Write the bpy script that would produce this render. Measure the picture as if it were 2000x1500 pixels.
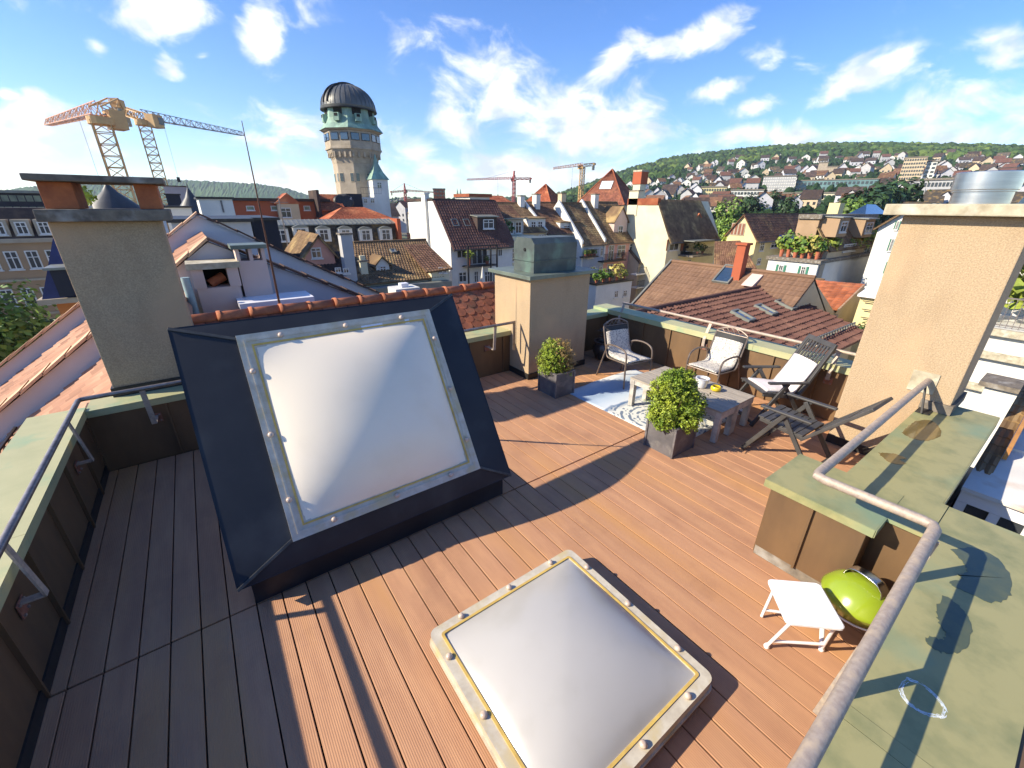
import bpy, bmesh, math, random
from mathutils import Vector, Matrix
R = random.Random(7)
for o in list(bpy.data.objects): bpy.data.objects.remove(o)
SC = bpy.context.scene
COL = SC.collection
# ------------------------------------------------------------------ camera
F = 816.73 / 2000.0            # focal length / image width
YAW, PITCH, ROLL = math.radians(36.13), math.radians(22.96), math.radians(0.41)
CAM = Vector((0, 0, 2.55))
_f = Vector((math.sin(YAW)*math.cos(PITCH), math.cos(YAW)*math.cos(PITCH), -math.sin(PITCH)))
_r = Vector((math.cos(YAW), -math.sin(YAW), 0)); _u = _r.cross(_f)
RT = _r*math.cos(ROLL) + _u*math.sin(ROLL); UP = -_r*math.sin(ROLL) + _u*math.cos(ROLL)
cd = bpy.data.cameras.new('camera'); cam = bpy.data.objects.new('camera', cd); COL.objects.link(cam)
cam.matrix_world = Matrix(((RT.x, UP.x, -_f.x, CAM.x), (RT.y, UP.y, -_f.y, CAM.y), (RT.z, UP.z, -_f.z, CAM.z), (0, 0, 0, 1)))
cd.sensor_width = 36; cd.sensor_fit = 'HORIZONTAL'; cd.lens = 36*F; cd.clip_start = 0.05; cd.clip_end = 30000
SC.camera = cam
SC.render.resolution_x, SC.render.resolution_y = 1024, 768
def view_dir(px, py):
    return (_f + RT*((px-1000)/2000/F) - UP*((py-750)/2000/F))
# ------------------------------------------------------------------ light
SUNV = Vector((-1.52, 0.64, 1.0)).normalized()      # towards the sun
SUN_EL = math.asin(SUNV.z); SUN_AZ = math.atan2(SUNV.x, SUNV.y)
sd = bpy.data.lights.new('sun', 'SUN'); sun = bpy.data.objects.new('sun', sd); COL.objects.link(sun)
sd.energy = 4.0; sd.angle = math.radians(0.53); sd.color = (1.0, 0.885, 0.70)
sun.rotation_euler = SUNV.to_track_quat('Z', 'Y').to_euler(); sun.location = (-20, 8, 30)
W = bpy.data.worlds.new('World'); SC.world = W; W.use_nodes = True
SC.view_settings.view_transform = 'Standard'; SC.view_settings.look = 'None'
SC.view_settings.exposure = 1.24; SC.view_settings.gamma = 1.0
SC.render.engine = 'CYCLES'
def world():
    nt = W.node_tree; nt.nodes.clear(); N = nt.nodes.new; L = nt.links.new
    out = N('ShaderNodeOutputWorld'); bg = N('ShaderNodeBackground'); bg.inputs['Strength'].default_value = 0.132
    sky = N('ShaderNodeTexSky'); sky.sky_type = 'NISHITA'; sky.sun_disc = False
    sky.sun_elevation = SUN_EL; sky.sun_rotation = SUN_AZ; sky.altitude = 400; sky.air_density = 1.0; sky.dust_density = 0.1; sky.ozone_density = 4.0
    geo = N('ShaderNodeNewGeometry'); inv = N('ShaderNodeVectorMath'); inv.operation = 'SCALE'; inv.inputs['Scale'].default_value = -1
    tc = N('ShaderNodeTexCoord'); dirv = tc.outputs['Generated']
    # clouds: (px, py, rx, ry, tilt, amount)
    blobs = [(300, 30, 120, 70, -15, 1.0), (520, 60, 62, 85, 20, 1.0), (192, 92, 38, 28, 10, .8), (335, 128, 42, 30, 10, .8), (395, 108, 30, 14, -15, .6), (70, 183, 30, 16, 0, .8), (12, 185, 32, 16, 0, .8),
             (60, 262, 200, 72, -4, 1.0), (180, 300, 120, 40, 0, .7), (440, 352, 190, 34, 0, 1.0), (570, 352, 120, 40, 0, 1.0), (250, 345, 150, 34, 0, .8), (60, 335, 150, 36, 0, .9),
             (960, 160, 230, 95, 28, .92), (1110, 240, 290, 110, 16, .95), (900, 250, 160, 70, 10, .7), (1200, 118, 105, 42, -42, .95), (1300, 85, 60, 25, -20, .7), (1400, 68, 105, 46, -28, 1.0), (1480, 108, 110, 32, 5, .6),
             (1395, 183, 82, 34, -16, 1.0), (1465, 210, 85, 26, -14, .9), (1660, 160, 130, 40, -22, 1.0), (1730, 125, 75, 30, -15, .9), (1820, 128, 36, 12, 0, .6), (1965, 100, 85, 52, -6, 1.05), (1580, 130, 80, 28, 20, .55),
             (1000, 330, 330, 52, 0, .85), (1170, 345, 140, 36, 0, .8), (840, 345, 150, 45, 0, .8), (600, 265, 190, 55, 15, .75), (800, 290, 120, 60, 20, .75), (1500, 268, 330, 44, 0, .7), (1850, 268, 300, 42, 0, .75)]
    prev = None
    for (px, py, rx, ry, tilt, amt) in blobs:
        c = view_dir(px, py).normalized(); k = math.radians(tilt); e = 8.0
        d1 = (view_dir(px+e*math.cos(k), py+e*math.sin(k)).normalized() - c)/e
        d2 = (view_dir(px-e*math.sin(k), py+e*math.cos(k)).normalized() - c)/e
        a1 = d1.normalized(); n = c; a2 = n.cross(a1).normalized()
        m = Matrix((a1, a2, n)).transposed()
        mp = N('ShaderNodeMapping'); mp.vector_type = 'TEXTURE'
        mp.inputs['Location'].default_value = c; mp.inputs['Rotation'].default_value = m.to_euler('XYZ')
        mp.inputs['Scale'].default_value = (d1.length*rx, d2.length*ry, 0.6)
        L(dirv, mp.inputs['Vector'])
        ln = N('ShaderNodeVectorMath'); ln.operation = 'LENGTH'; L(mp.outputs[0], ln.inputs[0])
        mr = N('ShaderNodeMapRange'); mr.inputs['From Min'].default_value = 1.35; mr.inputs['From Max'].default_value = 0.15
        mr.inputs['To Min'].default_value = 0; mr.inputs['To Max'].default_value = amt; L(ln.outputs['Value'], mr.inputs['Value'])
        if prev is None: prev = mr.outputs[0]
        else:
            mx = N('ShaderNodeMath'); mx.operation = 'SMOOTH_MAX'; mx.inputs[2].default_value = 0.15; L(prev, mx.inputs[0]); L(mr.outputs[0], mx.inputs[1]); prev = mx.outputs[0]
    # scattered fair-weather cloud over the rest of the sky
    mp0 = N('ShaderNodeMapping'); mp0.inputs['Scale'].default_value = (1.6, 1.6, 4.0); L(dirv, mp0.inputs['Vector'])
    n0 = N('ShaderNodeTexNoise'); n0.inputs['Scale'].default_value = 1.4; n0.inputs['Detail'].default_value = 3; L(mp0.outputs[0], n0.inputs['Vector'])
    m0 = N('ShaderNodeMapRange'); m0.inputs['From Min'].default_value = .52; m0.inputs['From Max'].default_value = .72; m0.inputs['To Max'].default_value = .55; L(n0.outputs['Fac'], m0.inputs['Value'])
    mx = N('ShaderNodeMath'); mx.operation = 'MAXIMUM'; L(prev, mx.inputs[0]); L(m0.outputs[0], mx.inputs[1]); cov = mx.outputs[0]
    mp1 = N('ShaderNodeMapping'); mp1.inputs['Scale'].default_value = (1, 1, 1.7); L(dirv, mp1.inputs['Vector'])
    n1 = N('ShaderNodeTexNoise'); n1.inputs['Scale'].default_value = 9; n1.inputs['Detail'].default_value = 7; n1.inputs['Roughness'].default_value = .62; n1.inputs['Distortion'].default_value = .5; L(mp1.outputs[0], n1.inputs['Vector'])
    sc = N('ShaderNodeMath'); sc.operation = 'MULTIPLY_ADD'; sc.inputs[1].default_value = 2.1; sc.inputs[2].default_value = -1.22; L(n1.outputs['Fac'], sc.inputs[0])
    ad = N('ShaderNodeMath'); ad.operation = 'ADD'; L(cov, ad.inputs[0]); L(sc.outputs[0], ad.inputs[1])
    gate = N('ShaderNodeMapRange'); gate.inputs['From Min'].default_value = 0.02; gate.inputs['From Max'].default_value = .3; L(cov, gate.inputs['Value'])
    den = N('ShaderNodeMapRange'); den.interpolation_type = 'SMOOTHSTEP'; den.inputs['From Min'].default_value = .12; den.inputs['From Max'].default_value = .78; L(ad.outputs[0], den.inputs['Value'])
    fin = N('ShaderNodeMath'); fin.operation = 'MULTIPLY'; L(den.outputs[0], fin.inputs[0]); L(gate.outputs[0], fin.inputs[1])
    fn2 = N('ShaderNodeMath'); fn2.operation = 'MULTIPLY'; fn2.inputs[1].default_value = .95; L(fin.outputs[0], fn2.inputs[0])
    # thick middles of the clouds go grey
    n2 = N('ShaderNodeTexNoise'); n2.inputs['Scale'].default_value = 14; n2.inputs['Detail'].default_value = 5; L(mp1.outputs[0], n2.inputs['Vector'])
    cr = N('ShaderNodeValToRGB'); cr.color_ramp.elements[0].position = .38; cr.color_ramp.elements[0].color = (3.0, 3.25, 3.7, 1); cr.color_ramp.elements[1].position = .58; cr.color_ramp.elements[1].color = (5.2, 5.1, 4.9, 1)
    L(n2.outputs['Fac'], cr.inputs[0])
    mix = N('ShaderNodeMix'); mix.data_type = 'RGBA'; L(fn2.outputs[0], mix.inputs[0]); hs = N('ShaderNodeHueSaturation'); hs.inputs['Saturation'].default_value = 1.24; hs.inputs['Hue'].default_value = .513; hs.inputs['Value'].default_value = .77; L(sky.outputs[0], hs.inputs['Color']); L(hs.outputs[0], mix.inputs[6]); L(cr.outputs[0], mix.inputs[7])
    L(mix.outputs[2], bg.inputs['Color']); L(bg.outputs[0], out.inputs['Surface'])
world()
W.cycles.sampling_method = 'MANUAL'; W.cycles.sample_map_resolution = 256
# ------------------------------------------------------------------ materials
def s(r, g, b): # sRGB bytes -> linear
    return tuple(((x/255)/12.92 if x/255 <= .04045 else ((x/255+.055)/1.055)**2.4) for x in (r, g, b))
MATS = {}
def mat(name, col, rough=.7, metal=0., col2=None, scale=6., mixlo=.35, mixhi=.65, bump=0., bscale=40., spec=.4, detail=6., stretch=None, tint=None, coat=0., fn=None, col3=None, scale3=2.):
    "procedural material: base colour broken by noise, optional bump; tint = spread of a per-piece colour attribute"
    if name in MATS: return MATS[name]
    m = bpy.data.materials.new(name); m.use_nodes = True; nt = m.node_tree; N = nt.nodes.new; L = nt.links.new
    b = nt.nodes['Principled BSDF']; b.inputs['Roughness'].default_value = rough; b.inputs['Metallic'].default_value = metal
    b.inputs['Specular IOR Level'].default_value = spec; b.inputs['Coat Weight'].default_value = coat; b.inputs['Coat Roughness'].default_value = .15
    tc = N('ShaderNodeNewGeometry'); v = tc.outputs['Position']
    if stretch:
        mp = N('ShaderNodeMapping'); mp.inputs['Scale'].default_value = stretch; L(v, mp.inputs['Vector']); v = mp.outputs[0]
    c2 = col2 or tuple(x*.78 for x in col)
    n = N('ShaderNodeTexNoise'); n.inputs['Scale'].default_value = scale; n.inputs['Detail'].default_value = detail; n.inputs['Roughness'].default_value = .62; L(v, n.inputs['Vector'])
    r = N('ShaderNodeMapRange'); r.inputs['From Min'].default_value = mixlo; r.inputs['From Max'].default_value = mixhi; L(n.outputs['Fac'], r.inputs['Value'])
    mx = N('ShaderNodeMix'); mx.data_type = 'RGBA'; mx.inputs[6].default_value = (*col, 1); mx.inputs[7].default_value = (*c2, 1); L(r.outputs[0], mx.inputs[0]); c = mx.outputs[2]
    if col3:
        n3 = N('ShaderNodeTexNoise'); n3.inputs['Scale'].default_value = scale3; n3.inputs['Detail'].default_value = 7; L(v, n3.inputs['Vector'])
        r3 = N('ShaderNodeMapRange'); r3.inputs['From Min'].default_value = .52; r3.inputs['From Max'].default_value = .68; L(n3.outputs['Fac'], r3.inputs['Value'])
        m3 = N('ShaderNodeMix'); m3.data_type = 'RGBA'; m3.inputs[7].default_value = (*col3, 1); L(r3.outputs[0], m3.inputs[0]); L(c, m3.inputs[6]); c = m3.outputs[2]
    if tint:
        at = N('ShaderNodeAttribute'); at.attribute_name = 'tint'
        oi = N('ShaderNodeObjectInfo')
        a2 = N('ShaderNodeMath'); a2.operation = 'ADD'; L(at.outputs['Fac'], a2.inputs[0]); a3 = N('ShaderNodeMath'); a3.operation = 'FRACT'
        L(oi.outputs['Random'], a2.inputs[1]); L(a2.outputs[0], a3.inputs[0])
        tr = N('ShaderNodeMapRange'); tr.inputs['To Min'].default_value = 1-tint; tr.inputs['To Max'].default_value = 1+tint; L(a3.outputs[0], tr.inputs['Value'])
        sc = N('ShaderNodeVectorMath'); sc.operation = 'SCALE'; L(c, sc.inputs[0]); L(tr.outputs[0], sc.inputs['Scale']); c = sc.outputs[0]
    L(c, b.inputs['Base Color'])
    if bump:
        n2 = N('ShaderNodeTexNoise'); n2.inputs['Scale'].default_value = bscale; n2.inputs['Detail'].default_value = 4; L(v, n2.inputs['Vector'])
        bp = N('ShaderNodeBump'); bp.inputs['Strength'].default_value = bump; bp.inputs['Distance'].default_value = .01; L(n2.outputs['Fac'], bp.inputs['Height']); L(bp.outputs[0], b.inputs['Normal'])
    if fn: fn(m, nt, b, N, L, tc)
    MATS[name] = m; return m
# ------------------------------------------------------------------ mesh helpers
class MB:
    def __init__(self): self.v = []; self.f = []; self.t = []
    def add(self, vs, fs, t=None):
        o = len(self.v); self.v += [tuple(p) for p in vs]; self.f += [tuple(i+o for i in f) for f in fs]
        t = R.random() if t is None else t
        self.t += [t]*len(vs); return self
    def box(self, x0, x1, y0, y1, z0, z1, m=None, b=0.):
        if b <= 0:
            vs = [(x, y, z) for z in (z0, z1) for y in (y0, y1) for x in (x0, x1)]
            fs = [(0, 2, 3, 1), (4, 5, 7, 6), (0, 1, 5, 4), (2, 6, 7, 3), (0, 4, 6, 2), (1, 3, 7, 5)]
        else:
            bm = bmesh.new(); bmesh.ops.create_cube(bm, size=1)
            for q in bm.verts: q.co = ((x0+x1)/2+q.co.x*(x1-x0), (y0+y1)/2+q.co.y*(y1-y0), (z0+z1)/2+q.co.z*(z1-z0))
            bmesh.ops.bevel(bm, geom=list(bm.edges), offset=b, segments=2, profile=.6, affect='EDGES')
            bm.verts.index_update(); vs = [q.co.copy() for q in bm.verts]; fs = [[q.index for q in f.verts] for f in bm.faces]; bm.free()
        if m is not None: vs = [m @ Vector(p) for p in vs]
        return self.add(vs, fs)
    def bar(self, a, b, w, h, up=(0, 0, 1), bev=0.):
        "square bar from a to b, w wide (sideways) and h high"
        a, b = Vector(a), Vector(b); d = (b-a); l = d.length; d.normalize(); u = Vector(up)
        if abs(d.dot(u)) > .95: u = Vector((0, 1, 0)) if abs(d.y) < .9 else Vector((1, 0, 0))
        sx = d.cross(u).normalized(); u = sx.cross(d)
        m = Matrix(((sx.x, d.x, u.x, a.x), (sx.y, d.y, u.y, a.y), (sx.z, d.z, u.z, a.z), (0, 0, 0, 1)))
        return self.box(-w/2, w/2, 0, l, -h/2, h/2, m, bev)
    def tube(self, pts, r, n=8, cap=True):
        pts = [Vector(p) for p in pts]; rings = []; k = len(pts)
        rr = r if isinstance(r, (list, tuple)) else [r]*k
        nrm = None
        for i in range(k):
            d = (pts[min(i+1, k-1)]-pts[max(i-1, 0)]).normalized()
            if nrm is None:
                nrm = d.orthogonal().normalized()
            else:
                nrm = (nrm - d*nrm.dot(d)); nrm.normalize()
            bn = d.cross(nrm)
            rings.append([pts[i]+(nrm*math.cos(2*math.pi*j/n)+bn*math.sin(2*math.pi*j/n))*rr[i] for j in range(n)])
        vs = [p for g in rings for p in g]; fs = []
        for i in range(k-1):
            for j in range(n): fs.append((i*n+j, i*n+(j+1) % n, (i+1)*n+(j+1) % n, (i+1)*n+j))
        if cap: fs += [tuple(range(n-1, -1, -1)), tuple((k-1)*n+j for j in range(n))]
        return self.add(vs, fs)
    def lathe(self, prof, c=(0, 0, 0), n=16, m=None, capb=True, capt=True):
        vs = []; k = len(prof)
        for (r, z) in prof:
            for j in range(n): vs.append((c[0]+r*math.cos(2*math.pi*j/n), c[1]+r*math.sin(2*math.pi*j/n), c[2]+z))
        fs = [(i*n+j, i*n+(j+1) % n, (i+1)*n+(j+1) % n, (i+1)*n+j) for i in range(k-1) for j in range(n)]
        if capb: fs.append(tuple(range(n-1, -1, -1)))
        if capt: fs.append(tuple((k-1)*n+j for j in range(n)))
        if m is not None: vs = [m @ Vector(p) for p in vs]
        return self.add(vs, fs)
    def prism(self, poly, d):
        "polygon (3D points, planar) pushed along vector d"
        poly = [Vector(p) for p in poly]; d = Vector(d); n = len(poly)
        vs = poly + [p+d for p in poly]
        fs = [tuple(range(n-1, -1, -1)), tuple(range(n, 2*n))] + [(i, (i+1) % n, n+(i+1) % n, n+i) for i in range(n)]
        nn = (poly[1]-poly[0]).cross(poly[2]-poly[0])
        if nn.dot(d) < 0: fs = [tuple(reversed(f)) for f in fs]
        return self.add(vs, fs)
    def build(self, name, m, parent=None, smooth=False, bevel=0., kind=None):
        me = bpy.data.meshes.new(name); me.from_pydata(self.v, [], self.f); me.update()
        at = me.attributes.new('tint', 'FLOAT', 'POINT'); at.data.foreach_set('value', self.t)
        ob = bpy.data.objects.new(name, me); COL.objects.link(ob)
        if m is not None: me.materials.append(m)
        if smooth:
            me.polygons.foreach_set('use_smooth', [True]*len(me.polygons))
            if smooth != 'all':
                me.set_sharp_from_angle(angle=math.radians(40))
        if parent is not None: ob.parent = parent
        if kind: ob['kind'] = kind
        return ob
def thing(name, label, cat, group=None, loc=(0, 0, 0), rz=0.):
    o = bpy.data.objects.new(name, None); COL.objects.link(o); o.empty_display_size = .2
    o.location = loc; o.rotation_euler = (0, 0, rz); o['label'] = label; o['category'] = cat
    if group: o['group'] = group
    return o
def tag(o, label, cat, group=None):
    o['label'] = label; o['category'] = cat
    if group: o['group'] = group
    return o
def copy_tree(o, parent=None):
    c = o.copy(); COL.objects.link(c); c.parent = parent
    for ch in list(o.children): copy_tree(ch, c)
    return c
def dup(mesh_ob, loc=None, rot=None, parent=None, name=None):
    c = bpy.data.objects.new(name or mesh_ob.name.split('.')[0], mesh_ob.data); COL.objects.link(c)
    if parent is not None: c.parent = parent
    if loc is not None: c.location = loc
    if rot is not None: c.rotation_euler = rot
    return c
def arc(c, r, a0, a1, n, ax=(1, 0, 0), ay=(0, 0, 1)):
    c, ax, ay = Vector(c), Vector(ax), Vector(ay)
    return [c+ax*r*math.cos(a0+(a1-a0)*i/n)+ay*r*math.sin(a0+(a1-a0)*i/n) for i in range(n+1)]
def smooth_path(pts, n=5):
    "Catmull-Rom through points"
    P = [Vector(p) for p in pts]; out = []
    for i in range(len(P)-1):
        p0, p1, p2, p3 = P[max(i-1, 0)], P[i], P[i+1], P[min(i+2, len(P)-1)]
        for k in range(n):
            t = k/n; out.append(.5*((2*p1)+(p2-p0)*t+(2*p0-5*p1+4*p2-p3)*t*t+(3*p1-p0-3*p2+p3)*t**3))
    out.append(P[-1]); return out
# ================================================================== TERRACE
def deck_fn(m, nt, b, N, L, g):
    # fine lengthwise grooves of the composite boards, dull orange stains
    w = N('ShaderNodeTexWave'); w.wave_type = 'BANDS'; w.bands_direction = 'X'; w.inputs['Scale'].default_value = 28; w.inputs['Distortion'].default_value = .3; L(g.outputs['Position'], w.inputs['Vector'])
    n = N('ShaderNodeTexNoise'); n.inputs['Scale'].default_value = 160; n.inputs['Detail'].default_value = 3; L(g.outputs['Position'], n.inputs['Vector'])
    a = N('ShaderNodeMath'); a.operation = 'MULTIPLY_ADD'; a.inputs[1].default_value = .6; L(n.outputs['Fac'], a.inputs[0]); L(w.outputs['Fac'], a.inputs[2])
    bp = N('ShaderNodeBump'); bp.inputs['Strength'].default_value = .35; bp.inputs['Distance'].default_value = .0025; L(a.outputs[0], bp.inputs['Height']); L(bp.outputs[0], b.inputs['Normal'])
    # foot-worn and rain-marked patches
    k = N('ShaderNodeTexNoise'); k.inputs['Scale'].default_value = 1.7; k.inputs['Detail'].default_value = 8; k.inputs['Roughness'].default_value = .68; L(g.outputs['Position'], k.inputs['Vector'])
    r = N('ShaderNodeMapRange'); r.inputs['From Min'].default_value = .52; r.inputs['From Max'].default_value = .74; r.inputs['To Max'].default_value = .4; L(k.outputs['Fac'], r.inputs['Value'])
    src = b.inputs['Base Color'].links[0].from_socket; m2 = N('ShaderNodeMix'); m2.data_type = 'RGBA'; m2.inputs[7].default_value = (*s(132, 96, 78), 1); L(r.outputs[0], m2.inputs[0]); L(src, m2.inputs[6]); L(m2.outputs[2], b.inputs['Base Color'])
M_DECK = mat('deck_composite', s(186, 141, 106), .75, col2=s(170, 126, 96), scale=3.2, tint=.055, stretch=(3, .45, 1), spec=.25, col3=s(186, 138, 92), scale3=.7, fn=deck_fn)
M_COPPER = mat('brown_copper', s(122, 96, 68), .55, metal=.25, col2=s(98, 78, 58), scale=2.2, spec=.4, bump=.05, bscale=7, tint=.08, stretch=(1, 1, .35))
M_CAP = mat('patinated_cap', s(180, 176, 134), .6, metal=.1, col2=s(160, 160, 120), scale=2.4, col3=s(146, 164, 128), scale3=3.5, bump=.08, bscale=5, mixlo=.3, mixhi=.75, tint=.05)
M_CAP2 = mat('patinated_cap_old', s(154, 149, 104), .55, metal=.1, col2=s(120, 124, 86), scale=4.5, mixlo=.45, mixhi=.72, col3=s(124, 142, 112), scale3=1.6, bump=.1, bscale=6)
def stucco_fn(m, nt, b, N, L, g):
    n = N('ShaderNodeTexNoise'); n.inputs['Scale'].default_value = 75; n.inputs['Detail'].default_value = 5; n.inputs['Roughness'].default_value = .7; L(g.outputs['Position'], n.inputs['Vector'])
    bp = N('ShaderNodeBump'); bp.inputs['Strength'].default_value = .55; bp.inputs['Distance'].default_value = .012; L(n.outputs['Fac'], bp.inputs['Height']); L(bp.outputs[0], b.inputs['Normal'])
    # rain streaks
    mp = N('ShaderNodeMapping'); mp.inputs['Scale'].default_value = (2.2, 2.2, .7); L(g.outputs['Position'], mp.inputs['Vector'])
    k = N('ShaderNodeTexNoise'); k.inputs['Scale'].default_value = 2.2; k.inputs['Detail'].default_value = 6; L(mp.outputs[0], k.inputs['Vector'])
    r = N('ShaderNodeMapRange'); r.inputs['From Min'].default_value = .5; r.inputs['From Max'].default_value = .8; r.inputs['To Max'].default_value = .32; L(k.outputs['Fac'], r.inputs['Value'])
    src = b.inputs['Base Color'].links[0].from_socket; m2 = N('ShaderNodeMix'); m2.data_type = 'RGBA'; m2.inputs[7].default_value = (*s(138, 116, 92), 1); L(r.outputs[0], m2.inputs[0]); L(src, m2.inputs[6]); L(m2.outputs[2], b.inputs['Base Color'])
M_STUCCO = mat('beige_stucco', s(184, 162, 132), .92, col2=s(154, 134, 108), scale=85, detail=6, col3=s(184, 156, 124), scale3=1.3, spec=.15, fn=stucco_fn)
M_CONC = mat('chimney_concrete', s(128, 118, 104), .9, col2=s(96, 90, 82), scale=9, col3=s(150, 146, 138), scale3=5, bump=.3, bscale=35, spec=.2)
M_CONC2 = mat('lichen_concrete', s(186, 178, 154), .9, col2=s(150, 140, 118), scale=7, col3=s(196, 192, 176), scale3=4, bump=.3, bscale=30)
M_FLASH = mat('dark_flashing', s(58, 56, 54), .5, metal=.3, col2=s(44, 43, 43), scale=5)
M_RAIL = mat('galvanised_rail', s(150, 142, 138), .42, metal=.7, col2=s(122, 112, 106), scale=18, spec=.5, bump=.06, bscale=60)
M_RAILW = mat('weathered_rail', s(172, 158, 144), .6, metal=.2, col2=s(152, 138, 126), scale=45, detail=9, col3=s(182, 164, 142), scale3=22, bump=.18, bscale=45)
M_PLATE = mat('rusty_plate', s(156, 110, 92), .7, metal=.3, col2=s(120, 80, 66), scale=22)
M_NAVY = mat('dark_sheet_metal', s(38, 41, 46), .5, metal=.1, col2=s(30, 33, 39), scale=2.6, detail=9, col3=s(54, 57, 60), scale3=1.7, spec=.35, bump=.04, bscale=3)
M_SEAM = mat('mitre_seam', s(84, 84, 80), .45, metal=.5, col2=s(64, 64, 62), scale=12)
def dome_fn(m, nt, b, N, L, g):
    b.inputs['Subsurface Weight'].default_value = .0
    t = N('ShaderNodeBsdfTranslucent'); t.inputs['Color'].default_value = (.82, .84, .85, 1)
    ms = N('ShaderNodeMixShader'); ms.inputs[0].default_value = .32
    out = nt.nodes['Material Output']; L(b.outputs[0], ms.inputs[1]); L(t.outputs[0], ms.inputs[2]); L(ms.outputs[0], out.inputs['Surface'])
M_DOME = mat('opal_acrylic', (.62, .60, .56), .24, col2=(.60, .58, .54), scale=1.6, col3=(.575, .555, .51), scale3=5.0, spec=.5, coat=.25, fn=dome_fn, bump=.02, bscale=5)
def domeb_fn(m, nt, b, N, L, g):
    t = N('ShaderNodeBsdfTranslucent'); t.inputs['Color'].default_value = (.85, .82, .76, 1); ms = N('ShaderNodeMixShader'); ms.inputs[0].default_value = .18
    L(b.outputs[0], ms.inputs[1]); L(t.outputs[0], ms.inputs[2]); L(ms.outputs[0], nt.nodes['Material Output'].inputs['Surface'])
M_DOMEB = mat('opal_acrylic_lightened', (.90, .80, .63), .34, col2=(.88, .78, .61), scale=1.6, col3=(.85, .75, .58), scale3=3.0, spec=.4, coat=.15, fn=domeb_fn, bump=.02, bscale=5)  # small dome's acrylic, lightened and warmed to offset the shade on the lid
M_RIM = mat('yellowed_acrylic_rim', s(200, 192, 172), .3, col2=s(176, 166, 146), scale=12, col3=s(190, 174, 132), scale3=6, spec=.5, coat=.2)
M_SEAL = mat('yellow_sealant', s(206, 176, 92), .6, col2=s(180, 150, 80), scale=14)
M_SCREW = mat('screw_cap', s(206, 186, 166), .3, col2=s(176, 156, 140), scale=40, spec=.6)
M_BITUM = mat('bitumen_felt', s(40, 38, 37), .9, col2=s(120, 116, 110), scale=38, mixlo=.58, mixhi=.72, bump=.5, bscale=60)
M_BRICK = mat('chimney_brick', s(176, 102, 62), .85, col2=s(150, 84, 54), scale=9, bump=.25, bscale=40)
M_TILE = mat('terracotta_tile', s(156, 94, 66), .8, col2=s(120, 74, 56), scale=9, tint=.26, bump=.15, bscale=50, col3=s(104, 78, 62), scale3=5)
M_RIDGE = mat('ridge_terracotta', s(180, 112, 74), .78, col2=s(146, 84, 56), scale=7, tint=.12, bump=.15, bscale=40)
M_STEEL = mat('brushed_steel', (.62, .60, .57), .28, metal=1., col2=(.52, .50, .48), scale=3, stretch=(1, 1, 14))
M_PAPER = mat('white_label', s(226, 228, 232), .6, col2=s(208, 210, 216), scale=60)
M_DARK = mat('dark_void', (.012, .012, .012), .9)
M_ANT = mat('antenna_rod', s(74, 52, 46), .5, metal=.5, col2=s(110, 70, 50), scale=14)

# ---- deck
deck = MB().box(-1.27, 3.62, -.4, 5.40, -.08, -.03).box(3.62, 6.24, .18, 5.40, -.08, -.03).build('deck', M_DARK); deck['kind'] = 'structure'
pitch = .1585; x0 = -.360-6*pitch
tmpl = {}
def board(xa, ya, yb):
    key = (round(yb-ya, 3))
    if key not in tmpl:
        tmpl[key] = MB().box(0, pitch-.008, 0, yb-ya, -.026, 0, b=.003).build('board', M_DECK, deck); ob = tmpl[key]
    else: ob = dup(tmpl[key], parent=deck, name='board')
    ob.location = (xa+.004, ya, R.uniform(-.0008, .0008)); return ob
for k in range(48):
    xa = x0+k*pitch
    if xa > 6.15: break
    board(xa, .06 if xa < 3.3 else .22, 2.702); board(xa, 2.717, 5.37)
# ---- parapets: clad in standing-seam sheets, patinated caps
def parapet(name, label, o, ux, length, thick, h, seams, capover=.03, capm=None, capseams=(), skirt=True):
    "wall with its visible face starting at o, running along ux; thickness goes to the left of ux"
    t = thing(name, label, 'parapet wall'); ux = Vector(ux); uy = Vector((-ux.y, ux.x, 0)); o = Vector(o)
    m = Matrix(((ux.x, uy.x, 0, o.x), (ux.y, uy.y, 0, o.y), (0, 0, 1, o.z), (0, 0, 0, 1)))
    MB().box(0, length, .012, thick, -.5, h-.02, m).build('core', M_COPPER, t)
    ss = [0]+list(seams)+[length]
    for a, b in zip(ss[:-1], ss[1:]):
        MB().box(a+.004, b-.004, 0, .012, .012, h-.022, m).build('panel', M_COPPER, t)
    for a in seams:
        MB().box(a-.008, a+.008, -.026, .0, .012, h-.03, m).build('seam', M_COPPER, t)
    if skirt: MB().box(0, length, -.012, .0, .0, .085, m).build('skirt', M_FLASH, t)
    cs = [-capover]+list(capseams)+[length+capover]
    for a, b in zip(cs[:-1], cs[1:]):
        c = MB().box(a, b-.003, -capover, thick+capover, h-.02, h, m)
        c.box(a, b-.003, -capover, -capover+.006, h-.075, h-.021, m)
        c.build('cap', capm or M_CAP, t)
    return t
parapet('parapet_wall', 'brown sheet-clad parapet with pale green cap on the left edge of the deck', (-1.235, -.6, 0), (0, 1, 0), 5.99, .34, .72, [.55*i for i in range(1, 11)], capseams=[1.9, 3.9])
parapet('parapet_wall', 'brown sheet-clad parapet with pale green cap along the back of the deck', (6.2, 5.37, 0), (-1, 0, 0), 7.435, .25, .70, [], skirt=False) if False else None
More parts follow.
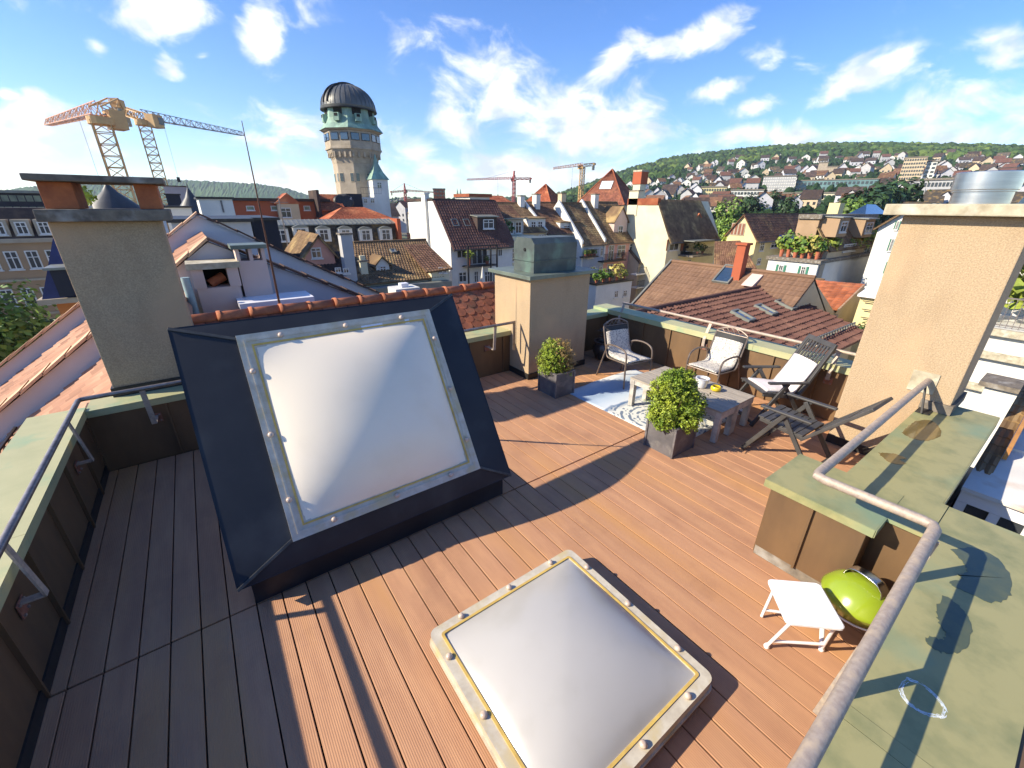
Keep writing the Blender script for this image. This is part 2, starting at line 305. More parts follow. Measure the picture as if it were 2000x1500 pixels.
def parapet_back():
    t = thing('parapet_wall', 'shaded sheet-clad parapet with green cap running behind the big skylight and planters', 'parapet wall')
    MB().box(-1.235, 6.2, 5.382, 5.66, -.5, .68).build('core', M_COPPER, t)
    xs = [-1.23+.62*i for i in range(13)]
    for a, b in zip(xs[:-1], xs[1:]):
        if a > 6.1: break
        MB().box(a+.004, min(b, 6.19)-.004, 5.37, 5.382, .012, .678).build('panel', M_COPPER, t)
        MB().box(a-.008, a+.008, 5.345, 5.37, .012, .66).build('seam', M_COPPER, t)
    for a, b in ((-1.205, 1.9), (1.9, 6.17)):
        c = MB().box(a, b-.003, 5.335, 5.69, .681, .702); c.box(a, b-.003, 5.335, 5.341, .63, .68); c.build('cap', M_CAP, t)
parapet_back()
def parapet_right():
    t = thing('parapet_wall', 'sunlit brown sheet-clad parapet with green cap behind the chairs', 'parapet wall')
    MB().box(6.212, 6.50, 1.0, 5.70, -.5, .73).build('core', M_COPPER, t)
    ys = [1.2, 1.75, 2.3, 2.85, 3.4, 3.95, 4.5, 5.05, 5.36]
    for a, b in zip(ys[:-1], ys[1:]):
        MB().box(6.2, 6.212, a+.004, b-.004, .012, .728).build('panel', M_COPPER, t)
        MB().box(6.174, 6.2, a-.008, a+.008, .012, .70).build('seam', M_COPPER, t)
    for a, b in ((1.0, 2.6), (2.6, 4.1), (4.1, 5.72)):
        c = MB().box(6.165, 6.54, a, b-.003, .731, .755); c.box(6.165, 6.171, a, b-.003, .67, .73); c.build('cap', M_CAP, t)
parapet_right()
def parapet_south():
    t = thing('parapet_wall', 'low wall with stained green copper cap in front of the grill and right chimney', 'parapet wall')
    MB().box(3.29, 5.95, .17, .62, -.5, .68).build('core', M_COPPER, t)
    MB().box(-1.5, 3.70, -.75, .03, -.5, .68).build('core', M_COPPER, t)
    MB().box(3.275, 3.289, .055, .33, .012, .66).build('panel', M_COPPER, t)
    for a, b in ((-1.5, -.3), (-.3, .9), (.9, 2.1), (2.1, 3.27)): MB().box(a+.004, b-.004, .031, .041, .012, .66).build('panel', M_COPPER, t)
    for a, b in ((3.64, 4.3), (4.3, 5.0), (5.0, 5.58)): MB().box(a+.004, b-.004, .621, .632, .012, .66).build('panel', M_COPPER, t)
    # caps
    MB().box(3.245, 3.742, .105, .655, .681, .7065).build('cap', M_CAP2, t)
    c = MB().box(3.745, 5.95, .135, .655, .681, .704); c.box(3.745, 5.95, .128, .134, .60, .703); c.build('cap', M_CAP2, t)
    c = MB().box(3.443, 3.742, -.42, .102, .675, .699); c.box(3.743, 3.75, -.42, .102, .60, .699); c.build('cap', M_CAP2, t)
    MB().box(1.735, 3.44, -.385, .088, .675, .7015).build('cap', M_CAP2, t)
    MB().box(1.655, 1.732, -.385, .098, .675, .704).build('cap', M_CAP2, t)
    MB().box(-1.5, 1.651, -.385, .088, .675, .7065).build('cap', M_CAP2, t)
    MB().box(1.655, 3.44, .0885, .094, .62, .674).build('drip_edge', M_CAP2, t)
parapet_south()
def box_unit():
    t = thing('vent_box', 'copper-clad box with green lid jutting from the low wall beside the grill', 'vent box')
    MB().box(3.10, 3.60, .35, .93, 0, .68).build('core', M_COPPER, t)
    for a, b in ((.35, .655), (.655, .93)): MB().box(3.088, 3.1, a+.003, b-.003, .09, .675).build('panel', M_COPPER, t)
    MB().box(3.064, 3.088, .647, .663, .09, .66).build('seam', M_COPPER, t)
    MB().box(3.092, 3.098, .35, .93, .005, .088).build('skirt', M_CONC, t)
    MB().box(3.10, 3.6, .931, .94, .02, .675).build('panel', M_COPPER, t)
    c = MB().box(3.045, 3.63, .315, .975, .682, .71); c.box(3.038, 3.0445, .315, .975, .65, .709); c.box(3.045, 3.24, .308, .3145, .65, .709); c.build('lid', M_CAP2, t)
box_unit()
# ---- rails
def plate(p, n, t, size=.1):
    "bolted wall plate at p, facing n"
    n = Vector(n); q = n.to_track_quat('Z', 'Y').to_matrix().to_4x4(); q.translation = Vector(p)
    pl = MB().box(-size/2, size/2, -size/2, size/2, 0, .008, q, b=.002).build('wall_plate', M_PLATE, t)
    b = MB()
    for sx in (-1, 1):
        for sy in (-1, 1): b.lathe([(.009, .008), (.009, .016), (.004, .019)], (sx*size*.34, sy*size*.34, 0), 6, q)
    b.build('bolt', M_RAIL, pl, kind='stuff')
def rail_left():
    t = thing('handrail', 'grey tubular handrail on brackets following the left and back parapets', 'handrail')
    MB().tube([(-1.165, -.8, .9), (-1.165, 2.0, .9), (-1.165, 5.09, .9), (-1.15, 5.115, .9), (-1.12, 5.12, .9), (1.0, 5.12, .9), (3.76, 5.12, .9)], .021, 10).build('rail', M_RAIL, t, smooth=True)
    for y in (1.1, 2.95, 4.62):
        b = MB().bar((-1.165, y, .9), (-1.12, y, .50), .012, .045, up=(0, 1, 0)); b.bar((-1.12, y, .505), (-1.235, y, .505), .045, .012); b.build('bracket', M_RAILW, t)
        plate((-1.23, y, .47), (1, 0, 0), t)
    for x in (-.72, .9, 2.2, 3.42):
        b = MB().bar((x, 5.12, .9), (x, 5.16, .50), .045, .012, up=(0, 1, 0)); b.bar((x, 5.155, .505), (x, 5.37, .505), .045, .012); b.build('bracket', M_RAILW, t)
        plate((x, 5.365, .48), (0, -1, 0), t)
    MB().bar((3.77, 5.12, .92), (3.77, 5.12, .45), .045, .012).build('end_post', M_RAIL, t)
rail_left()
def rail_right():
    t = thing('handrail', 'grey handrail above the sunlit right parapet behind the chairs', 'handrail')
    MB().tube([(6.27, 1.31, .91), (6.27, 5.08, .91)], .021, 10).build('rail', M_RAILW, t, smooth=True)
    for y in (1.62, 3.33, 5.04):
        b = MB().bar((6.27, y, .91), (6.15, y, .66), .045, .012, up=(1, 0, 0)); b.bar((6.15, y, .66), (6.15, y, .55), .045, .012, up=(1, 0, 0)); b.bar((6.15, y, .555), (6.2, y, .555), .045, .012); b.build('bracket', M_RAILW, t)
        plate((6.195, y, .53), (-1, 0, 0), t)
rail_right()
def rail_south():
    t = thing('handrail', 'weathered thick handrail stepping around the vent box to the right chimney', 'handrail')
    MB().tube([(5.56, .665, 1.0), (2.90, .652, 1.0), (2.862, .645, 1.0), (2.85, .60, 1.0), (2.868, .14, 1.0), (2.858, .10, 1.0), (2.82, .085, 1.0), (1.15, .055, 1.0), (-.9, .03, 1.0)], .028, 14).build('rail', M_RAILW, t, smooth=True)
    b = MB().bar((5.50, .665, .985), (5.42, .60, .71), .05, .014, up=(0, 1, 0)); b.bar((5.42, .60, .712), (5.60, .60, .712), .10, .012); b.build('bracket', M_FLASH, t)
    MB().box(5.588, 5.602, .60, .80, .86, 1.07, b=.002).build('wall_plate', M_CONC2, t)
    for x in (2.72, 1.72, .4):
        b = MB().bar((x, .07, 1.0), (x, .105, .55), .012, .05, up=(0, 1, 0)); b.bar((x, .105, .555), (x, .05, .555), .05, .012); b.build('bracket', M_RAILW, t)
rail_south()
# ---- big roof hatch with dome
def dome(mb, w, h, rise, n=30, p=.0, ex=.8):
    "pillow dome over w x h, corners drawn to soft hips"
    vs = []; fs = []
    for j in range(n+1):
        for i in range(n+1):
            u, v = -1+2*i/n, -1+2*j/n
            a = (1-abs(u)**2.2)*(1-abs(v)**2.2); b = 1-max(abs(u), abs(v))
            z = rise*((1-p)*max(a, 0)**ex+p*b**.95)
            vs.append((u*w/2, v*h/2, z))
    for j in range(n):
        for i in range(n): k = j*(n+1)+i; fs.append((k, k+1, k+n+2, k+n+1))
    return mb.add(vs, fs)
def screws(parent, w, h, per, mtx, z=.012):
    base = None
    def put(x, y):
        nonlocal base
        if base is None:
            base = MB().lathe([(.014, 0), (.019, .004), (.02, .014), (.015, .022), (.006, .026)], (0, 0, 0), 10).build('screw_cap', M_SCREW, parent, smooth='all'); o = base
        else: o = dup(base, parent=parent, name='screw_cap')
        o.matrix_local = mtx @ Matrix.Translation((x, y, z))
    for k in range(per):
        f = -1+2*(k+.5+(.0))/per
        put(f*w/2, h/2); put(f*w/2, -h/2); put(w/2, f*h/2); put(-w/2, f*h/2)
def hatch():
    t = thing('roof_hatch', 'large open roof hatch with dark metal frame and tilted opal dome', 'roof hatch')
    # kerb (hollow, four sides)
    k = MB(); a, b, c, d, th, hh = -.20, 1.88, 2.715, 4.35, .05, .20
    k.box(a, b, c, c+th, .0, hh); k.box(a, b, d-th, d, .0, hh); k.box(a, a+th, c+th, d-th, .0, hh); k.box(b-th, b, c+th, d-th, .0, hh); k.build('kerb', M_NAVY, t)
    MB().box(a+th, b-th, c+th, d-th, .004, .012).build('opening', M_DARK, t)  # black sheet paints the darkness of the shaft below
    # tilted lid; local x = world x, local y = up the slope, local z = outwards
    yb, zb, yt, zt = 2.65, .23, 3.65, 1.76
    uy = Vector((0, yt-yb, zt-zb)); Ls = uy.length; uy.normalize(); n = Vector((0, -uy.z, uy.y))
    m = Matrix(((1, 0, 0, -.27), (0, uy.y, n.y, yb), (0, uy.z, n.z, zb), (0, 0, 0, 1)))
    Wd = 2.20; ix0, ix1, iy0, iy1 = .40, 1.86, .20, 1.66
    O = [(0, 0), (Wd, 0), (Wd, Ls), (0, Ls)]; I = [(ix0, iy0), (ix1, iy0), (ix1, iy1), (ix0, iy1)]
    for q in range(4):
        o1, o2, i1, i2 = O[q], O[(q+1) % 4], I[q], I[(q+1) % 4]
        P = lambda p, z: m @ Vector((p[0], p[1], z))
        MB().prism([P(o1, 0), P(o2, 0), P(i2, .05), P(i1, .05)], -n*.05).build('frame_plate', M_NAVY, t)
        # mitre rib and folded edge
        MB().bar(P(o1, .004), P(i1, .054), .022, .014, up=n, bev=.003).build('mitre_seam', M_SEAM, t)
    e = MB()
    for (p, q2) in ((O[0], O[1]), (O[1], O[2]), (O[2], O[3]), (O[3], O[0])):
        e.bar(m @ Vector((p[0], p[1], -.035)), m @ Vector((q2[0], q2[1], -.035)), .006, .075, up=n)
    e.build('folded_edge', M_NAVY, t)
    # dome flange: stepped yellowed acrylic, seal lines, screws
    c = m @ Vector(((ix0+ix1)/2, (iy0+iy1)/2, .052)); md = m.copy(); md.translation = c
    w = ix1-ix0
    fl = MB()
    def ring(mb, w0, w1, z0, z1):
        for (xa, xb, ya, yb_) in ((-w0/2, w0/2, -w0/2, -w1/2), (-w0/2, w0/2, w1/2, w0/2), (-w0/2, -w1/2, -w1/2, w1/2), (w1/2, w0/2, -w1/2, w1/2)):
            mb.box(xa, xb, ya, yb_, z0, z1, md)
    ring(fl, w+.06, w-.16, -.01, .018); ring(fl, w-.02, w-.05, .018, .024); r = fl.build('dome_flange', M_RIM, t)
    sl = MB(); ring(sl, w-.105, w-.13, .018, .026); sl.build('seal', M_SEAL, r)
    dm = dome(MB(), w-.13, w-.13, .215, p=.0, ex=.92)
    dm.v = [tuple(md @ (Vector(p)+Vector((0, 0, .016)))) for p in dm.v]; dm.build('dome', M_DOMEB, t, smooth='all')
    screws(t, w-.03, w-.03, 3, md, .018)
    MB().box(.12, .30, w/2-.075, w/2-.035, .0185, .0205, md).build('sticker', M_PAPER, t)
    MB().box(.50, .54, w/2-.072, w/2-.035, .0185, .0205, md).build('sticker', M_PAPER, t)
    # two gas struts behind the lid
    for x in (-.12, 1.78):
        b = MB().tube([(x, 4.0, .2), (x, 3.55, .82)], .014, 8); b.tube([(x, 3.55, .82), (x, 3.33, 1.16)], .008, 8); b.build('gas_strut', M_RAIL, t)
hatch()
def small_dome():
    t = thing('skylight_dome', 'small square opal skylight dome lying flat in the deck', 'skylight')
    cx, cy, w, zt = 1.235, 1.145, 1.19, .125
    MB().box(cx-w/2+.035, cx+w/2-.035, cy-w/2+.035, cy+w/2-.035, 0, zt-.02, b=.012).build('kerb', M_BITUM, t)
    md = Matrix.Translation((cx, cy, zt))
    def rring(w0, w1, z0, z1, m, nm, par, rad=.05):
        # rounded square ring
        def rs(wd, r, z):
            o = []
            for q, (sx, sy) in enumerate(((1, 1), (-1, 1), (-1, -1), (1, -1))):
                for i in range(6):
                    a = math.pi/2*(q+i/5); o.append((cx+sx*(wd/2-r)+r*math.cos(a), cy+sy*(wd/2-r)+r*math.sin(a), z))
            return o
        A, B, C_, D = rs(w0, rad, z0), rs(w0, rad, z1), rs(w1, .012, z1), rs(w1, .012, z0); n = len(A)
        vs = A+B+C_+D; fs = []
        for k in range(4):
            for i in range(n): fs.append((k*n+i, k*n+(i+1) % n, ((k+1) % 4)*n+(i+1) % n, ((k+1) % 4)*n+i))
        return MB().add(vs, fs).build(nm, m, par, smooth=True)
    fl = rring(w, w-.15, zt-.075, zt, M_RIM, 'dome_flange', t)
    rring(w+.02, w-.06, zt-.085, zt-.07, M_RIM, 'flange_lip', fl, .055)
    rring(w-.115, w-.145, zt, zt+.006, M_SEAL, 'seal', fl, .02)
    d = dome(MB(), w-.145, w-.145, .15, p=.12, ex=.8); d.v = [(p[0]+cx, p[1]+cy, p[2]+zt-.004) for p in d.v]; d.build('dome', M_DOME, t, smooth='all')
    screws(t, w-.062, w-.062, 3, md, .0)
small_dome()
# ---- chimneys
def chim_left():
    t = thing('chimney', 'tall stuccoed chimney at the left with open brick top and stone slab', 'chimney')
    MB().box(-1.0, -.205, 5.62, 6.15, .1, 2.40, b=.012).build('shaft', M_STUCCO, t)
    MB().box(-1.02, -.185, 5.60, 6.17, .70, .80).build('base_flashing', M_FLASH, t)
    MB().box(-1.04, -.11, 5.50, 6.27, 2.402, 2.505, b=.012).build('lower_slab', M_CONC, t)
    for (a, b) in ((-.97, -.75), (-.33, -.16)):
        MB().box(a, b, 5.60, 6.10, 2.507, 2.725, b=.006).build('brick_pier', M_BRICK, t)
    MB().box(-1.03, -.09, 5.50, 6.22, 2.727, 2.782, b=.01).build('top_slab', M_CONC, t)
chim_left()
def chim_mid():
    t = thing('chimney', 'beige stuccoed chimney with dark metal hood behind the round shrub', 'chimney')
    MB().box(3.87, 5.10, 4.86, 5.80, .0, 1.575, b=.008).build('shaft', M_STUCCO, t)
    b = MB().box(3.853, 5.117, 4.843, 4.859, .003, .095); b.box(3.853, 3.869, 4.859, 5.36, .003, .095); b.build('base_flashing', M_FLASH, t)
    MB().box(3.79, 5.19, 4.77, 5.88, 1.577, 1.632, b=.004).build('cap_plate', M_ZGREEN, t)
    pr = [(4.98, 1.634), (4.98, 2.05), (5.06, 2.13), (5.40, 2.13), (5.48, 2.05), (5.48, 1.634)]
    h = MB().prism([(4.02, y, z) for y, z in pr], (.86, 0, 0)).build('hood', M_HOOD, t)
    MB().box(4.005, 4.895, 4.968, 5.492, 1.80, 1.815).build('hood_fold', M_HOOD, h)
    MB().lathe([(.025, 0), (.025, .012)], (0, 0, 0), 10, Matrix(((0, 0, -1, 4.02), (1, 0, 0, 5.2), (0, 1, 0, 1.96), (0, 0, 0, 1)))).build('vent_hole', M_DARK, h)
M_ZGREEN = mat('weathered_zinc', s(118, 128, 116), .5, metal=.35, col2=s(96, 106, 98), scale=4)
M_HOOD = mat('dark_green_hood', s(88, 96, 92), .5, metal=.3, col2=s(70, 78, 76), scale=4, col3=s(96, 118, 108), scale3=3)
chim_mid()
def chim_right():
    t = thing('chimney', 'broad sunlit stuccoed chimney on the right with steel flue on top', 'chimney')
    MB().box(5.6, 6.19, .45, 1.30, .0, 2.50, b=.012).build('shaft', M_STUCCO, t)
    MB().box(5.585, 5.599, .66, 1.30, .003, .10).build('base_flashing', M_FLASH, t); b = MB().box(5.57, 5.599, .425, .66, .707, .80); b.box(5.599, 6.2, .425, .449, .707, .80); b.build('base_flashing', M_CONC, t)
    MB().box(5.47, 6.32, .30, 1.43, 2.502, 2.60, b=.012).build('cap_slab', M_CONC2, t)
    f = MB().lathe([(.20, 2.602), (.20, 2.70), (.214, 2.703), (.214, 2.715), (.224, 2.72), (.224, 2.86), (.212, 2.865), (.17, 2.865)], (5.92, .87, 0), 40).build('flue', M_STEEL, t, smooth=True)
chim_right()
# ---- tiled roof strip behind the hatch
def tile_roof():
    t = thing('tiled_roof', 'small red beavertail-tiled roof with ridge tiles behind the big hatch', 'roof')
    e = Vector((0, 5.70, .60)); rdg = Vector((0, 6.42, 1.24)); u = (rdg-e); Ls = u.length; u.normalize(); n = Vector((0, -u.z, u.y))
    xa, xb = -.26, 4.36
    MB().prism([(xa, 5.70, .0), (xa, 5.70, .57), (xa, 6.42, 1.21), (xa, 7.6, .1), (xa, 7.6, 0)], (xb-xa, 0, 0)).build('roof_body', M_RTILE0, t)
    tw = .172; rows = 7; ex = Ls/rows
    base = None
    for r in range(rows):
        nx = int((xb-xa)/tw)
        for k in range(nx):
            x = xa+(k+.5*(r % 2))*tw
            if x+tw > xb+.02: continue
            if base is None:
                w = tw-.008; o = [(0, .06), (w*.22, .012), (w*.5, 0), (w*.78, .012), (w, .06), (w, ex*1.35), (0, ex*1.35)]
                base = MB().prism([(p[0], p[1], .0) for p in o], (0, 0, .016)).build('tile', M_TILE, t); ob = base
            else: ob = dup(base, parent=t, name='tile')
            q = e+u*(r*ex-.03)+n*(.022+R.uniform(0, .006)); tilt = .055
            uu = (u-n*tilt).normalized(); nn = Vector((0, -uu.z, uu.y))
            ob.matrix_local = Matrix(((1, 0, 0, x), (0, uu.y, nn.y, q.y), (0, uu.z, nn.z, q.z), (0, 0, 0, 1)))
    # ridge tiles: overlapping half rounds
    base = None; x = xa-.05
    while x < xb-.1:
        if base is None:
            vs = []; fs = []; nn = 8
            for (xx, rr) in ((0, .098), (.035, .102), (.036, .090), (.40, .078)):
                for j in range(nn+1):
                    a = math.pi*j/nn; vs.append((xx, -rr*math.cos(a), rr*math.sin(a)))
            for i in range(3):
                for j in range(nn): fs.append((i*(nn+1)+j, i*(nn+1)+j+1, (i+1)*(nn+1)+j+1, (i+1)*(nn+1)+j))
            base = MB().add(vs, fs).build('ridge_tile', M_RIDGE, t, smooth=True)
            base.modifiers.new('thick', 'SOLIDIFY').thickness = .014; ob = base
        else:
            ob = dup(base, parent=t, name='ridge_tile'); ob.modifiers.new('thick', 'SOLIDIFY').thickness = .014
        ob.location = (x, 6.42, 1.205+R.uniform(-.006, .006)); ob.rotation_euler = (0, -.02, R.uniform(-.015, .015)); x += .355
M_RTILE0 = mat('roof_underlay', s(92, 62, 48), .9, col2=s(70, 48, 40), scale=4)
tile_roof()
an = MB().tube([(.78, 6.5, 1.15), (.785, 6.5, 2.0), (.79, 6.5, 3.46)], [.016, .012, .004], 8).build('lightning_rod', M_ANT, smooth=True)
tag(an, 'thin rusty vertical rod rising behind the big hatch', 'rod')
# ================================================================== FURNITURE
M_TUBE = mat('taupe_tube', s(128, 114, 104), .4, metal=.4, col2=s(104, 92, 84), scale=12)
M_MESH = mat('sling_mesh', s(66, 66, 66), .8, col2=s(52, 52, 52), scale=120)
def pad_fn(m, nt, b, N, L, g):
    tc = N('ShaderNodeTexCoord')
    v = N('ShaderNodeTexVoronoi'); v.inputs['Scale'].default_value = 95; L(tc.outputs['Object'], v.inputs['Vector'])
    r = N('ShaderNodeValToRGB'); r.color_ramp.interpolation = 'CONSTANT'
    e = r.color_ramp.elements; e[0].position = 0; e[0].color = (*s(196, 190, 178), 1); e[1].position = .5; e[1].color = (*s(150, 146, 142), 1)
    e2 = e.new(.62); e2.color = (*s(204, 198, 188), 1); e3 = e.new(.84); e3.color = (*s(134, 132, 130), 1)
    sp = N('ShaderNodeSeparateColor'); L(v.outputs['Color'], sp.inputs[0]); L(sp.outputs[0], r.inputs[0]); L(r.outputs[0], b.inputs['Base Color'])
M_PAD = mat('speckled_cushion', s(205, 198, 188), .9, fn=pad_fn, spec=.1)
M_WPAD = mat('white_cushion', s(216, 210, 206), .9, col2=s(206, 198, 200), scale=8, spec=.1, bump=.15, bscale=12)
M_PLAST = mat('dark_grey_plastic', s(70, 68, 66), .5, col2=s(56, 55, 54), scale=7, spec=.45)
M_WOODTOP = mat('grey_slat_top', s(166, 156, 140), .7, col2=s(142, 133, 120), scale=7, stretch=(14, 1, 1), tint=.08)
M_TLEG = mat('pale_table_leg', s(190, 184, 172), .65, col2=s(160, 154, 146), scale=9, col3=s(138, 134, 128), scale3=6)
M_WHITE = mat('white_enamel', s(232, 230, 230), .35, col2=s(222, 220, 222), scale=5, spec=.5)
M_LIME = mat('lime_enamel', s(136, 156, 40), .22, col2=s(130, 150, 38), scale=3, spec=.5, coat=.5)
M_CHROME = mat('satin_chrome', (.62, .62, .60), .22, metal=1.)
M_POTY = mat('yellow_glaze', s(222, 196, 40), .3, col2=s(200, 172, 34), scale=9, coat=.4)
M_POTW = mat('white_glaze', s(222, 222, 224), .3, col2=s(204, 206, 210), scale=9, coat=.4)
M_LEAD = mat('lead_planter', s(84, 82, 84), .6, metal=.2, col2=s(108, 104, 104), scale=5, col3=s(120, 116, 112), scale3=8, bump=.1, bscale=20)
M_SOIL = mat('soil', s(46, 34, 26), .95, bump=.5, bscale=30)
M_LEAF = mat('box_leaf', s(146, 156, 48), .5, col2=s(98, 122, 36), scale=5, tint=.62, spec=.3)
M_LEAFD = mat('dry_leaf', s(160, 128, 78), .6, col2=s(132, 112, 56), scale=5, tint=.35)
M_TWIG = mat('twig', s(92, 72, 52), .9)
def sling_chair(label, padlabel, loc, rz, group):
    t = thing('garden_chair', label, 'chair', group, loc, rz)
    w = .255
    for sx in (-1, 1):
        # front leg flowing into the armrest and back to the backrest
        p = smooth_path([(sx*w, -.27, 0), (sx*w, -.255, .30), (sx*w, -.25, .50), (sx*w, -.20, .585), (sx*(w+.01), -.06, .615), (sx*(w+.005), .12, .60), (sx*(w-.01), .235, .555)], 5)
        MB().tube(p, .0135, 8).build('arm_and_front_leg', M_TUBE, t, smooth=True)
        MB().tube([(sx*(w-.005), .20, .56), (sx*(w-.004), .26, .40), (sx*w, .40, 0)], .0125, 8).build('rear_leg', M_TUBE, t, smooth=True)
        MB().tube(smooth_path([(sx*(w-.012), -.26, .395), (sx*(w-.012), .10, .375), (sx*(w-.012), .18, .385), (sx*(w-.012), .225, .46), (sx*(w-.014), .33, .78), (sx*(w-.02), .352, .85)], 5), .0115, 8).build('side_rail', M_TUBE, t, smooth=True)
    MB().tube([(-w+.01, -.262, .395), (w-.01, -.262, .395)], .011, 8).build('front_bar', M_TUBE, t, smooth=True)
    MB().tube([(-w+.01, .09, .372), (w-.01, .09, .372)], .010, 8).build('under_bar', M_TUBE, t, smooth=True)
    # arched crest with crossing scrolls
    cr = [(-w+.02, .352, .85)]+[(x, .352+.02*(1-(x/.235)**2), .85+.075*(1-(x/.235)**2)) for x in [-.21, -.17, -.12, -.06, 0, .06, .12, .17, .21]]+[(w-.02, .352, .85)]
    MB().tube(cr, .0115, 8).build('crest', M_TUBE, t, smooth=True)
    MB().tube([(-w+.02, .345, .835), (w-.02, .345, .835)], .008, 8).build('back_bar', M_TUBE, t, smooth=True)
    sc = MB()
    for k in range(5):
        xa = -.2+k*.08
        for a, b in ((xa, xa+.08), (xa+.08, xa)):
            pts = []
            for i in range(5):
                f = i/4; x = a+(b-a)*f; top = .85+.07*(1-(x/.235)**2); z = .838+(top-.838)*(1-(1-f)**2); pts.append((x, .35+.012*f, z))
            sc.tube(pts, .004, 5)
    sc.build('scroll_lattice', M_TUBE, t, smooth=True, kind='stuff')
    # sling
    prof = smooth_path([(0, -.255, .402), (0, -.08, .385), (0, .10, .378), (0, .185, .395), (0, .225, .46), (0, .28, .63), (0, .342, .83)], 5)
    vs = []; fs = []
    for q in prof:
        for x in (-w+.015, 0, w-.015): vs.append((x, q.y, q.z-(.006 if x == 0 else 0)))
    for i in range(len(prof)-1):
        for j in range(2): k = i*3+j; fs.append((k, k+1, k+4, k+3))
    sl = MB().add(vs, fs).build('sling', M_MESH, t, smooth='all'); sl.modifiers.new('thick', 'SOLIDIFY').thickness = .004
    # loose cushion on it
    prof = smooth_path([(0, -.27, .408), (0, -.26, .430), (0, -.08, .418), (0, .09, .412), (0, .165, .43), (0, .205, .49), (0, .275, .70), (0, .29, .755)], 5)
    vs = []; fs = []; nx = 7; n = len(prof)
    for i, q in enumerate(prof):
        for j in range(nx):
            f = -1+2*j/(nx-1); vs.append((f*.215, q.y+.0, q.z+.010*(1-f**4)))
    for i in range(n-1):
        for j in range(nx-1): k = i*nx+j; fs.append((k, k+1, k+nx+1, k+nx))
    c = MB().add(vs, fs).build('seat_cushion', M_PAD, None, smooth='all'); so = c.modifiers.new('thick', 'SOLIDIFY'); so.thickness = .028; so.offset = -1
    c.location = loc; c.rotation_euler = (0, 0, rz); tag(c, padlabel, 'cushion')
    return t
sling_chair('metal-framed sling chair standing on the blue rug end nearest the back corner', 'speckled cushion on the sling chair beside the round shrub', (5.11, 3.94, 0), math.radians(-9), 'sling chairs with speckled cushions')
sling_chair('metal-framed sling chair with arched crest against the right parapet', 'speckled cushion on the sling chair against the right parapet', (5.82, 2.94, 0), math.radians(-92), 'sling chairs with speckled cushions')
def fold_chair(label, loc, rz, lean, pad=None, zs=1.0, backlen=.68):
    t = thing('folding_chair', label, 'chair', 'dark plastic folding chairs', loc, rz)
    w = .27; sy, sz = .17, .38       # back hinge
    by, bz = math.sin(lean), math.cos(lean)
    # seat
    nslat = 7
    MB().bar((-w+.035, -.27, .425), (-w+.035, sy, sz), .03, .04, bev=.006).build('seat_rail', M_PLAST, t)
    MB().bar((w-.035, -.27, .425), (w-.035, sy, sz), .03, .04, bev=.006).build('seat_rail', M_PLAST, t)
    for i in range(nslat):
        f = (i+.5)/nslat; y = -.29+f*(sy+.29); z = .448-(f)*.045+.01*abs(f-.6)
        MB().box(-w+.02, w-.02, y-.0315, y+.0315, z-.008, z+.010, b=.004).build('seat_slat', M_PLAST, t)
    # back: frame, head panel with slots, upright slats
    B = lambda x, l, o=0.: (x, sy+by*l+bz*o, sz+bz*l-by*o)
    for sx in (-1, 1):
        MB().bar(B(sx*(w-.03), -.02), B(sx*(w-.045), backlen), .042, .032, up=(0, 1, 0), bev=.006).build('back_upright', M_PLAST, t)
    MB().bar(B(-w+.03, backlen), B(w-.03, backlen), .032, .06, up=(0, by, bz), bev=.008).build('head_rail', M_PLAST, t)
    MB().bar(B(-w+.04, backlen*.62), B(w-.04, backlen*.62), .022, .035, up=(0, by, bz), bev=.004).build('cross_rail', M_PLAST, t)
    MB().bar(B(-w+.04, .06), B(w-.04, .06), .022, .04, up=(0, by, bz), bev=.004).build('cross_rail', M_PLAST, t)
    for i in range(9):
        x = -w+.075+i*(2*w-.15)/8
        MB().bar(B(x, .05), B(x, backlen-.02), .026, .012, up=(0, 1, 0), bev=.003).build('back_slat', M_PLAST, t)
    for sx in (-1, 1):
        X = sx*(w+.015)
        # armrest: broad, rounded at the front
        MB().box(X-.028, X+.028, -.27, .23, .585, .612, b=.012).build('armrest', M_PLAST, t)
        MB().bar((X, -.02, .59), (X, -.36, .015), .028, .046, up=(0, 1, 0), bev=.006).build('front_leg', M_PLAST, t)
        MB().bar((X-sx*.03, -.06, .58), (X-sx*.03, .34, .015), .026, .046, up=(0, 1, 0), bev=.006).build('rear_leg', M_PLAST, t)
    MB().bar((-w, -.34, .05), (w, -.34, .05), .022, .032, bev=.004).build('foot_bar', M_PLAST, t)
    MB().bar((-w, .31, .05), (w, .31, .05), .022, .032, bev=.004).build('foot_bar', M_PLAST, t)
    if pad:
        pr = smooth_path([(0, -.22, .462), (0, -.05, .452), (0, sy-.05, .432), B(0, .12, -.045), B(0, .30, -.03), B(0, .46, -.03)], 5)
        vs = []; fs = []; nx = 7
        for q in pr:
            q = Vector(q)
            for j in range(nx): f = -1+2*j/(nx-1); vs.append((f*.205, q.y, q.z+.012*(1-f**4)))
        for i in range(len(pr)-1):
            for j in range(nx-1): k = i*nx+j; fs.append((k, k+1, k+nx+1, k+nx))
        c = MB().add(vs, fs).build('seat_cushion', M_WPAD, None, smooth='all'); so = c.modifiers.new('thick', 'SOLIDIFY'); so.thickness = .03; so.offset = 0
        c.location = loc; c.rotation_euler = (0, 0, rz); tag(c, pad, 'cushion')
    return t
fold_chair('dark plastic folding chair with slatted back and white cushion facing the tables', (5.66, 2.03, 0), math.radians(-124), math.radians(24), 'white cushion folded over the slatted folding chair', backlen=.72)
fold_chair('empty dark plastic folding chair beside the right chimney, back reclined low', (4.85, 1.42, 0), math.radians(178), math.radians(41), backlen=.66)
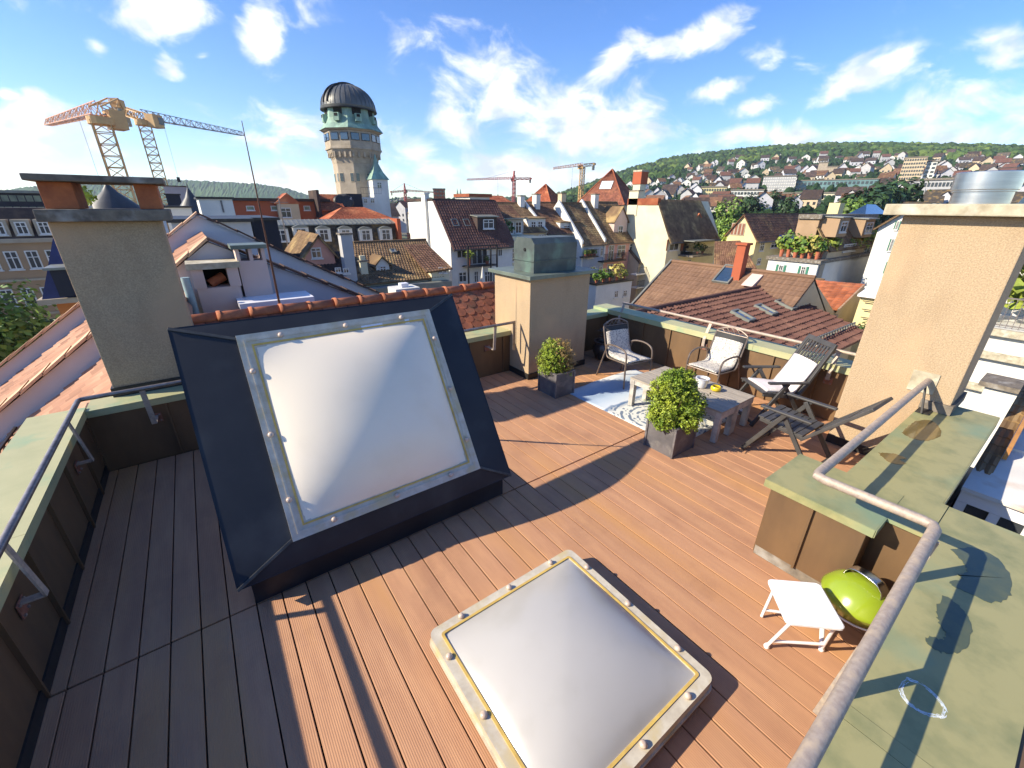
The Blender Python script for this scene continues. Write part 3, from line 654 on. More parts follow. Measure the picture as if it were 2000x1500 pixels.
# ---- two narrow tables pushed together
def bench(label, x0, x1, y0, y1, h):
    t = thing('coffee_table', label, 'table', 'slatted coffee tables pushed together', ((x0+x1)/2, (y0+y1)/2, 0))
    w, l = (x1-x0)/2, (y1-y0)/2
    n = 6; sw = 2*w/n
    for i in range(n): MB().box(-w+i*sw+.002, -w+(i+1)*sw-.002, -l, l, h-.022, h, b=.002).build('slat', M_WOODTOP, t)
    for sx in (-1, 1):
        for sy in (-1, 1):
            MB().box(sx*(w-.035)-.032, sx*(w-.035)+.032, sy*(l-.045)-.032, sy*(l-.045)+.032, .007, h-.1, b=.004).build('leg', M_TLEG, t)
    for sy in (-1, 1): MB().box(-w+.004, w-.004, sy*(l-.04)-.036, sy*(l-.04)+.036, h-.098, h-.024, b=.003).build('end_rail', M_TLEG, t)
    for sx in (-1, 1): MB().box(sx*(w-.03)-.022, sx*(w-.03)+.022, -l+.08, l-.08, h-.09, h-.024).build('side_rail', M_TLEG, t)
bench('pale slatted low table nearest the leafy planter, worn legs', 4.43, 4.805, 2.02, 3.33, .42)
bench('slatted low table on the chair side, carrying the pots', 4.815, 5.20, 2.03, 3.32, .42)
# ---- rug
def rug_fn(m, nt, b, N, L, g):
    sp = N('ShaderNodeSeparateXYZ'); L(g.outputs['Position'], sp.inputs[0])
    # white field with grey-blue ring ornament, blue at the far end, navy border between
    v = N('ShaderNodeVectorMath'); v.operation = 'SUBTRACT'; v.inputs[1].default_value = (4.42, 2.85, 0); L(g.outputs['Position'], v.inputs[0])
    ln = N('ShaderNodeVectorMath'); ln.operation = 'LENGTH'; L(v.outputs[0], ln.inputs[0])
    w = N('ShaderNodeMath'); w.operation = 'MULTIPLY'; w.inputs[1].default_value = 62; L(ln.outputs['Value'], w.inputs[0])
    sn = N('ShaderNodeMath'); sn.operation = 'SINE'; L(w.outputs[0], sn.inputs[0])
    vo = N('ShaderNodeTexVoronoi'); vo.inputs['Scale'].default_value = 16; L(g.outputs['Position'], vo.inputs['Vector'])
    vo2 = N('ShaderNodeMath'); vo2.operation = 'SUBTRACT'; vo2.inputs[1].default_value = .40; L(vo.outputs['Distance'], vo2.inputs[0])
    mu = N('ShaderNodeMath'); mu.operation = 'MULTIPLY'; L(sn.outputs[0], mu.inputs[0]); L(vo2.outputs[0], mu.inputs[1])
    th = N('ShaderNodeMapRange'); th.inputs['From Min'].default_value = .05; th.inputs['From Max'].default_value = .12; L(mu.outputs[0], th.inputs['Value'])
    m1 = N('ShaderNodeMix'); m1.data_type = 'RGBA'; m1.inputs[6].default_value = (*s(208, 208, 198), 1); m1.inputs[7].default_value = (*s(112, 124, 138), 1); L(th.outputs[0], m1.inputs[0])
    n = N('ShaderNodeTexNoise'); n.inputs['Scale'].default_value = 7; n.inputs['Detail'].default_value = 2; L(g.outputs['Position'], n.inputs['Vector'])
    nn = N('ShaderNodeMath'); nn.operation = 'MULTIPLY_ADD'; nn.inputs[1].default_value = .12; L(n.outputs['Fac'], nn.inputs[0]); L(sp.outputs['Y'], nn.inputs[2])
    rp = N('ShaderNodeValToRGB'); rp.color_ramp.interpolation = 'LINEAR'
    mr = N('ShaderNodeMapRange'); mr.inputs['From Min'].default_value = 3.35; mr.inputs['From Max'].default_value = 4.25; L(nn.outputs[0], mr.inputs['Value']); L(mr.outputs[0], rp.inputs[0])
    e = rp.color_ramp.elements; e[0].position = 0; e[0].color = (0, 0, 0, 1); e[1].position = .14; e[1].color = (1, 1, 1, 1)
    cb = N('ShaderNodeValToRGB'); c = cb.color_ramp.elements; c[0].position = 0; c[0].color = (*s(84, 106, 136), 1); c[1].position = .12; c[1].color = (*s(92, 118, 150), 1)
    for p, q in ((.16, (200, 206, 208)), (.3, (186, 198, 206)), (.42, (168, 184, 198)), (.55, (146, 164, 182)), (.75, (168, 184, 198)), (.9, (206, 210, 210))):
        k = c.new(p); k.color = (*s(*q), 1)
    L(mr.outputs[0], cb.inputs[0])
    m2 = N('ShaderNodeMix'); m2.data_type = 'RGBA'; L(rp.outputs[0], m2.inputs[0]); L(m1.outputs[2], m2.inputs[6]); L(cb.outputs[0], m2.inputs[7])
    L(m2.outputs[2], b.inputs['Base Color'])
M_RUG = mat('woven_rug', s(210, 210, 200), .95, fn=rug_fn, spec=.05)
def rug():
    vs = []; fs = []; nx, ny = 34, 50
    for j in range(ny+1):
        for i in range(nx+1):
            x = 4.03+1.62*i/nx; y = 2.25+1.93*j/ny
            a = max(0, (y-3.62)/.55)
            z = .0045+.012*a*max(0, math.sin((y-.35*(x-4.0))*21))**2*(.4+.6*math.sin(x*2.2)**2)
            vs.append((x+.01*math.sin(y*3)*a, y+.02*math.sin(x*4)*a, z))
    for j in range(ny):
        for i in range(nx): k = j*(nx+1)+i; fs.append((k, k+1, k+nx+2, k+nx+1))
    o = MB().add(vs, fs).build('rug', M_RUG, None, smooth='all'); so = o.modifiers.new('thick', 'SOLIDIFY'); so.thickness = .004; so.offset = -1
    tag(o, 'outdoor rug with grey medallion field and crumpled blue end under the tables', 'rug')
rug()
# ---- pots on the table
def pot(name, label, prof, c, m, inner):
    t = thing(name, label, 'pot', loc=c)
    MB().lathe(prof, (0, 0, 0), 22, capt=False).build('body', m, t, smooth=True)
    MB().lathe([(inner[0], inner[1]-.004), (inner[0], inner[1])], (0, 0, 0), 18).build('contents', M_DARK if m is M_POTY else M_LEAD, t)
pot('flower_pot', 'white glazed pot standing on the low table', [(.045, 0), (.062, .02), (.078, .10), (.085, .125), (.088, .13), (.075, .132), (.068, .09)], (4.90, 2.57, .421), M_POTW, (.069, .10))
pot('bowl', 'small yellow glazed bowl on the low table', [(.03, 0), (.055, .012), (.064, .035), (.058, .058), (.05, .064), (.044, .06), (.048, .04)], (4.945, 2.40, .421), M_POTY, (.046, .04))
# dark pot in the shaded corner
def corner_pot():
    t = thing('flower_pot', 'dark round pot in the shaded back corner behind the sling chair', 'pot', loc=(5.62, 4.86, 0))
    MB().lathe([(.11, 0), (.16, .03), (.21, .15), (.20, .24), (.17, .30), (.20, .33), (.205, .345), (.17, .345), (.15, .28)], n=22, capt=False).build('body', M_DPOT, t, smooth=True)
    MB().lathe([(.155, .27), (.155, .29)], n=18).build('soil', M_SOIL, t)
    b = MB()
    for k in range(60):
        a = R.uniform(0, 6.28); r = R.uniform(.0, .13); z = .3+R.uniform(.03, .26); c = Vector((r*math.cos(a), r*math.sin(a), z)); d = Vector((math.cos(a), math.sin(a), R.uniform(-.3, .7))).normalized(); sd = d.cross(Vector((0, 0, 1))).normalized()*.02
        b.add([c, c+d*.035+sd, c+d*.08, c+d*.035-sd], [(0, 1, 2, 3)])
    b.build('wilted_plant', M_DPLANT, t, kind='stuff')
M_DPOT = mat('dark_glazed_pot', s(64, 56, 54), .3, col2=s(44, 40, 40), scale=6, coat=.3)
M_DPLANT = mat('wilted_leaf', s(86, 58, 56), .7, col2=s(60, 62, 40), scale=20)
corner_pot()
# ---- planters and box shrubs
def planter(label, x0, x1, y0, y1, h):
    t = thing('planter_box', label, 'planter', 'square lead-grey planters', ((x0+x1)/2, (y0+y1)/2, 0)); w, l = (x1-x0)/2, (y1-y0)/2
    for (a, b, c, d) in ((-w, w, -l, -l+.02), (-w, w, l-.02, l), (-w, -w+.02, -l+.021, l-.021), (w-.02, w, -l+.021, l-.021)):
        MB().box(a, b, c, d, .0, h-.012).build('side_panel', M_LEAD, t)
    for sx in (-1, 1):
        for sy in (-1, 1): MB().box(sx*w-.012, sx*w+.012, sy*l-.012, sy*l+.012, .0, h-.01, b=.003).build('corner_trim', M_LEAD2, t)
    for (a, b, c, d) in ((-w-.008, w+.008, -l-.008, -l+.028), (-w-.008, w+.008, l-.028, l+.008), (-w-.008, -w+.028, -l+.029, l-.029), (w-.028, w+.008, -l+.029, l-.029)):
        MB().box(a, b, c, d, h-.012, h+.006, b=.003).build('rim', M_LEAD2, t)
    MB().box(-w+.021, w-.021, -l+.021, l-.021, .02, h-.06).build('soil', M_SOIL, t)
M_LEAD2 = mat('planter_trim', s(126, 122, 122), .55, metal=.3, col2=s(96, 92, 92), scale=14)
planter('lead-grey square planter by the beige chimney holding the half-browned shrub', 3.74, 4.09, 4.06, 4.44, .365)
planter('lead-grey square planter in front of the low tables holding the leafy shrub', 3.75, 4.15, 2.14, 2.50, .35)
def shrub(label, c, rad, n, lumps, dry=None, seed=1, lsz=.021):
    rr = random.Random(seed); t = thing('box_shrub', label, 'shrub', loc=c)
    tw = MB()
    for k in range(9):
        a = rr.uniform(0, 6.28); e = rr.uniform(.2, .9)
        tw.tube([(rr.uniform(-.02, .02), rr.uniform(-.02, .02), -.04), (math.cos(a)*rad*.25, math.sin(a)*rad*.25, rad*.55), (math.cos(a)*rad*e, math.sin(a)*rad*e, rad*rr.uniform(.7, 1.5))], [.008, .006, .003], 5)
    tw.build('twigs', M_TWIG, t, kind='stuff')
    lf = MB(); dl = MB()
    for k in range(n):
        L0 = rr.choice(lumps); d = Vector((rr.gauss(0, 1), rr.gauss(0, 1), rr.gauss(0, 1))).normalized(); q = rr.random()
        f = (1.04-.34*q**1.4) if q < .9 else rr.uniform(.4, 1.22)
        p = Vector(L0[:3])+d*L0[3]*f*(1+.20*math.sin(d.x*8+d.z*7+L0[0]*20)*math.sin(d.y*9+L0[1]*30))
        if p.z < .0: continue
        up = (d+Vector((0, 0, .5))+Vector((rr.uniform(-.6, .6), rr.uniform(-.6, .6), rr.uniform(-.4, .6)))).normalized()
        sd = up.orthogonal().normalized(); sd.rotate(Matrix.Rotation(rr.uniform(0, 6.28), 3, up)); nr = sd.cross(up)
        tgt = lf
        if dry and (d.dot(Vector(dry[:3])) > dry[3]+rr.uniform(-.35, .35)): tgt = dl
        base = rr.random()
        # a sprig: five leaves around a shoot
        for j in range(5):
            a = j*1.9+rr.uniform(-.3, .3); o = (sd*math.cos(a)+nr*math.sin(a)); q0 = p+up*(.010*j-.015); ll = lsz*rr.uniform(.8, 1.3)*(1.1 if tgt is lf else .8)
            tip = q0+o*ll+up*ll*.55; wv = o.cross(up).normalized()*ll*.36; mid = q0+o*ll*.55+up*ll*.2
            tgt.add([q0, mid+wv, tip, mid-wv], [(0, 1, 2, 3)], t=base*.8+rr.uniform(0, .2))
    lf.build('crown', M_LEAF, t, kind='stuff')
    if dl.v: dl.build('dry_foliage', M_LEAFD, t, kind='stuff')
shrub('round box shrub with browned right half in the planter by the chimney', (3.915, 4.25, .31), .27, 2500, [(0, 0, .24, .235), (-.03, .0, .30, .2), (.06, -.02, .14, .2), (-.07, .03, .13, .19)], dry=(.72, -.55, .30, .22), seed=3, lsz=.020)
shrub('bushy bright green box shrub in the planter in front of the tables', (3.95, 2.32, .29), .3, 4200, [(0, 0, .32, .18), (.05, .03, .49, .13), (-.17, .02, .15, .14), (.15, -.06, .24, .16), (-.05, .06, .50, .12), (.02, -.12, .18, .17), (-.08, .10, .40, .15), (.14, .06, .40, .16), (0, .1, .12, .2)], seed=5, lsz=.022)
# ---- kettle grill and white folding table
def grill():
    t = thing('kettle_grill', 'lime green portable kettle grill on white legs beside the copper wall', 'grill', loc=(2.94, .25, 0))
    t.rotation_euler = (0, 0, math.radians(75))
    r = .192
    MB().lathe([(.05, .135), (.11, .148), (.162, .19), (r, .255), (r+.004, .262)], n=36, capt=False).build('bowl', M_LIME, t, smooth='all')
    ld = MB().lathe([(r+.008, .262), (r+.010, .270), (r+.002, .285), (.165, .335), (.125, .372), (.07, .396), (.0, .405)], n=36, capb=False, capt=False).build('lid', M_LIME, t, smooth='all')
    p = smooth_path([(-.105, -.0, .380), (-.095, 0, .425), (-.05, 0, .458), (.05, 0, .458), (.095, 0, .425), (.105, 0, .380)], 5)
    vs = []; fs = []
    for q in p:
        for sy in (-.036, -.024, .024, .036): vs.append((q.x, sy, q.z-(.006 if abs(sy) > .02 else 0)))
    for i in range(len(p)-1):
        for j in range(3): k = i*4+j; fs.append((k, k+1, k+5, k+4))
    h = MB().add(vs, fs).build('handle', M_CHROME, ld, smooth='all'); h.modifiers.new('thick', 'SOLIDIFY').thickness = .006
    MB().lathe([(.016, 0), (.016, .006)], (-.19, .02, .25), 8).build('vent_tab', M_DARK, t)
    for a in (200, 250, 320, 60):
        a = math.radians(a); p0 = (math.cos(a)*.17, math.sin(a)*.17, .19); p1 = (math.cos(a)*.20, math.sin(a)*.20, .006)
        MB().tube([p0, p1], .008, 8).build('leg', M_WHITE, t, smooth=True)
    MB().tube([(math.cos(x)*.19, math.sin(x)*.19, .20) for x in [i*2*math.pi/24 for i in range(25)]], .006, 6).build('ring', M_WHITE, t, smooth=True)
grill()
def wtable():
    t = thing('side_table', 'small white folding side table with tilted top standing by the lime grill', 'table')
    o = Vector((2.53, .645, .34)); u = Vector((.2, -.225, .035)).normalized(); v = Vector((-.325, -.13, 0)); v = (v-u*v.dot(u)*.9).normalized(); v = (v-u*v.dot(u)).normalized(); n = u.cross(v).normalized()
    if n.z < 0: n = -n
    w, l = .30, .335; c = o+u*w/2+v*l/2
    def rs(z, g):
        q_ = []
        for q, (sx, sy) in enumerate(((1, 1), (-1, 1), (-1, -1), (1, -1))):
            for i in range(5):
                a = math.pi/2*(q+i/4); q_.append(c+u*(sx*(w/2-.03)+(.03-g)*math.cos(a))+v*(sy*(l/2-.03)+(.03-g)*math.sin(a))+n*z)
        return q_
    A, B, C_, D = rs(-.022, .006), rs(-.016, 0), rs(-.004, 0), rs(0, .006); k_ = len(A); vs = A+B+C_+D; fs = [tuple(range(k_-1, -1, -1)), tuple(3*k_+i for i in range(k_))]
    for k in range(3):
        for i in range(k_): fs.append((k*k_+i, k*k_+(i+1) % k_, (k+1)*k_+(i+1) % k_, (k+1)*k_+i))
    MB().add(vs, fs).build('top', M_WHITE, t)
    F = [(2.36, .49, .012), (2.62, .28, .012)]; top = [o+u*.04+v*(l-.03)-n*.02, o+u*(w-.04)+v*(l-.03)-n*.02]; bk = [o+u*.04+v*.04-n*.02, o+u*(w-.04)+v*.04-n*.02]; B2 = [(2.55, .61, .012), (2.74, .41, .012)]
    for i in (0, 1):
        MB().tube([top[i], F[i]], .0095, 8).build('leg', M_WHITE, t, smooth=True); MB().tube([bk[i], B2[i]], .0095, 8).build('leg', M_WHITE, t, smooth=True)
        MB().lathe([(.014, -.012), (.018, .0), (.012, .016)], F[i], 10).build('foot', M_WHITE, t, smooth=True)
    L_ = lambda p, q, f: Vector(p).lerp(Vector(q), f)
    MB().tube([L_(F[0], top[0], .22), L_(F[1], top[1], .22)], .009, 8).build('stretcher', M_WHITE, t, smooth=True)
    MB().tube([L_(B2[0], bk[0], .22), L_(B2[1], bk[1], .22)], .009, 8).build('stretcher', M_WHITE, t, smooth=True)
    MB().tube([F[1], (2.74, .34, .10)], .013, 8).build('brace', M_WHITE, t, smooth=True)
wtable()
# ---- wet patches, chalk ring, debris on the cap
M_WET = mat('wet_patch', s(88, 94, 68), .3, metal=.1, col2=s(70, 82, 66), scale=9, spec=.55)
M_PUD = mat('brown_puddle', s(116, 100, 60), .08, col2=s(104, 88, 54), scale=6, spec=.55)
M_CHALK = mat('white_chalk', s(214, 218, 220), .95, col2=s(176, 196, 214), scale=30)
def patch(name, label, pts, z, m, jag=.012, seed=1):
    rr = random.Random(seed); P = [(x+rr.uniform(-jag, jag)*.5, y+rr.uniform(-jag, jag)*.5) for (x, y, *_) in [tuple(q) for q in smooth_path([(*p, 0) for p in pts+pts[:1]], 7)[:-1]]]
    o = MB().prism([(x, y, z) for x, y in P], (0, 0, .0016)).build(name, m, None); tag(o, label, 'wet patch'); return o
PATCHES = True
patch('puddle', 'oval brown puddle on the green cap below the right chimney', [(4.9, .60), (5.15, .59), (5.31, .51), (5.16, .415), (4.98, .38), (4.78, .425), (4.72, .51), (4.77, .59)], .7042, M_PUD, seed=1)
patch('puddle', 'small forked brown puddle on the green cap near the handrail', [(4.19, .605), (4.27, .53), (4.27, .45), (4.19, .47), (4.165, .425), (4.08, .485), (4.12, .56)], .7042, M_PUD, seed=2)
patch('wet_patch', 'large dark hook-shaped wet patch on the green cap in the right foreground', [(3.223, .004), (3.354, -.08), (3.335, -.187), (3.172, -.244), (3.021, -.255), (2.892, -.204), (2.882, -.136), (2.886, -.051), (2.98, -.086), (3.0, -.066), (3.071, -.087), (3.145, -.059)], .7017, M_WET, seed=3)
patch('wet_patch', 'smaller dark crescent wet patch on the green cap nearer the camera', [(2.729, -.046), (2.756, -.065), (2.716, -.128), (2.633, -.172), (2.464, -.183), (2.367, -.151), (2.326, -.108), (2.352, -.06), (2.396, -.073), (2.419, -.108), (2.478, -.109), (2.506, -.088), (2.587, -.054)], .7017, M_WET, seed=4)
def chalk():
    rr = random.Random(9); b = MB()
    base = smooth_path([(x, y, 0) for x, y in [(2.058, -.069), (2.078, -.107), (2.063, -.158), (2.027, -.191), (1.98, -.186), (1.946, -.15), (1.938, -.097), (1.981, -.062), (2.058, -.069)]], 6); c = Vector((2.01, -.127, 0))
    for k in range(14):
        sc = rr.uniform(.90, 1.10); pts = [c+(p-c)*(sc+rr.uniform(-.02, .02)) for p in base]
        i = 0
        while i < len(pts)-3:
            n = rr.randint(2, 6); seg = pts[i:i+n]
            if len(seg) > 1: b.tube([(p.x+rr.uniform(-.002, .002), p.y+rr.uniform(-.002, .002), .7018) for p in seg], rr.choice([.0005, .0008, .001]), 4)
            i += n+rr.randint(1, 5)
    tag(b.build('chalk_ring', M_CHALK), 'white chalk scribbled ring on the green cap in the lower right', 'chalk mark')
chalk()
# ================================================================== THE TOWN
def AY(px, py, y):            # point where the sight line meets the vertical plane y
    d = view_dir(px, py); t = (y-CAM.y)/d.y; return CAM+d*t
def AX(px, py, x):
    d = view_dir(px, py); t = (x-CAM.x)/d.x; return CAM+d*t
def AZ(px, py, z):
    d = view_dir(px, py); t = (z-CAM.z)/d.z; return CAM+d*t
def AD(px, py, dist):         # by horizontal distance
    d = view_dir(px, py); t = dist/math.hypot(d.x, d.y); return CAM+d*t
GZ = -19.0
def wallm(name, c, c2=None, **k): return mat('render_'+name, c, .9, col2=c2 or tuple(x*.88 for x in c), scale=k.pop('scale', .8), spec=.15, bump=.05, bscale=12, detail=8, col3=k.pop('col3', tuple(x*.82 for x in c)), scale3=.35)
W_WHITE = wallm('white', s(214, 212, 204)); W_CREAM = wallm('cream', s(212, 204, 174)); W_YEL = wallm('yellow', s(214, 200, 150)); W_PINK = wallm('pink', s(206, 156, 140)); W_PALEP = wallm('pale_pink', s(206, 184, 172))
W_TAN = wallm('tan', s(164, 138, 110)); W_GREY = wallm('grey', s(176, 176, 176)); W_LILAC = wallm('lilac', s(198, 198, 202)); W_BRICK = wallm('brick', s(166, 92, 66)); W_STONE = wallm('stone', s(178, 165, 145), s(152, 140, 122))
W_DARK = wallm('dark_cladding', s(52, 54, 62)); W_BEIGE = wallm('beige', s(198, 180, 150))
def roofm(name, c, c2, c3, tint=.24): return mat('tiles_'+name, s(*c), .85, col2=s(*c2), scale=.9, tint=tint, col3=s(*c3), scale3=.5, detail=8, mixlo=.3, mixhi=.7, bump=.2, bscale=14, spec=.2)
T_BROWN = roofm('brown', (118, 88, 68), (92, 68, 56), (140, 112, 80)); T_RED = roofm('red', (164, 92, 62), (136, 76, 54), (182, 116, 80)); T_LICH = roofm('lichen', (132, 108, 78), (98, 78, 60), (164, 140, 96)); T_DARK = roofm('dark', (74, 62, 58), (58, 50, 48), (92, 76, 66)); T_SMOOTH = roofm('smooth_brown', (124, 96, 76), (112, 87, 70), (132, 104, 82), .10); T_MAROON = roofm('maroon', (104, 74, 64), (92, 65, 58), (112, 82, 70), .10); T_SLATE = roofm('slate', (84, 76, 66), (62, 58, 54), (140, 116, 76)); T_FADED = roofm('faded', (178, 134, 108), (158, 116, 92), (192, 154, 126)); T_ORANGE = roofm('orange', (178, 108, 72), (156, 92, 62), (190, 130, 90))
M_ZINC = mat('zinc_sheet', s(136, 138, 128), .5, metal=.35, col2=s(116, 118, 112), scale=1.2); M_GUTTER = mat('gutter', s(88, 82, 78), .5, metal=.4)
def glass_fn(m, nt, b, N, L, g): pass
M_GLASS = mat('window_glass', (.030, .036, .045), .08, col2=(.05, .055, .06), scale=.4, spec=.7); M_FRAME = mat('window_frame', s(214, 212, 206), .6); M_GREEN = mat('green_shutter', s(52, 120, 96), .6, col2=s(44, 104, 84), scale=3); M_RSHUT = mat('brown_shutter', s(132, 82, 60), .6); M_IRON = mat('dark_iron', s(54, 52, 54), .5, metal=.4)
M_COPPERG = mat('green_copper', s(140, 164, 146), .6, metal=.1, col2=s(108, 134, 122), scale=.7, col3=s(150, 184, 160), scale3=1.2, stretch=(1, 1, .3)); M_DOMECU = mat('dome_copper', s(104, 104, 100), .42, metal=.35, col2=s(84, 86, 84), scale=.6)
M_BLUEG = mat('blue_reflecting_glass', (.025, .05, .09), .04, metal=.0, spec=1.0, coat=.6)
def tiles(mb, e0, e1, r1, r0, course=.32, col=.26, lift=.035):
    "stepped courses of tiles on the quad e0-e1 (eave) r1-r0 (ridge)"
    e0, e1, r1, r0 = map(Vector, (e0, e1, r1, r0)); nr = max(2, int(((r0-e0).length+(r1-e1).length)/2/course)); nc = max(2, int((e1-e0).length/col))
    n = (e1-e0).cross(r0-e0).normalized()
    if n.z < 0: n = -n
    for i in range(nr):
        a, b = i/nr, (i+1.12)/nr
        for j in range(nc):
            u, v = j/nc, (j+1)/nc; k = R.uniform(.8, 1.25)*lift
            lo0 = e0.lerp(r0, a).lerp(e1.lerp(r1, a), u); lo1 = e0.lerp(r0, a).lerp(e1.lerp(r1, a), v)
            hi0 = e0.lerp(r0, b).lerp(e1.lerp(r1, b), u); hi1 = e0.lerp(r0, b).lerp(e1.lerp(r1, b), v)
            m0 = (lo0+lo1)/2; m1 = (hi0+hi1)/2; kk = k*1.5
            mb.add([lo0+n*k*.4, m0+n*(k+kk*.4), lo1+n*k*.4, hi1, m1+n*kk*.4, hi0, lo0-n*.02, lo1-n*.02], [(0, 1, 4, 5), (1, 2, 3, 4), (6, 7, 2, 1), (6, 1, 0)])
    return mb
def slope(parent, e0, e1, r1, r0, m, course=.32, col=.26, thick=.10, name='roof_slope', lift=.035):
    e0, e1, r1, r0 = map(Vector, (e0, e1, r1, r0)); n = (e1-e0).cross(r0-e0).normalized()
    if n.z < 0: n = -n
    sl = MB().prism([e0-n*.02, e1-n*.02, r1-n*.02, r0-n*.02], -n*thick).build(name, m, parent)
    tiles(MB(), e0, e1, r1, r0, course, col, lift).build('tiles', m, sl, kind='stuff')
    return sl
_win = {}
def window(parent, p, w, h, face='-y', fm=None, shutters=None, bars=True, gm=None, sill=True, cross=True):
    "window part with frame members; the pane and sill are its sub-parts. p = lower left corner on the wall plane"
    key = (round(w, 2), round(h, 2), (fm or M_FRAME).name, cross)
    if key not in _win:
        f = MB(); t = min(.09, w*.13)
        f.box(0, w, -.05, .02, 0, t); f.box(0, w, -.05, .02, h-t, h); f.box(0, t, -.05, .02, t, h-t); f.box(w-t, w, -.05, .02, t, h-t)
        if cross: f.box(w/2-t*.4, w/2+t*.4, -.045, .02, t, h-t); f.box(t, w/2-t*.4, -.045, .02, h*.62, h*.62+t*.7); f.box(w/2+t*.4, w-t, -.045, .02, h*.62, h*.62+t*.7)
        ob = f.build('window', fm or M_FRAME, parent)
        pn = MB().box(t*.8, w-t*.8, -.02, .01, t*.8, h-t*.8).build('pane', gm or M_GLASS, ob); _win[key] = (ob.data, pn.data)
        if gm: del _win[key]
    else:
        a, b = _win[key]; ob = bpy.data.objects.new('window', a); COL.objects.link(ob); ob.parent = parent
        pn = bpy.data.objects.new('pane', b); COL.objects.link(pn); pn.parent = ob
    rz = {'-y': 0, '-x': -math.pi/2, '+x': math.pi/2}[face]
    ob.location = p; ob.rotation_euler = (0, 0, rz)
    if sill: MB().box(-.08, w+.08, -.12, .0, -.10, -.002).build('sill', fm or M_FRAME, ob)
    if shutters is not None:
        for x in (-w*.5-.06, w+.06): MB().box(x, x+w*.5, -.05, -.005, -.02, h+.02).build('shutter', shutters, ob)
    return ob
def wrect(parent, y, rects, **k):
    "windows on a -y wall given by image rectangles"
    for (a, b, c, d) in rects:
        p, q = AY(a, d, y), AY(c, b, y); window(parent, (p.x, y, p.z), max(.3, q.x-p.x), max(.3, q.z-p.z), '-y', **k)
def wgrid(parent, y, x0, x1, zs, n, w, h, **k):
    for z in zs:
        for i in range(n): window(parent, (x0+(x1-x0)*(i+.5)/n-w/2, y, z), w, h, '-y', **k)
def prof(parent, a0, a1, pts, m, axis='x', name='wall'):
    "wall body: profile (y,z) pushed along x, or (x,z) pushed along y"
    if axis == 'x': return MB().prism([(a0, y, z) for y, z in pts], (a1-a0, 0, 0)).build(name, m, parent)
    return MB().prism([(x, a0, z) for x, z in pts], (0, a1-a0, 0)).build(name, m, parent)
def gable(t, x0, x1, y0, y1, ze, zr, wm, rm, axis='x', zb=None, over=.3, ridge=.5, course=.34, col=.28):
    zb = GZ if zb is None else zb
    if axis == 'x':
        ym = y0+(y1-y0)*ridge; prof(t, x0, x1, [(y0, zb), (y0, ze), (ym, zr), (y1, ze), (y1, zb)], wm)
        k = (zr-ze)/(ym-y0); k2 = (zr-ze)/(y1-ym); z_ = .06
        a = slope(t, (x0-.12, y0-over, ze-over*k+z_), (x1+.12, y0-over, ze-over*k+z_), (x1+.12, ym, zr+z_), (x0-.12, ym, zr+z_), rm, course, col)
        slope(t, (x0-.12, y1+over, ze-over*k2+z_), (x1+.12, y1+over, ze-over*k2+z_), (x1+.12, ym, zr+z_), (x0-.12, ym, zr+z_), rm, .6, .6)
        MB().tube([(x0-.15, ym, zr+.07), (x1+.15, ym, zr+.07)], .11, 8).build('ridge', rm, a)
        MB().tube([(x0-.15, y0-over-.06, ze-over*k), (x1+.15, y0-over-.06, ze-over*k)], .07, 6).build('gutter', M_GUTTER, t)
    else:
        xm = x0+(x1-x0)*ridge; prof(t, y0, y1, [(x0, zb), (x0, ze), (xm, zr), (x1, ze), (x1, zb)], wm, 'y')
        k = (zr-ze)/(xm-x0); k2 = (zr-ze)/(x1-xm); z_ = .06
        a = slope(t, (x0-over, y0-.15, ze-over*k+z_), (x0-over, y1+.15, ze-over*k+z_), (xm, y1+.15, zr+z_), (xm, y0-.15, zr+z_), rm, course, col)
        slope(t, (x1+over, y0-.15, ze-over*k2+z_), (x1+over, y1+.15, ze-over*k2+z_), (xm, y1+.15, zr+z_), (xm, y0-.15, zr+z_), rm, course, col)
        MB().tube([(xm, y0-.2, zr+.07), (xm, y1+.2, zr+.07)], .11, 8).build('ridge', rm, a)
    return a
def stack(t, x, y, w, d, z0, z1, m, cap=None, pots=0):
    c = MB().box(x-w/2, x+w/2, y-d/2, y+d/2, z0, z1).build('chimney_stack', m, t)
    MB().box(x-w/2-.08, x+w/2+.08, y-d/2-.08, y+d/2+.08, z1+.002, z1+.12).build('stack_cap', cap or M_CONC, c)
    return c
def dormer(t, x0, x1, y0, zb, ze, zr, depth, wm, rm, win=None, fm=None):
    "gabled dormer facing -y"
    xm = (x0+x1)/2
    d = prof(t, y0, y0+depth, [(x0, zb), (x0, ze), (xm, zr), (x1, ze), (x1, zb)], wm, 'y', 'dormer')
    MB().prism([(x0-.2, y0-.2, ze-.2*(zr-ze)/(xm-x0)), (xm, y0-.2, zr+.03), (xm, y0-.2, zr+.15), (x0-.25, y0-.2, ze-.2*(zr-ze)/(xm-x0)+.1)], (0, depth+.2, 0)).build('dormer_roof', rm, d)
    MB().prism([(x1+.2, y0-.2, ze-.2*(zr-ze)/(xm-x0)), (xm+.002, y0-.2, zr+.03), (xm+.002, y0-.2, zr+.15), (x1+.25, y0-.2, ze-.2*(zr-ze)/(xm-x0)+.1)], (0, depth+.2, 0)).build('dormer_roof', rm, d)
    if win: window(t, (xm-win[0]/2, y0, win[2]), win[0], win[1], fm=fm)
def shed_dormer(t, x0, x1, y0, zb, zt, depth, wm, rm, rise=.3):
    d = MB().box(x0, x1, y0, y0+depth, zb, zt).build('dormer', wm, t)
    MB().prism([(x0-.15, y0-.25, zt+.002), (x1+.15, y0-.25, zt+.002), (x1+.15, y0+depth+.1, zt+rise), (x0-.15, y0+depth+.1, zt+rise)], (0, 0, .1)).build('dormer_roof', rm, d)
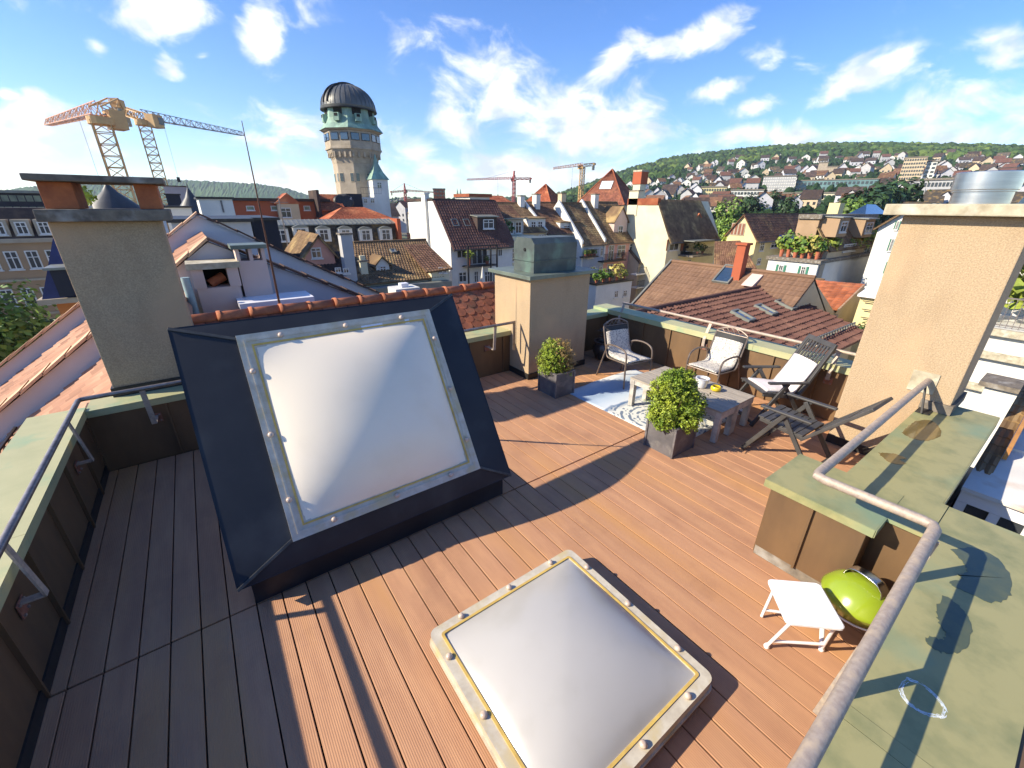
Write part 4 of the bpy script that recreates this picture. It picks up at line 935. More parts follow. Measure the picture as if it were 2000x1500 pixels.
def rooflight(t, c, u, v, w, h, blind=False):
    "tilted roof window; u along the eave, v up the slope"
    u, v = Vector(u).normalized(), Vector(v).normalized(); n = u.cross(v).normalized()
    if n.z < 0: n = -n
    m = Matrix(((u.x, v.x, n.x, c[0]), (u.y, v.y, n.y, c[1]), (u.z, v.z, n.z, c[2]), (0, 0, 0, 1)))
    f = MB(); k = .09
    for a in ((-w/2, w/2, -h/2, -h/2+k), (-w/2, w/2, h/2-k, h/2), (-w/2, -w/2+k, -h/2+k, h/2-k), (w/2-k, w/2, -h/2+k, h/2-k)): f.box(*a, .02, .16, m)
    o = f.build('roof_window', M_ZINC, t); MB().box(-w/2+k, w/2-k, -h/2+k, h/2-k, .03, .11, m).build('pane', M_WHITE if blind else M_BLUEG, o)
def railing(t, pts, h=1.0, step=.14, m=None, name='railing'):
    b = MB()
    for a, c in zip(pts[:-1], pts[1:]):
        a, c = Vector(a), Vector(c); n = max(1, int((c-a).length/step)); b.bar(a+Vector((0, 0, h)), c+Vector((0, 0, h)), .05, .05); b.bar(a+Vector((0, 0, .1)), c+Vector((0, 0, .1)), .03, .03)
        for i in range(n+1): p = a.lerp(c, i/n); b.bar(p, p+Vector((0, 0, h)), .02, .02, up=(0, 1, 0))
    return b.build(name, m or M_IRON, t, kind='stuff')
M_POTP = [mat('plant_%d' % i, s(*c), .6, col2=s(*[q*.8 for q in c]), scale=3, tint=.4) for i, c in enumerate([(96, 128, 44), (142, 156, 60), (64, 96, 40), (170, 160, 80)])]
M_TERRA = mat('terracotta_pot', s(176, 104, 76), .8)
def leaves(n, c, r, lsz, rr, squash=1.):
    b = MB()
    for k in range(n):
        d = Vector((rr.gauss(0, 1), rr.gauss(0, 1), rr.gauss(0, 1))).normalized(); p = Vector(c)+Vector((d.x, d.y, d.z*squash))*r*rr.uniform(.55, 1.05)*(1+.2*math.sin(5*d.x+c[0])*math.sin(6*d.z))
        n_ = (d+Vector((rr.uniform(-.8, .8), rr.uniform(-.8, .8), rr.uniform(-.2, .9)))).normalized(); a = n_.orthogonal().normalized(); a.rotate(Matrix.Rotation(rr.uniform(0, 6.3), 3, n_)); e = n_.cross(a); l = lsz*rr.uniform(.6, 1.4)
        b.add([p-a*l, p+e*l*.6, p+a*l, p-e*l*.6], [(0, 1, 2, 3)])
    return b
def pot_plant(label, c, r, m, seed, pot=True, h=.4):
    rr = random.Random(seed); t = thing('potted_plant', label, 'plant', 'potted plants on the balconies and roof terraces', c)
    if pot: MB().lathe([(.14, 0), (.2, h*.9), (.22, h)], n=10).build('pot', M_TERRA, t)
    leaves(110, (0, 0, h+r*.8), r, r*.24, rr).build('foliage', m, t, kind='stuff')
def tree(label, c, h, r, m, seed, n=1500, lsz=.35, group=None, squash=1.1):
    rr = random.Random(seed); t = thing('tree', label, 'tree', group, c)
    MB().tube([(0, 0, 0), (rr.uniform(-.2, .2), 0, h*.35), (0, rr.uniform(-.2, .2), h*.75)], [r*.1, r*.07, r*.02], 8).build('trunk', M_TWIG, t, smooth=True)
    b = MB()
    for k in range(9):
        a = rr.uniform(0, 6.28); q = rr.uniform(.15, .6)*r; lc = (math.cos(a)*q, math.sin(a)*q, h-r*squash+rr.uniform(-.55, .55)*r*squash); w = leaves(n//9, lc, r*rr.uniform(.42, .62), lsz, rr, squash); b.add(w.v, w.f); b.t[-len(w.v):] = w.t
    b.build('crown', m, t, kind='stuff')
M_TREE = mat('tree_leaf', s(116, 142, 52), .6, col2=s(80, 108, 38), scale=.5, tint=.45); M_TREED = mat('dark_tree_leaf', s(52, 78, 40), .6, col2=s(40, 62, 34), scale=.5, tint=.45); M_TREEY = mat('yellow_tree_leaf', s(150, 158, 48), .6, col2=s(112, 132, 40), scale=.5, tint=.4)
# ---- ground of the town
M_GND = mat('town_ground', s(112, 108, 104), .95, col2=s(88, 90, 84), scale=.02, col3=s(80, 96, 66), scale3=.01)
g = MB().add([(-9000, -9000, GZ), (9000, -9000, GZ), (9000, 9000, GZ), (-9000, 9000, GZ)], [(0, 1, 2, 3)]).build('ground', M_GND); g['kind'] = 'structure'
M_ASPH = mat('asphalt', s(92, 90, 90), .9, col2=s(76, 75, 76), scale=.3)
g = MB().add([(-60, 14, GZ+.02), (-9.5, 14, GZ+.02), (-9.5, 46, GZ+.02), (-60, 46, GZ+.02)], [(0, 1, 2, 3)]).build('street', M_ASPH); g['kind'] = 'structure'
# body of our own house under the terrace
def own_house():
    t = thing('house', 'house block carrying the roof terrace', 'house')
    MB().box(-1.6, 3.68, -3.0, 5.68, GZ, -.1).build('wall', W_BEIGE, t); MB().box(3.69, 6.5, .14, 5.68, GZ, -.1).build('wall', W_BEIGE, t)
    MB().box(-.26, 4.36, 5.68, 7.6, GZ, .0).build('wall', W_BEIGE, t)
own_house()
# ---- neighbouring fire walls with tile copings, roofs between them
M_COPING = mat('sunlit_coping_tiles', s(206, 172, 136), .85, col2=s(176, 140, 110), scale=3, tint=.16)  # coping in the tone of the sunlit left slopes
def firewall(label, y, th, pk, ls, rs, le, re, base, m):
    "gable-shaped party wall: peak (x,z), left and right slopes, end x positions"
    t = thing('party_wall', label, 'wall'); x, z = pk; zl, zr = z-(x-le)*ls, z-(re-x)*rs
    prof(t, y, y+th, [(le, base), (le, zl), (x, z), (re, zr), (re, base)], m, 'y')
    # coping: single cover tiles down both slopes, coloured sunlit left and shaded right
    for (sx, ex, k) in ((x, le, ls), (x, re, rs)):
        L0 = abs(ex-sx)*math.sqrt(1+k*k); n = int(L0/.36); dx = (ex-sx)/n; cm = M_COPING if ex < sx else M_COPSHADE
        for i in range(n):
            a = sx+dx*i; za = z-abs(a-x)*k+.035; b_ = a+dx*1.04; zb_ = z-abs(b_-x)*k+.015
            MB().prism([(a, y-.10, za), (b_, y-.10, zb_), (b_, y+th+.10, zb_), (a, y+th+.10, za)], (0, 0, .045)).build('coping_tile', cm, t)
M_COPSHADE = mat('shaded_coping_tiles', s(96, 72, 62), .85, col2=s(76, 58, 52), scale=3, tint=.16)  # same coping tiles, darkened to paint the shade of the right slopes
firewall('white party wall with gabled tile coping farther behind the left chimney', 12.0, .30, (.22, 2.33), .72, .56, -5.2, 4.9, -3, W_LILAC)
firewall('white party wall with gabled tile coping just behind the ridge of the tiled roof', 8.5, .28, (.20, 2.0), .74, .5, -3.6, 4.2, -2, W_LILAC)
firewall('low party wall with shade-toned coping between the two white gables', 10.2, .25, (1.2, 1.25), .7, .42, -2.0, 5.4, -2, W_LILAC)
def party_roof(label, y0, y1, pk, ls, rs, le, re, ml, mr, lpk=None, ly0=None):
    t = thing('tiled_roof', label, 'roof'); x, z = pk; a, b = lpk or pk; l0 = ly0 or y0
    slope(t, (le, y1, b-(a-le)*ls), (le, l0, b-(a-le)*ls), (a, l0, b), (a, y1, b), ml, .30, .22)
    slope(t, (re, y0, z-(re-x)*rs), (re, y1, z-(re-x)*rs), (x, y1, z), (x, y0, z), mr, .30, .22)
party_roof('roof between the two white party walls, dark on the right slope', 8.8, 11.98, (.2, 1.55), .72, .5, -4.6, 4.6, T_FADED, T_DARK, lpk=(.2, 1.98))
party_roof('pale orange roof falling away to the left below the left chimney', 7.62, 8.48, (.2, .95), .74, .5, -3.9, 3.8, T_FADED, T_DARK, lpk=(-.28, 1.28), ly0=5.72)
def left_low_roof():
    t = thing('tiled_roof', 'pink-orange tiled roof slope below the left parapet and chimney', 'roof')
    slope(t, (-4.6, 5.7, -2.1), (-4.6, 2.0, -2.1), (-1.62, 2.0, .1), (-1.62, 5.7, .1), T_FADED, .16, .17)
    g_ = MB()
    for k in range(26):
        y = 3.6+k*.18; g_.bar((-2.6, y, -.62), (-2.6, y, -.35), .02, .02, up=(0, 1, 0))
    g_.bar((-2.6, 3.5, -.36), (-2.6, 8.3, -.36), .03, .03); g_.build('snow_guard', M_IRON, t, kind='stuff')
left_low_roof()
def barrel():
    t = thing('barrel_skylight', 'white barrel-vault skylight with thin ribs at the far left edge', 'skylight')
    p = AZ(20, 830, -1.3); x0, y0 = p.x, p.y
    vs = []; fs = []; n = 12
    for yy in (-1.6, 1.6):
        for i in range(n+1): a = math.pi*i/n; vs.append((x0-.6*0-.7*math.cos(a), y0+yy, -1.9+.75*math.sin(a)))
    fs = [(i, i+1, n+2+i, n+1+i) for i in range(n)]
    v = MB().add(vs, fs).build('vault', M_WHITE, t, smooth=True); v.modifiers.new('thick', 'SOLIDIFY').thickness = .03
    for yy in (-1.6, -.8, 0, .8, 1.6): MB().tube([(x0-.72*math.cos(math.pi*i/n), y0+yy, -1.9+.77*math.sin(math.pi*i/n)) for i in range(n+1)], .022, 6).build('rib', M_FLASH, t)
    MB().box(x0-.72, x0+.72, y0-1.6, y0+1.6, -2.9, -1.92).build('base', W_WHITE, t)
barrel()
# chimneys standing on those roofs
def roof_chimneys():
    t = thing('chimney', 'pale pink chimney with two openings under its slab', 'chimney')
    MB().box(.50, .90, 7.95, 8.36, .2, 1.74).build('shaft', W_PALEP, t)
    for x in (.50, .675, .85): MB().box(x, x+.05, 7.95, 8.36, 1.742, 1.92).build('pier', W_PALEP, t)
    MB().box(.45, .95, 7.9, 8.41, 1.922, 1.98).build('slab', M_ZGREEN, t)
    t = thing('chimney', 'white rendered chimney with an arched opening showing a terracotta pot', 'chimney')
    MB().box(-.10, .46, 7.9, 8.35, .2, 1.38).build('shaft', W_PALEP, t)
    for x in (-.12, .33): MB().box(x, x+.15, 7.88, 8.37, 1.382, 1.66).build('pier', W_PALEP, t)
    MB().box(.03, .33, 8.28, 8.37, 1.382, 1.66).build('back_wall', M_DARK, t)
    MB().box(-.16, .52, 7.84, 8.41, 1.662, 1.75).build('slab', M_CONC2, t)
    MB().tube([(.08, 8.05, 1.42), (.28, 8.1, 1.52)], .07, 10).build('flue_pot', M_BRICK, t, smooth=True)
    o = MB().tube([(-.20, 7.75, .85), (-.20, 7.75, 1.58)], .055, 10).build('flue_pipe', mat('pale_blue_pipe', s(150, 172, 172), .5, metal=.2), None, smooth=True); tag(o, 'pale blue-grey flue pipe beside the white chimney', 'pipe')
    t = thing('roof_cover', 'low white metal-topped box lying behind the ridge tiles', 'roof box')
    MB().box(.42, 1.34, 7.45, 7.95, .2, 1.10).build('body', W_GREY, t); MB().box(.36, 1.40, 7.38, 8.02, 1.102, 1.19).build('cover', M_WHITE, t)
    t = thing('roof_vent', 'small white vent box behind the ridge tiles left of the beige chimney', 'vent')
    p = AY(798, 575, 8.2); MB().box(p.x-.26, p.x+.26, 8.2, 8.65, .0, p.z+.12).build('body', W_WHITE, t); MB().box(p.x-.08, p.x+.08, 8.35, 8.5, p.z+.12, p.z+.2).build('knob', M_WHITE, t)
    MB().box(p.x-.4, p.x+.4, 8.0, 9.0, -3, .0).build('plinth', W_GREY, t)
roof_chimneys()
# ---- left side: apartment block, turret, tree
def left_block():
    t = thing('apartment_block', 'tan stone apartment block with dark mansard roof at the far left', 'building')
    y = 55; x0, x1 = AY(-120, 460, y).x, AY(112, 470, y).x+1.5; ze = -.2
    MB().box(x0, x1, y, y+12, GZ, ze).build('wall', W_TAN, t)
    MB().prism([(x0, y, ze+.002), (x1, y, ze+.002), (x1-.2, y+1.6, 2.2), (x0, y+1.6, 2.2)], (0, 5, 0)).build('mansard', T_DARK, t)
    MB().box(x0, x1+.2, y-.25, y+.1, ze-.35, ze).build('cornice', W_STONE, t)
    for zz in (-3.4, -6.4, -9.4): MB().box(x0, x1, y-.12, y-.002, zz-.3, zz-.12).build('string_course', W_STONE, t)
    for z in (-2.7, -5.8, -8.8, -11.8): wgrid(t, y, x0+.3, x1-.3, [z], 6, .8, 1.5)
    for i in range(6):
        xx = x0+(x1-x0)*(i+.5)/6; MB().box(xx-.55, xx+.55, y+.1, y+1.5, ze+.01, ze+1.5).build('dormer', W_STONE, t); window(t, (xx-.35, y+.1, ze+.3), .7, 1.0)
    MB().tube([(x1, y-.3, ze-.4), (x1, y-.3, -16)], .08, 6).build('downpipe', M_GUTTER, t)
    t = thing('office_block', 'dark glazed office block beyond the apartment roof at far left', 'building')
    y = 95; a, b = AY(-60, 400, y), AY(92, 378, y); MB().box(a.x, b.x, y, y+14, GZ, b.z).build('wall', W_DARK, t)
    for r in range(3):
        for c in range(10): MB().box(a.x+(b.x-a.x)*(c+.08)/10, a.x+(b.x-a.x)*(c+.92)/10, y-.06, y-.002, b.z-1.1-r*1.5, b.z-.3-r*1.5).build('window', M_GLASSW, t)
    MB().box(a.x-.4, b.x+.4, y-.5, y+14, b.z+.002, b.z+.35).build('roof', M_ZINC, t)
    MB().prism([(a.x, y-8, -1.2), (b.x+1, y-8, -1.2), (b.x+1, y-.6, 1.4), (a.x, y-.6, 1.4)], (0, 0, -.3)).build('lower_roof', T_SLATE, t)
M_GLASSW = mat('pale_office_glass', s(120, 132, 110), .2, col2=s(60, 70, 72), scale=.25, spec=.6)  # pale grey-green pane colour broken by noise
left_block()
def turret():
    t = thing('turret_house', 'house with steep blue-black pyramidal roof and orange wall beside the left chimney', 'house')
    y = 26; a, b = AY(82, 585, y), AY(205, 585, y); zc = AY(140, 440, y+1.8).z
    x0, x1 = a.x, b.x; ym = y+2.2
    MB().box(x0+.3, x1-.1, y+.3, y+5, GZ, a.z).build('wall', mat('render_orange', s(196, 120, 64), .9, col2=s(170, 104, 58), scale=.8), t)
    MB().add([(x0, y, a.z), (x1, y, a.z), (x1, y+4.4, a.z), (x0, y+4.4, a.z), (x0+.9, ym, zc), (x1-.3, ym, zc)], [(0, 1, 5, 4), (1, 2, 5), (2, 3, 4, 5), (3, 0, 4), (3, 2, 1, 0)]).build('roof', mat('blue_slate', s(44, 54, 92), .6, col2=s(36, 44, 78), scale=2, spec=.2), t)
    MB().box(x0-.15, x1+.1, y-.15, y+4.5, a.z-.22, a.z-.002).build('eaves', W_STONE, t)
    d = MB().box(x1-1.3, x1-.5, y-.35, y+1, a.z+.1, a.z+1.2).build('dormer', W_DARK, t); MB().box(x1-1.45, x1-.35, y-.5, y+1, a.z+1.202, a.z+1.3).build('dormer_roof', M_ZINC, d)
turret()
p = AY(25, 640, 36); tree('large leafy street tree at the lower left beyond the roofs', (p.x-1.5, 36, GZ), p.z-GZ+3.6, 4.0, M_TREE, 11, n=9000, lsz=.17)
p = AY(80, 640, 44); tree('second leafy street tree half hidden behind the turret house', (p.x, 44, GZ), p.z-GZ+2.0, 3.0, M_TREED, 12, n=4500, lsz=.17)
# ---- centre left: white flat-roofed blocks
def blocks():
    def blk(label, px0, px1, py, y, m, depth=8, parapet=M_FLASH, extra=None):
        t = thing('flat_roofed_building', label, 'building'); a, b = AY(px0, py, y), AY(px1, py, y)
        MB().box(a.x, b.x, y, y+depth, GZ, a.z-.12).build('wall', m, t); MB().box(a.x-.12, b.x+.12, y-.12, y+depth, a.z-.118, a.z).build('roof_edge', parapet, t)
        return t, a, b
    blk('low white flat-roofed wall block behind the party walls', 332, 488, 428, 20, W_GREY, 6)
    blk('black-clad block beside the white wall left of the slate hotel', 490, 540, 425, 24, W_DARK, 6)
    t, a, b = blk('tall narrow white lift-shaft block on the roofs left of centre', 386, 452, 384, 34, W_WHITE, 5)
    MB().box(a.x+1.1, a.x+1.2, 33.97, 33.99, a.z-.9, a.z-.2).build('stain', mat('dark_streak', s(120, 118, 116), .9), t)
    blk('white flat-roofed annex with dark window strip behind the left chimney slab', 318, 372, 402, 40, W_WHITE, 5)
    blk('grey glazed roof box behind the left chimney', 318, 362, 362, 90, W_GREY, 8)
    blk('dark low block between crane mast and chimney pier', 322, 350, 378, 70, W_DARK, 5)
    # round roof cones
    for (px, py, w, y, lab) in ((208, 358, 5.0, 70, 'dark conical turret roof seen between the chimney piers'), (367, 368, 3.4, 62, 'dark conical turret roof right of the left chimney')):
        t = thing('turret', lab, 'turret'); p = AY(px, py, y); r = w/2
        MB().lathe([(r*1.08, -3.1), (r*.92, -2.3), (r*.30, -.9), (.08, 0), (.03, .5)], (p.x, y, p.z), 20).build('cone_roof', mat('lead_roof', s(72, 74, 76), .5, metal=.3, col2=s(60, 62, 66), scale=1), t, smooth=True)
        MB().lathe([(r*.95, GZ-p.z), (r*.95, -3.1)], (p.x, y, p.z), 20).build('wall', W_GREY, t)
    t = thing('potted_plant', 'bright yellow-green shrub on the roof seen between the chimney piers', 'plant', 'potted plants on the balconies and roof terraces', AY(160, 402, 45)); leaves(160, (0, 0, .7), .9, .2, random.Random(4)).build('foliage', M_TREEY, t, kind='stuff')
    MB().box(-.5, .5, -.5, .5, GZ-t.location.z, .0).build('pot', W_GREY, t)
blocks()
def brick_row():
    t = thing('brick_building', 'red brick building with triangular gable and skylights left of the tower', 'building')
    y = 76; a, b = AY(452, 392, y), AY(640, 392, y); zt = a.z
    MB().box(a.x, b.x, y, y+9, GZ, zt).build('wall', W_BRICK, t); MB().box(a.x-.3, b.x+.3, y-.4, y+9, zt+.002, zt+.4).build('cornice', T_DARK, t)
    g0, g1, gt = AY(541, 398, y-1), AY(583, 398, y-1), AY(560, 377, y-1)
    MB().prism([(g0.x-.4, y-1, g0.z), (g1.x+.4, y-1, g0.z), (gt.x, y-1, gt.z)], (0, 4, 0)).build('gable', T_RED, t); MB().box(g0.x, g1.x, y-.9, y, GZ, g0.z-.002).build('gable_wall', W_BEIGE, t)
    wrect(t, y-.91, [(551, 406, 567, 425)]); wrect(t, y-.01, [(482, 402, 496, 411), (530, 402, 543, 411), (594, 402, 605, 411)], cross=False, gm=M_GLASSW)
    t = thing('brick_building', 'narrow red-roofed brick building right beside the tower foot', 'building'); y = 74
    a, b = AY(622, 378, y), AY(672, 378, y); MB().box(a.x, b.x, y, y+9, GZ, a.z-2.4).build('wall', W_BRICK, t); slope(t, (a.x, y-.3, a.z-2.4), (b.x, y-.3, a.z-2.4), (b.x, y+4, a.z), (a.x, y+4, a.z), T_RED); MB().box(a.x-.4, a.x, y-.4, y+5, GZ, a.z+.5).build('fire_wall', T_DARK, t)
brick_row()
def hotel():
    t = thing('mansard_building', 'long building with slate mansard, arched dormers and zinc roof edge below the tower', 'building')
    y = 60; a, b = AY(530, 440, y), AY(775, 440, y); x0, x1 = a.x, b.x; zt = a.z; zb = AY(640, 505, y).z
    MB().box(x0, x1, y+.6, y+12, GZ, zb).build('wall', W_BEIGE, t)
    ms = MB().prism([(x0, y, zb), (x1, y, zb), (x1, y+.9, zt), (x0, y+.9, zt)], (0, 3, 0)).build('mansard', T_SLATE, t)
    tiles(MB(), (x0, y, zb), (x1, y, zb), (x1, y+.9, zt), (x0, y+.9, zt), .28, .3, .03).build('slates', T_SLATE, ms, kind='stuff')
    zz = AY(640, 428, y+2.8).z
    zi = MB().prism([(x0-.3, y+.55, zt+.0), (x1+.3, y+.55, zt+.0), (x1+.3, y+2.8, zz), (x0-.3, y+2.8, zz)], (0, 0, -.12)).build('zinc_roof', M_ZINC, t)
    for k in range(30): x = x0+(x1-x0)*k/29; MB().bar((x, y+.55, zt+.03), (x, y+2.8, zz+.03), .05, .06).build('standing_seam', M_ZINC, zi)
    for (px0, px1, pt, pb) in ((541, 557, 449, 472), (581, 597, 446, 468), (626, 640, 448, 470), (669, 683, 448, 470), (708, 722, 449, 470), (747, 761, 448, 469)):
        p, q = AY(px0, pb, y-.1), AY(px1, pt, y-.1); w = q.x-p.x
        d = MB().box(p.x-.3, q.x+.3, y-.1, y+1.2, p.z-.15, q.z+.1).build('dormer', W_WHITE, t)
        MB().prism([(p.x-.4+(w+.8)*i/8, y-.2, q.z+.1+.35*math.sin(math.pi*i/8)) for i in range(9)], (0, 1.4, 0)).build('dormer_roof', M_ZINC, d)
        window(t, (p.x, y-.1, p.z), w, q.z-p.z)
    MB().box(x1, x1+.5, y-.2, y+6, GZ, zt+.6).build('brick_end', W_BRICK, t)
    # hipped red roof behind
    t = thing('hipped_roof_house', 'house with low orange hipped roof at the foot of the tower', 'house'); y = 68
    a, b, c, d = AY(640, 429, y), AY(772, 429, y), AY(712, 405, y+4), AY(668, 407, y+4); zt = c.z
    MB().box(a.x+.4, b.x-.4, y+.4, y+8, GZ, a.z).build('wall', W_BEIGE, t)
    r = MB().add([(a.x, y, a.z), (b.x, y, a.z), (b.x, y+8, a.z), (a.x, y+8, a.z), (d.x, y+4, zt), (c.x, y+4, zt)], [(0, 1, 5, 4), (1, 2, 5), (2, 3, 4, 5), (3, 0, 4), (3, 2, 1, 0)]).build('roof', T_RED, t)
    tiles(MB(), (a.x, y, a.z), (b.x, y, a.z), (c.x, y+4, zt), (d.x, y+4, zt), .35, .3).build('tiles', T_RED, r, kind='stuff')
    # antenna mast on the hotel
    p = AY(560, 470, 50); o = MB().tube([(p.x, 50, p.z-2), (p.x, 50, p.z+4)], .05, 6).build('aerial', M_RAIL); q = AY(637, 440, 50); tag(o, 'thin roof aerial in front of the slate mansard', 'aerial')
    MB().bar((p.x-.8, 50, p.z+3.6), (p.x+.8, 50, p.z+3.6), .05, .05).build('crossbar', M_RAIL, o)
hotel()
# ---- observatory tower
def tower():
    t = thing('observatory_tower', 'stone observatory tower with dark copper dome and green copper skirt', 'tower')
    y = 86; cx = AY(697, 300, y).x; c = (cx, y+1.5)
    Z_ = lambda py: AY(688, py, y-2).z
    def octo(r, z, rot=.39): return [(c[0]+r*math.cos(rot+i*math.pi/4), c[1]+r*math.sin(rot+i*math.pi/4), z) for i in range(8)]
    def oloft(levels, name, m, par=t, cap=True):
        vs = [p for (r, z) in levels for p in octo(r, z)]; fs = []
        for k in range(len(levels)-1):
            for i in range(8): fs.append((k*8+i, k*8+(i+1) % 8, (k+1)*8+(i+1) % 8, (k+1)*8+i))
        if cap: fs += [tuple(range(7, -1, -1)), tuple((len(levels)-1)*8+i for i in range(8))]
        return MB().add(vs, fs).build(name, m, par)
    zg0, zg1, zsk, zdr = Z_(291), Z_(252), Z_(222), Z_(206)
    oloft([(4.0, GZ), (4.0, zg0-2.2)], 'shaft', W_STONE)
    oloft([(4.02, zg0-2.19), (4.2, zg0-1.2), (4.7, zg0-.25), (4.75, zg0)], 'corbel_flare', W_STONE)
    oloft([(4.95, zg0+.002), (4.95, zg0+.3), (4.8, zg0+.35), (4.8, zg1-.3), (5.1, zg1-.2), (5.25, zg1)], 'gallery', W_STONE)
    # window band: two panes per side, corner piers stay; corbel brackets, slit windows on the shaft
    rot = .39
    for i in range(8):
        a = rot+(i+.5)*math.pi/4; nx, ny = math.cos(a), math.sin(a); tx, ty = -ny, nx
        if ny > .5: continue
        ap = math.cos(math.pi/8)
        def face_m(r, u, z): return Matrix(((tx, -nx, 0, c[0]+nx*r*ap+tx*u), (ty, -ny, 0, c[1]+ny*r*ap+ty*u), (0, 0, 1, z), (0, 0, 0, 1)))
        for u in (-.9, .9):
            m = face_m(4.8, u, zg1-1.75)
            o = MB().box(-.72, .72, -.09, .02, 0, 1.15, m).build('window', M_FLASH, t); MB().box(-.64, .64, -.11, -.085, .08, 1.07, m).build('pane', M_BLUEG, o)
        for u in (-1.5, -.5, .5, 1.5):
            MB().box(-.16, .16, -.5, .1, 0, 1.1, face_m(4.1, u, zg0-1.25)).build('bracket', W_STONE, t)
        for u in (-1.0, 1.0):
            for (dz, h) in ((-1.15, .8), (-5.2, 1.5), (-9.6, 1.4)):
                w_ = .38 if dz < -2 else .42
                o = MB().box(-w_, w_, -.05, .02, 0, h, face_m(4.0 if dz < -2 else 4.2, u, zg0+dz)).build('window', W_BEIGE, t); MB().box(-w_+.09, w_-.09, -.08, -.048, .09, h-.09, face_m(4.0 if dz < -2 else 4.2, u, zg0+dz)).build('pane', M_GLASS, o)
        MB().box(-.10, .10, -.12, .02, zg0-9-GZ-8, zg0-2.2-GZ-8+6, face_m(4.0, 0, GZ)).build('pilaster', W_STONE, t) if False else None
    sk = oloft([(5.5, zg1+.002), (5.35, zg1+.2), (4.75, zg1+.9), (4.35, zg1+1.7), (4.2, zsk+1.0), (4.2, zdr)], 'copper_skirt', M_COPPERG)
    for i in range(8):
        a = rot+(i+.5)*math.pi/4; nx, ny = math.cos(a), math.sin(a); tx, ty = -ny, nx
        m = Matrix(((tx, -nx, 0, c[0]+nx*4.0), (ty, -ny, 0, c[1]+ny*4.0), (0, 0, 1, zsk-.2), (0, 0, 0, 1)))
        MB().box(-.5, .5, -.75, .3, -1.0, .15, m).build('spout_box', M_COPPERG, sk); MB().box(-.28, .28, -.8, -.752, -.35, .05, m).build('hatch', M_DARK, sk)
        m = Matrix(((tx, -nx, 0, c[0]+nx*3.9), (ty, -ny, 0, c[1]+ny*3.9), (0, 0, 1, zdr-1.35), (0, 0, 0, 1)))
        MB().box(-.75, .75, -.12, .02, 0, 1.2, m).build('drum_opening', M_DARK, sk)
    # dome with ribs, rim and shutter hood
    Rd = 4.55; zt = Z_(157); H = zt-zdr
    prof_ = [(Rd+.1, -.25), (Rd+.15, 0), (Rd, .05)]+[(Rd*math.cos(a), H*math.sin(a)) for a in [math.pi/2*i/14 for i in range(1, 14)]]+[(.05, H)]
    d = MB().lathe(prof_, (c[0], c[1], zdr), 40).build('dome', M_DOMECU, t, smooth=True)
    for k in range(32):
        a = 2*math.pi*k/32
        MB().tube([(c[0]+(Rd*math.cos(e)+.02)*math.cos(a), c[1]+(Rd*math.cos(e)+.02)*math.sin(a), zdr+H*math.sin(e)+.02) for e in [math.pi/2*(.02+.9*i/9) for i in range(10)]], .05, 4).build('rib', M_DOMECU, d)
    sa = math.radians(200)
    for off in (-.55, .55):
        pts = []
        for i in range(14):
            e = math.radians(5+115*i/13); rr_ = Rd*math.cos(e); zz = H*math.sin(e)
            pts.append((c[0]+rr_*math.cos(sa)-math.sin(sa)*off, c[1]+rr_*math.sin(sa)+math.cos(sa)*off, zdr+zz+.12))
        MB().tube(pts, .16, 6).build('shutter_rail', M_FLASH, d)
    MB().lathe([(4.75, 0), (4.75, .16), (4.4, .2)], (c[0], c[1], zdr-.42), 40).build('track_ring', M_FLASH, d)
    # podium roofs and stair tower with green spire
    t2 = thing('stair_tower', 'slender white stair tower with green spire leaning on the observatory', 'tower')
    y2 = 81; a, b = AY(727, 350, y2), AY(757, 350, y2); w = b.x-a.x; z0 = a.z
    MB().box(a.x, b.x, y2, y2+w, GZ, z0).build('shaft', W_WHITE, t2); wrect(t2, y2, [(737, 356, 745, 368)])
    zt2 = AY(740, 300, y2).z; xm, ym = (a.x+b.x)/2, y2+w/2
    r = w/2+.25; lv = [(r, z0), (r*.55, z0+1.2), (r*.22, z0+2.6), (.05, zt2)]
    vs = [(xm+sx*q, ym+sy*q, z) for q, z in lv for sx, sy in ((-1, -1), (1, -1), (1, 1), (-1, 1))]; fs = [(k*4+i, k*4+(i+1) % 4, (k+1)*4+(i+1) % 4, (k+1)*4+i) for k in range(3) for i in range(4)]+[(3, 2, 1, 0)]
    MB().add(vs, fs).build('spire', M_COPPERG, t2)
    t3 = thing('podium_building', 'white rooftop annex with plant boxes at the foot of the tower', 'building'); y3 = 79
    a, b = AY(705, 385, y3), AY(735, 385, y3); MB().box(a.x, b.x, y3, y3+5, GZ, a.z).build('wall', W_WHITE, t3); wrect(t3, y3, [(711, 388, 717, 397), (724, 388, 731, 397)])
    a, b = AY(676, 378, y3-2), AY(706, 378, y3-2); MB().box(a.x, b.x, y3-2, y3+3, GZ, a.z).build('plant_room', W_DARK, t3); railing(t3, [(b.x, y3-1.8, a.z), (b.x+3.5, y3-1.8, a.z)], 1.0, .4)
    for px in (665, 678): p = AY(px, 394, y3-3); MB().lathe([(1.1, 0), (.9, .25), (.1, .35)], (0, 0, 0), 16, Matrix.Translation((p.x, p.y, p.z)) @ Matrix.Rotation(math.radians(75), 4, 'X')).build('dish', M_FLASH, t3, smooth=True)
    p = AY(640, 400, y3-3); q = AY(682, 385, y3-2); MB().prism([(p.x-2, y3-3.2, p.z-4), (q.x, y3-3.2, p.z-4), (q.x, y3-3.2, q.z)], (0, 1, 0)).build('stair_wall', W_GREY, t3)
tower()
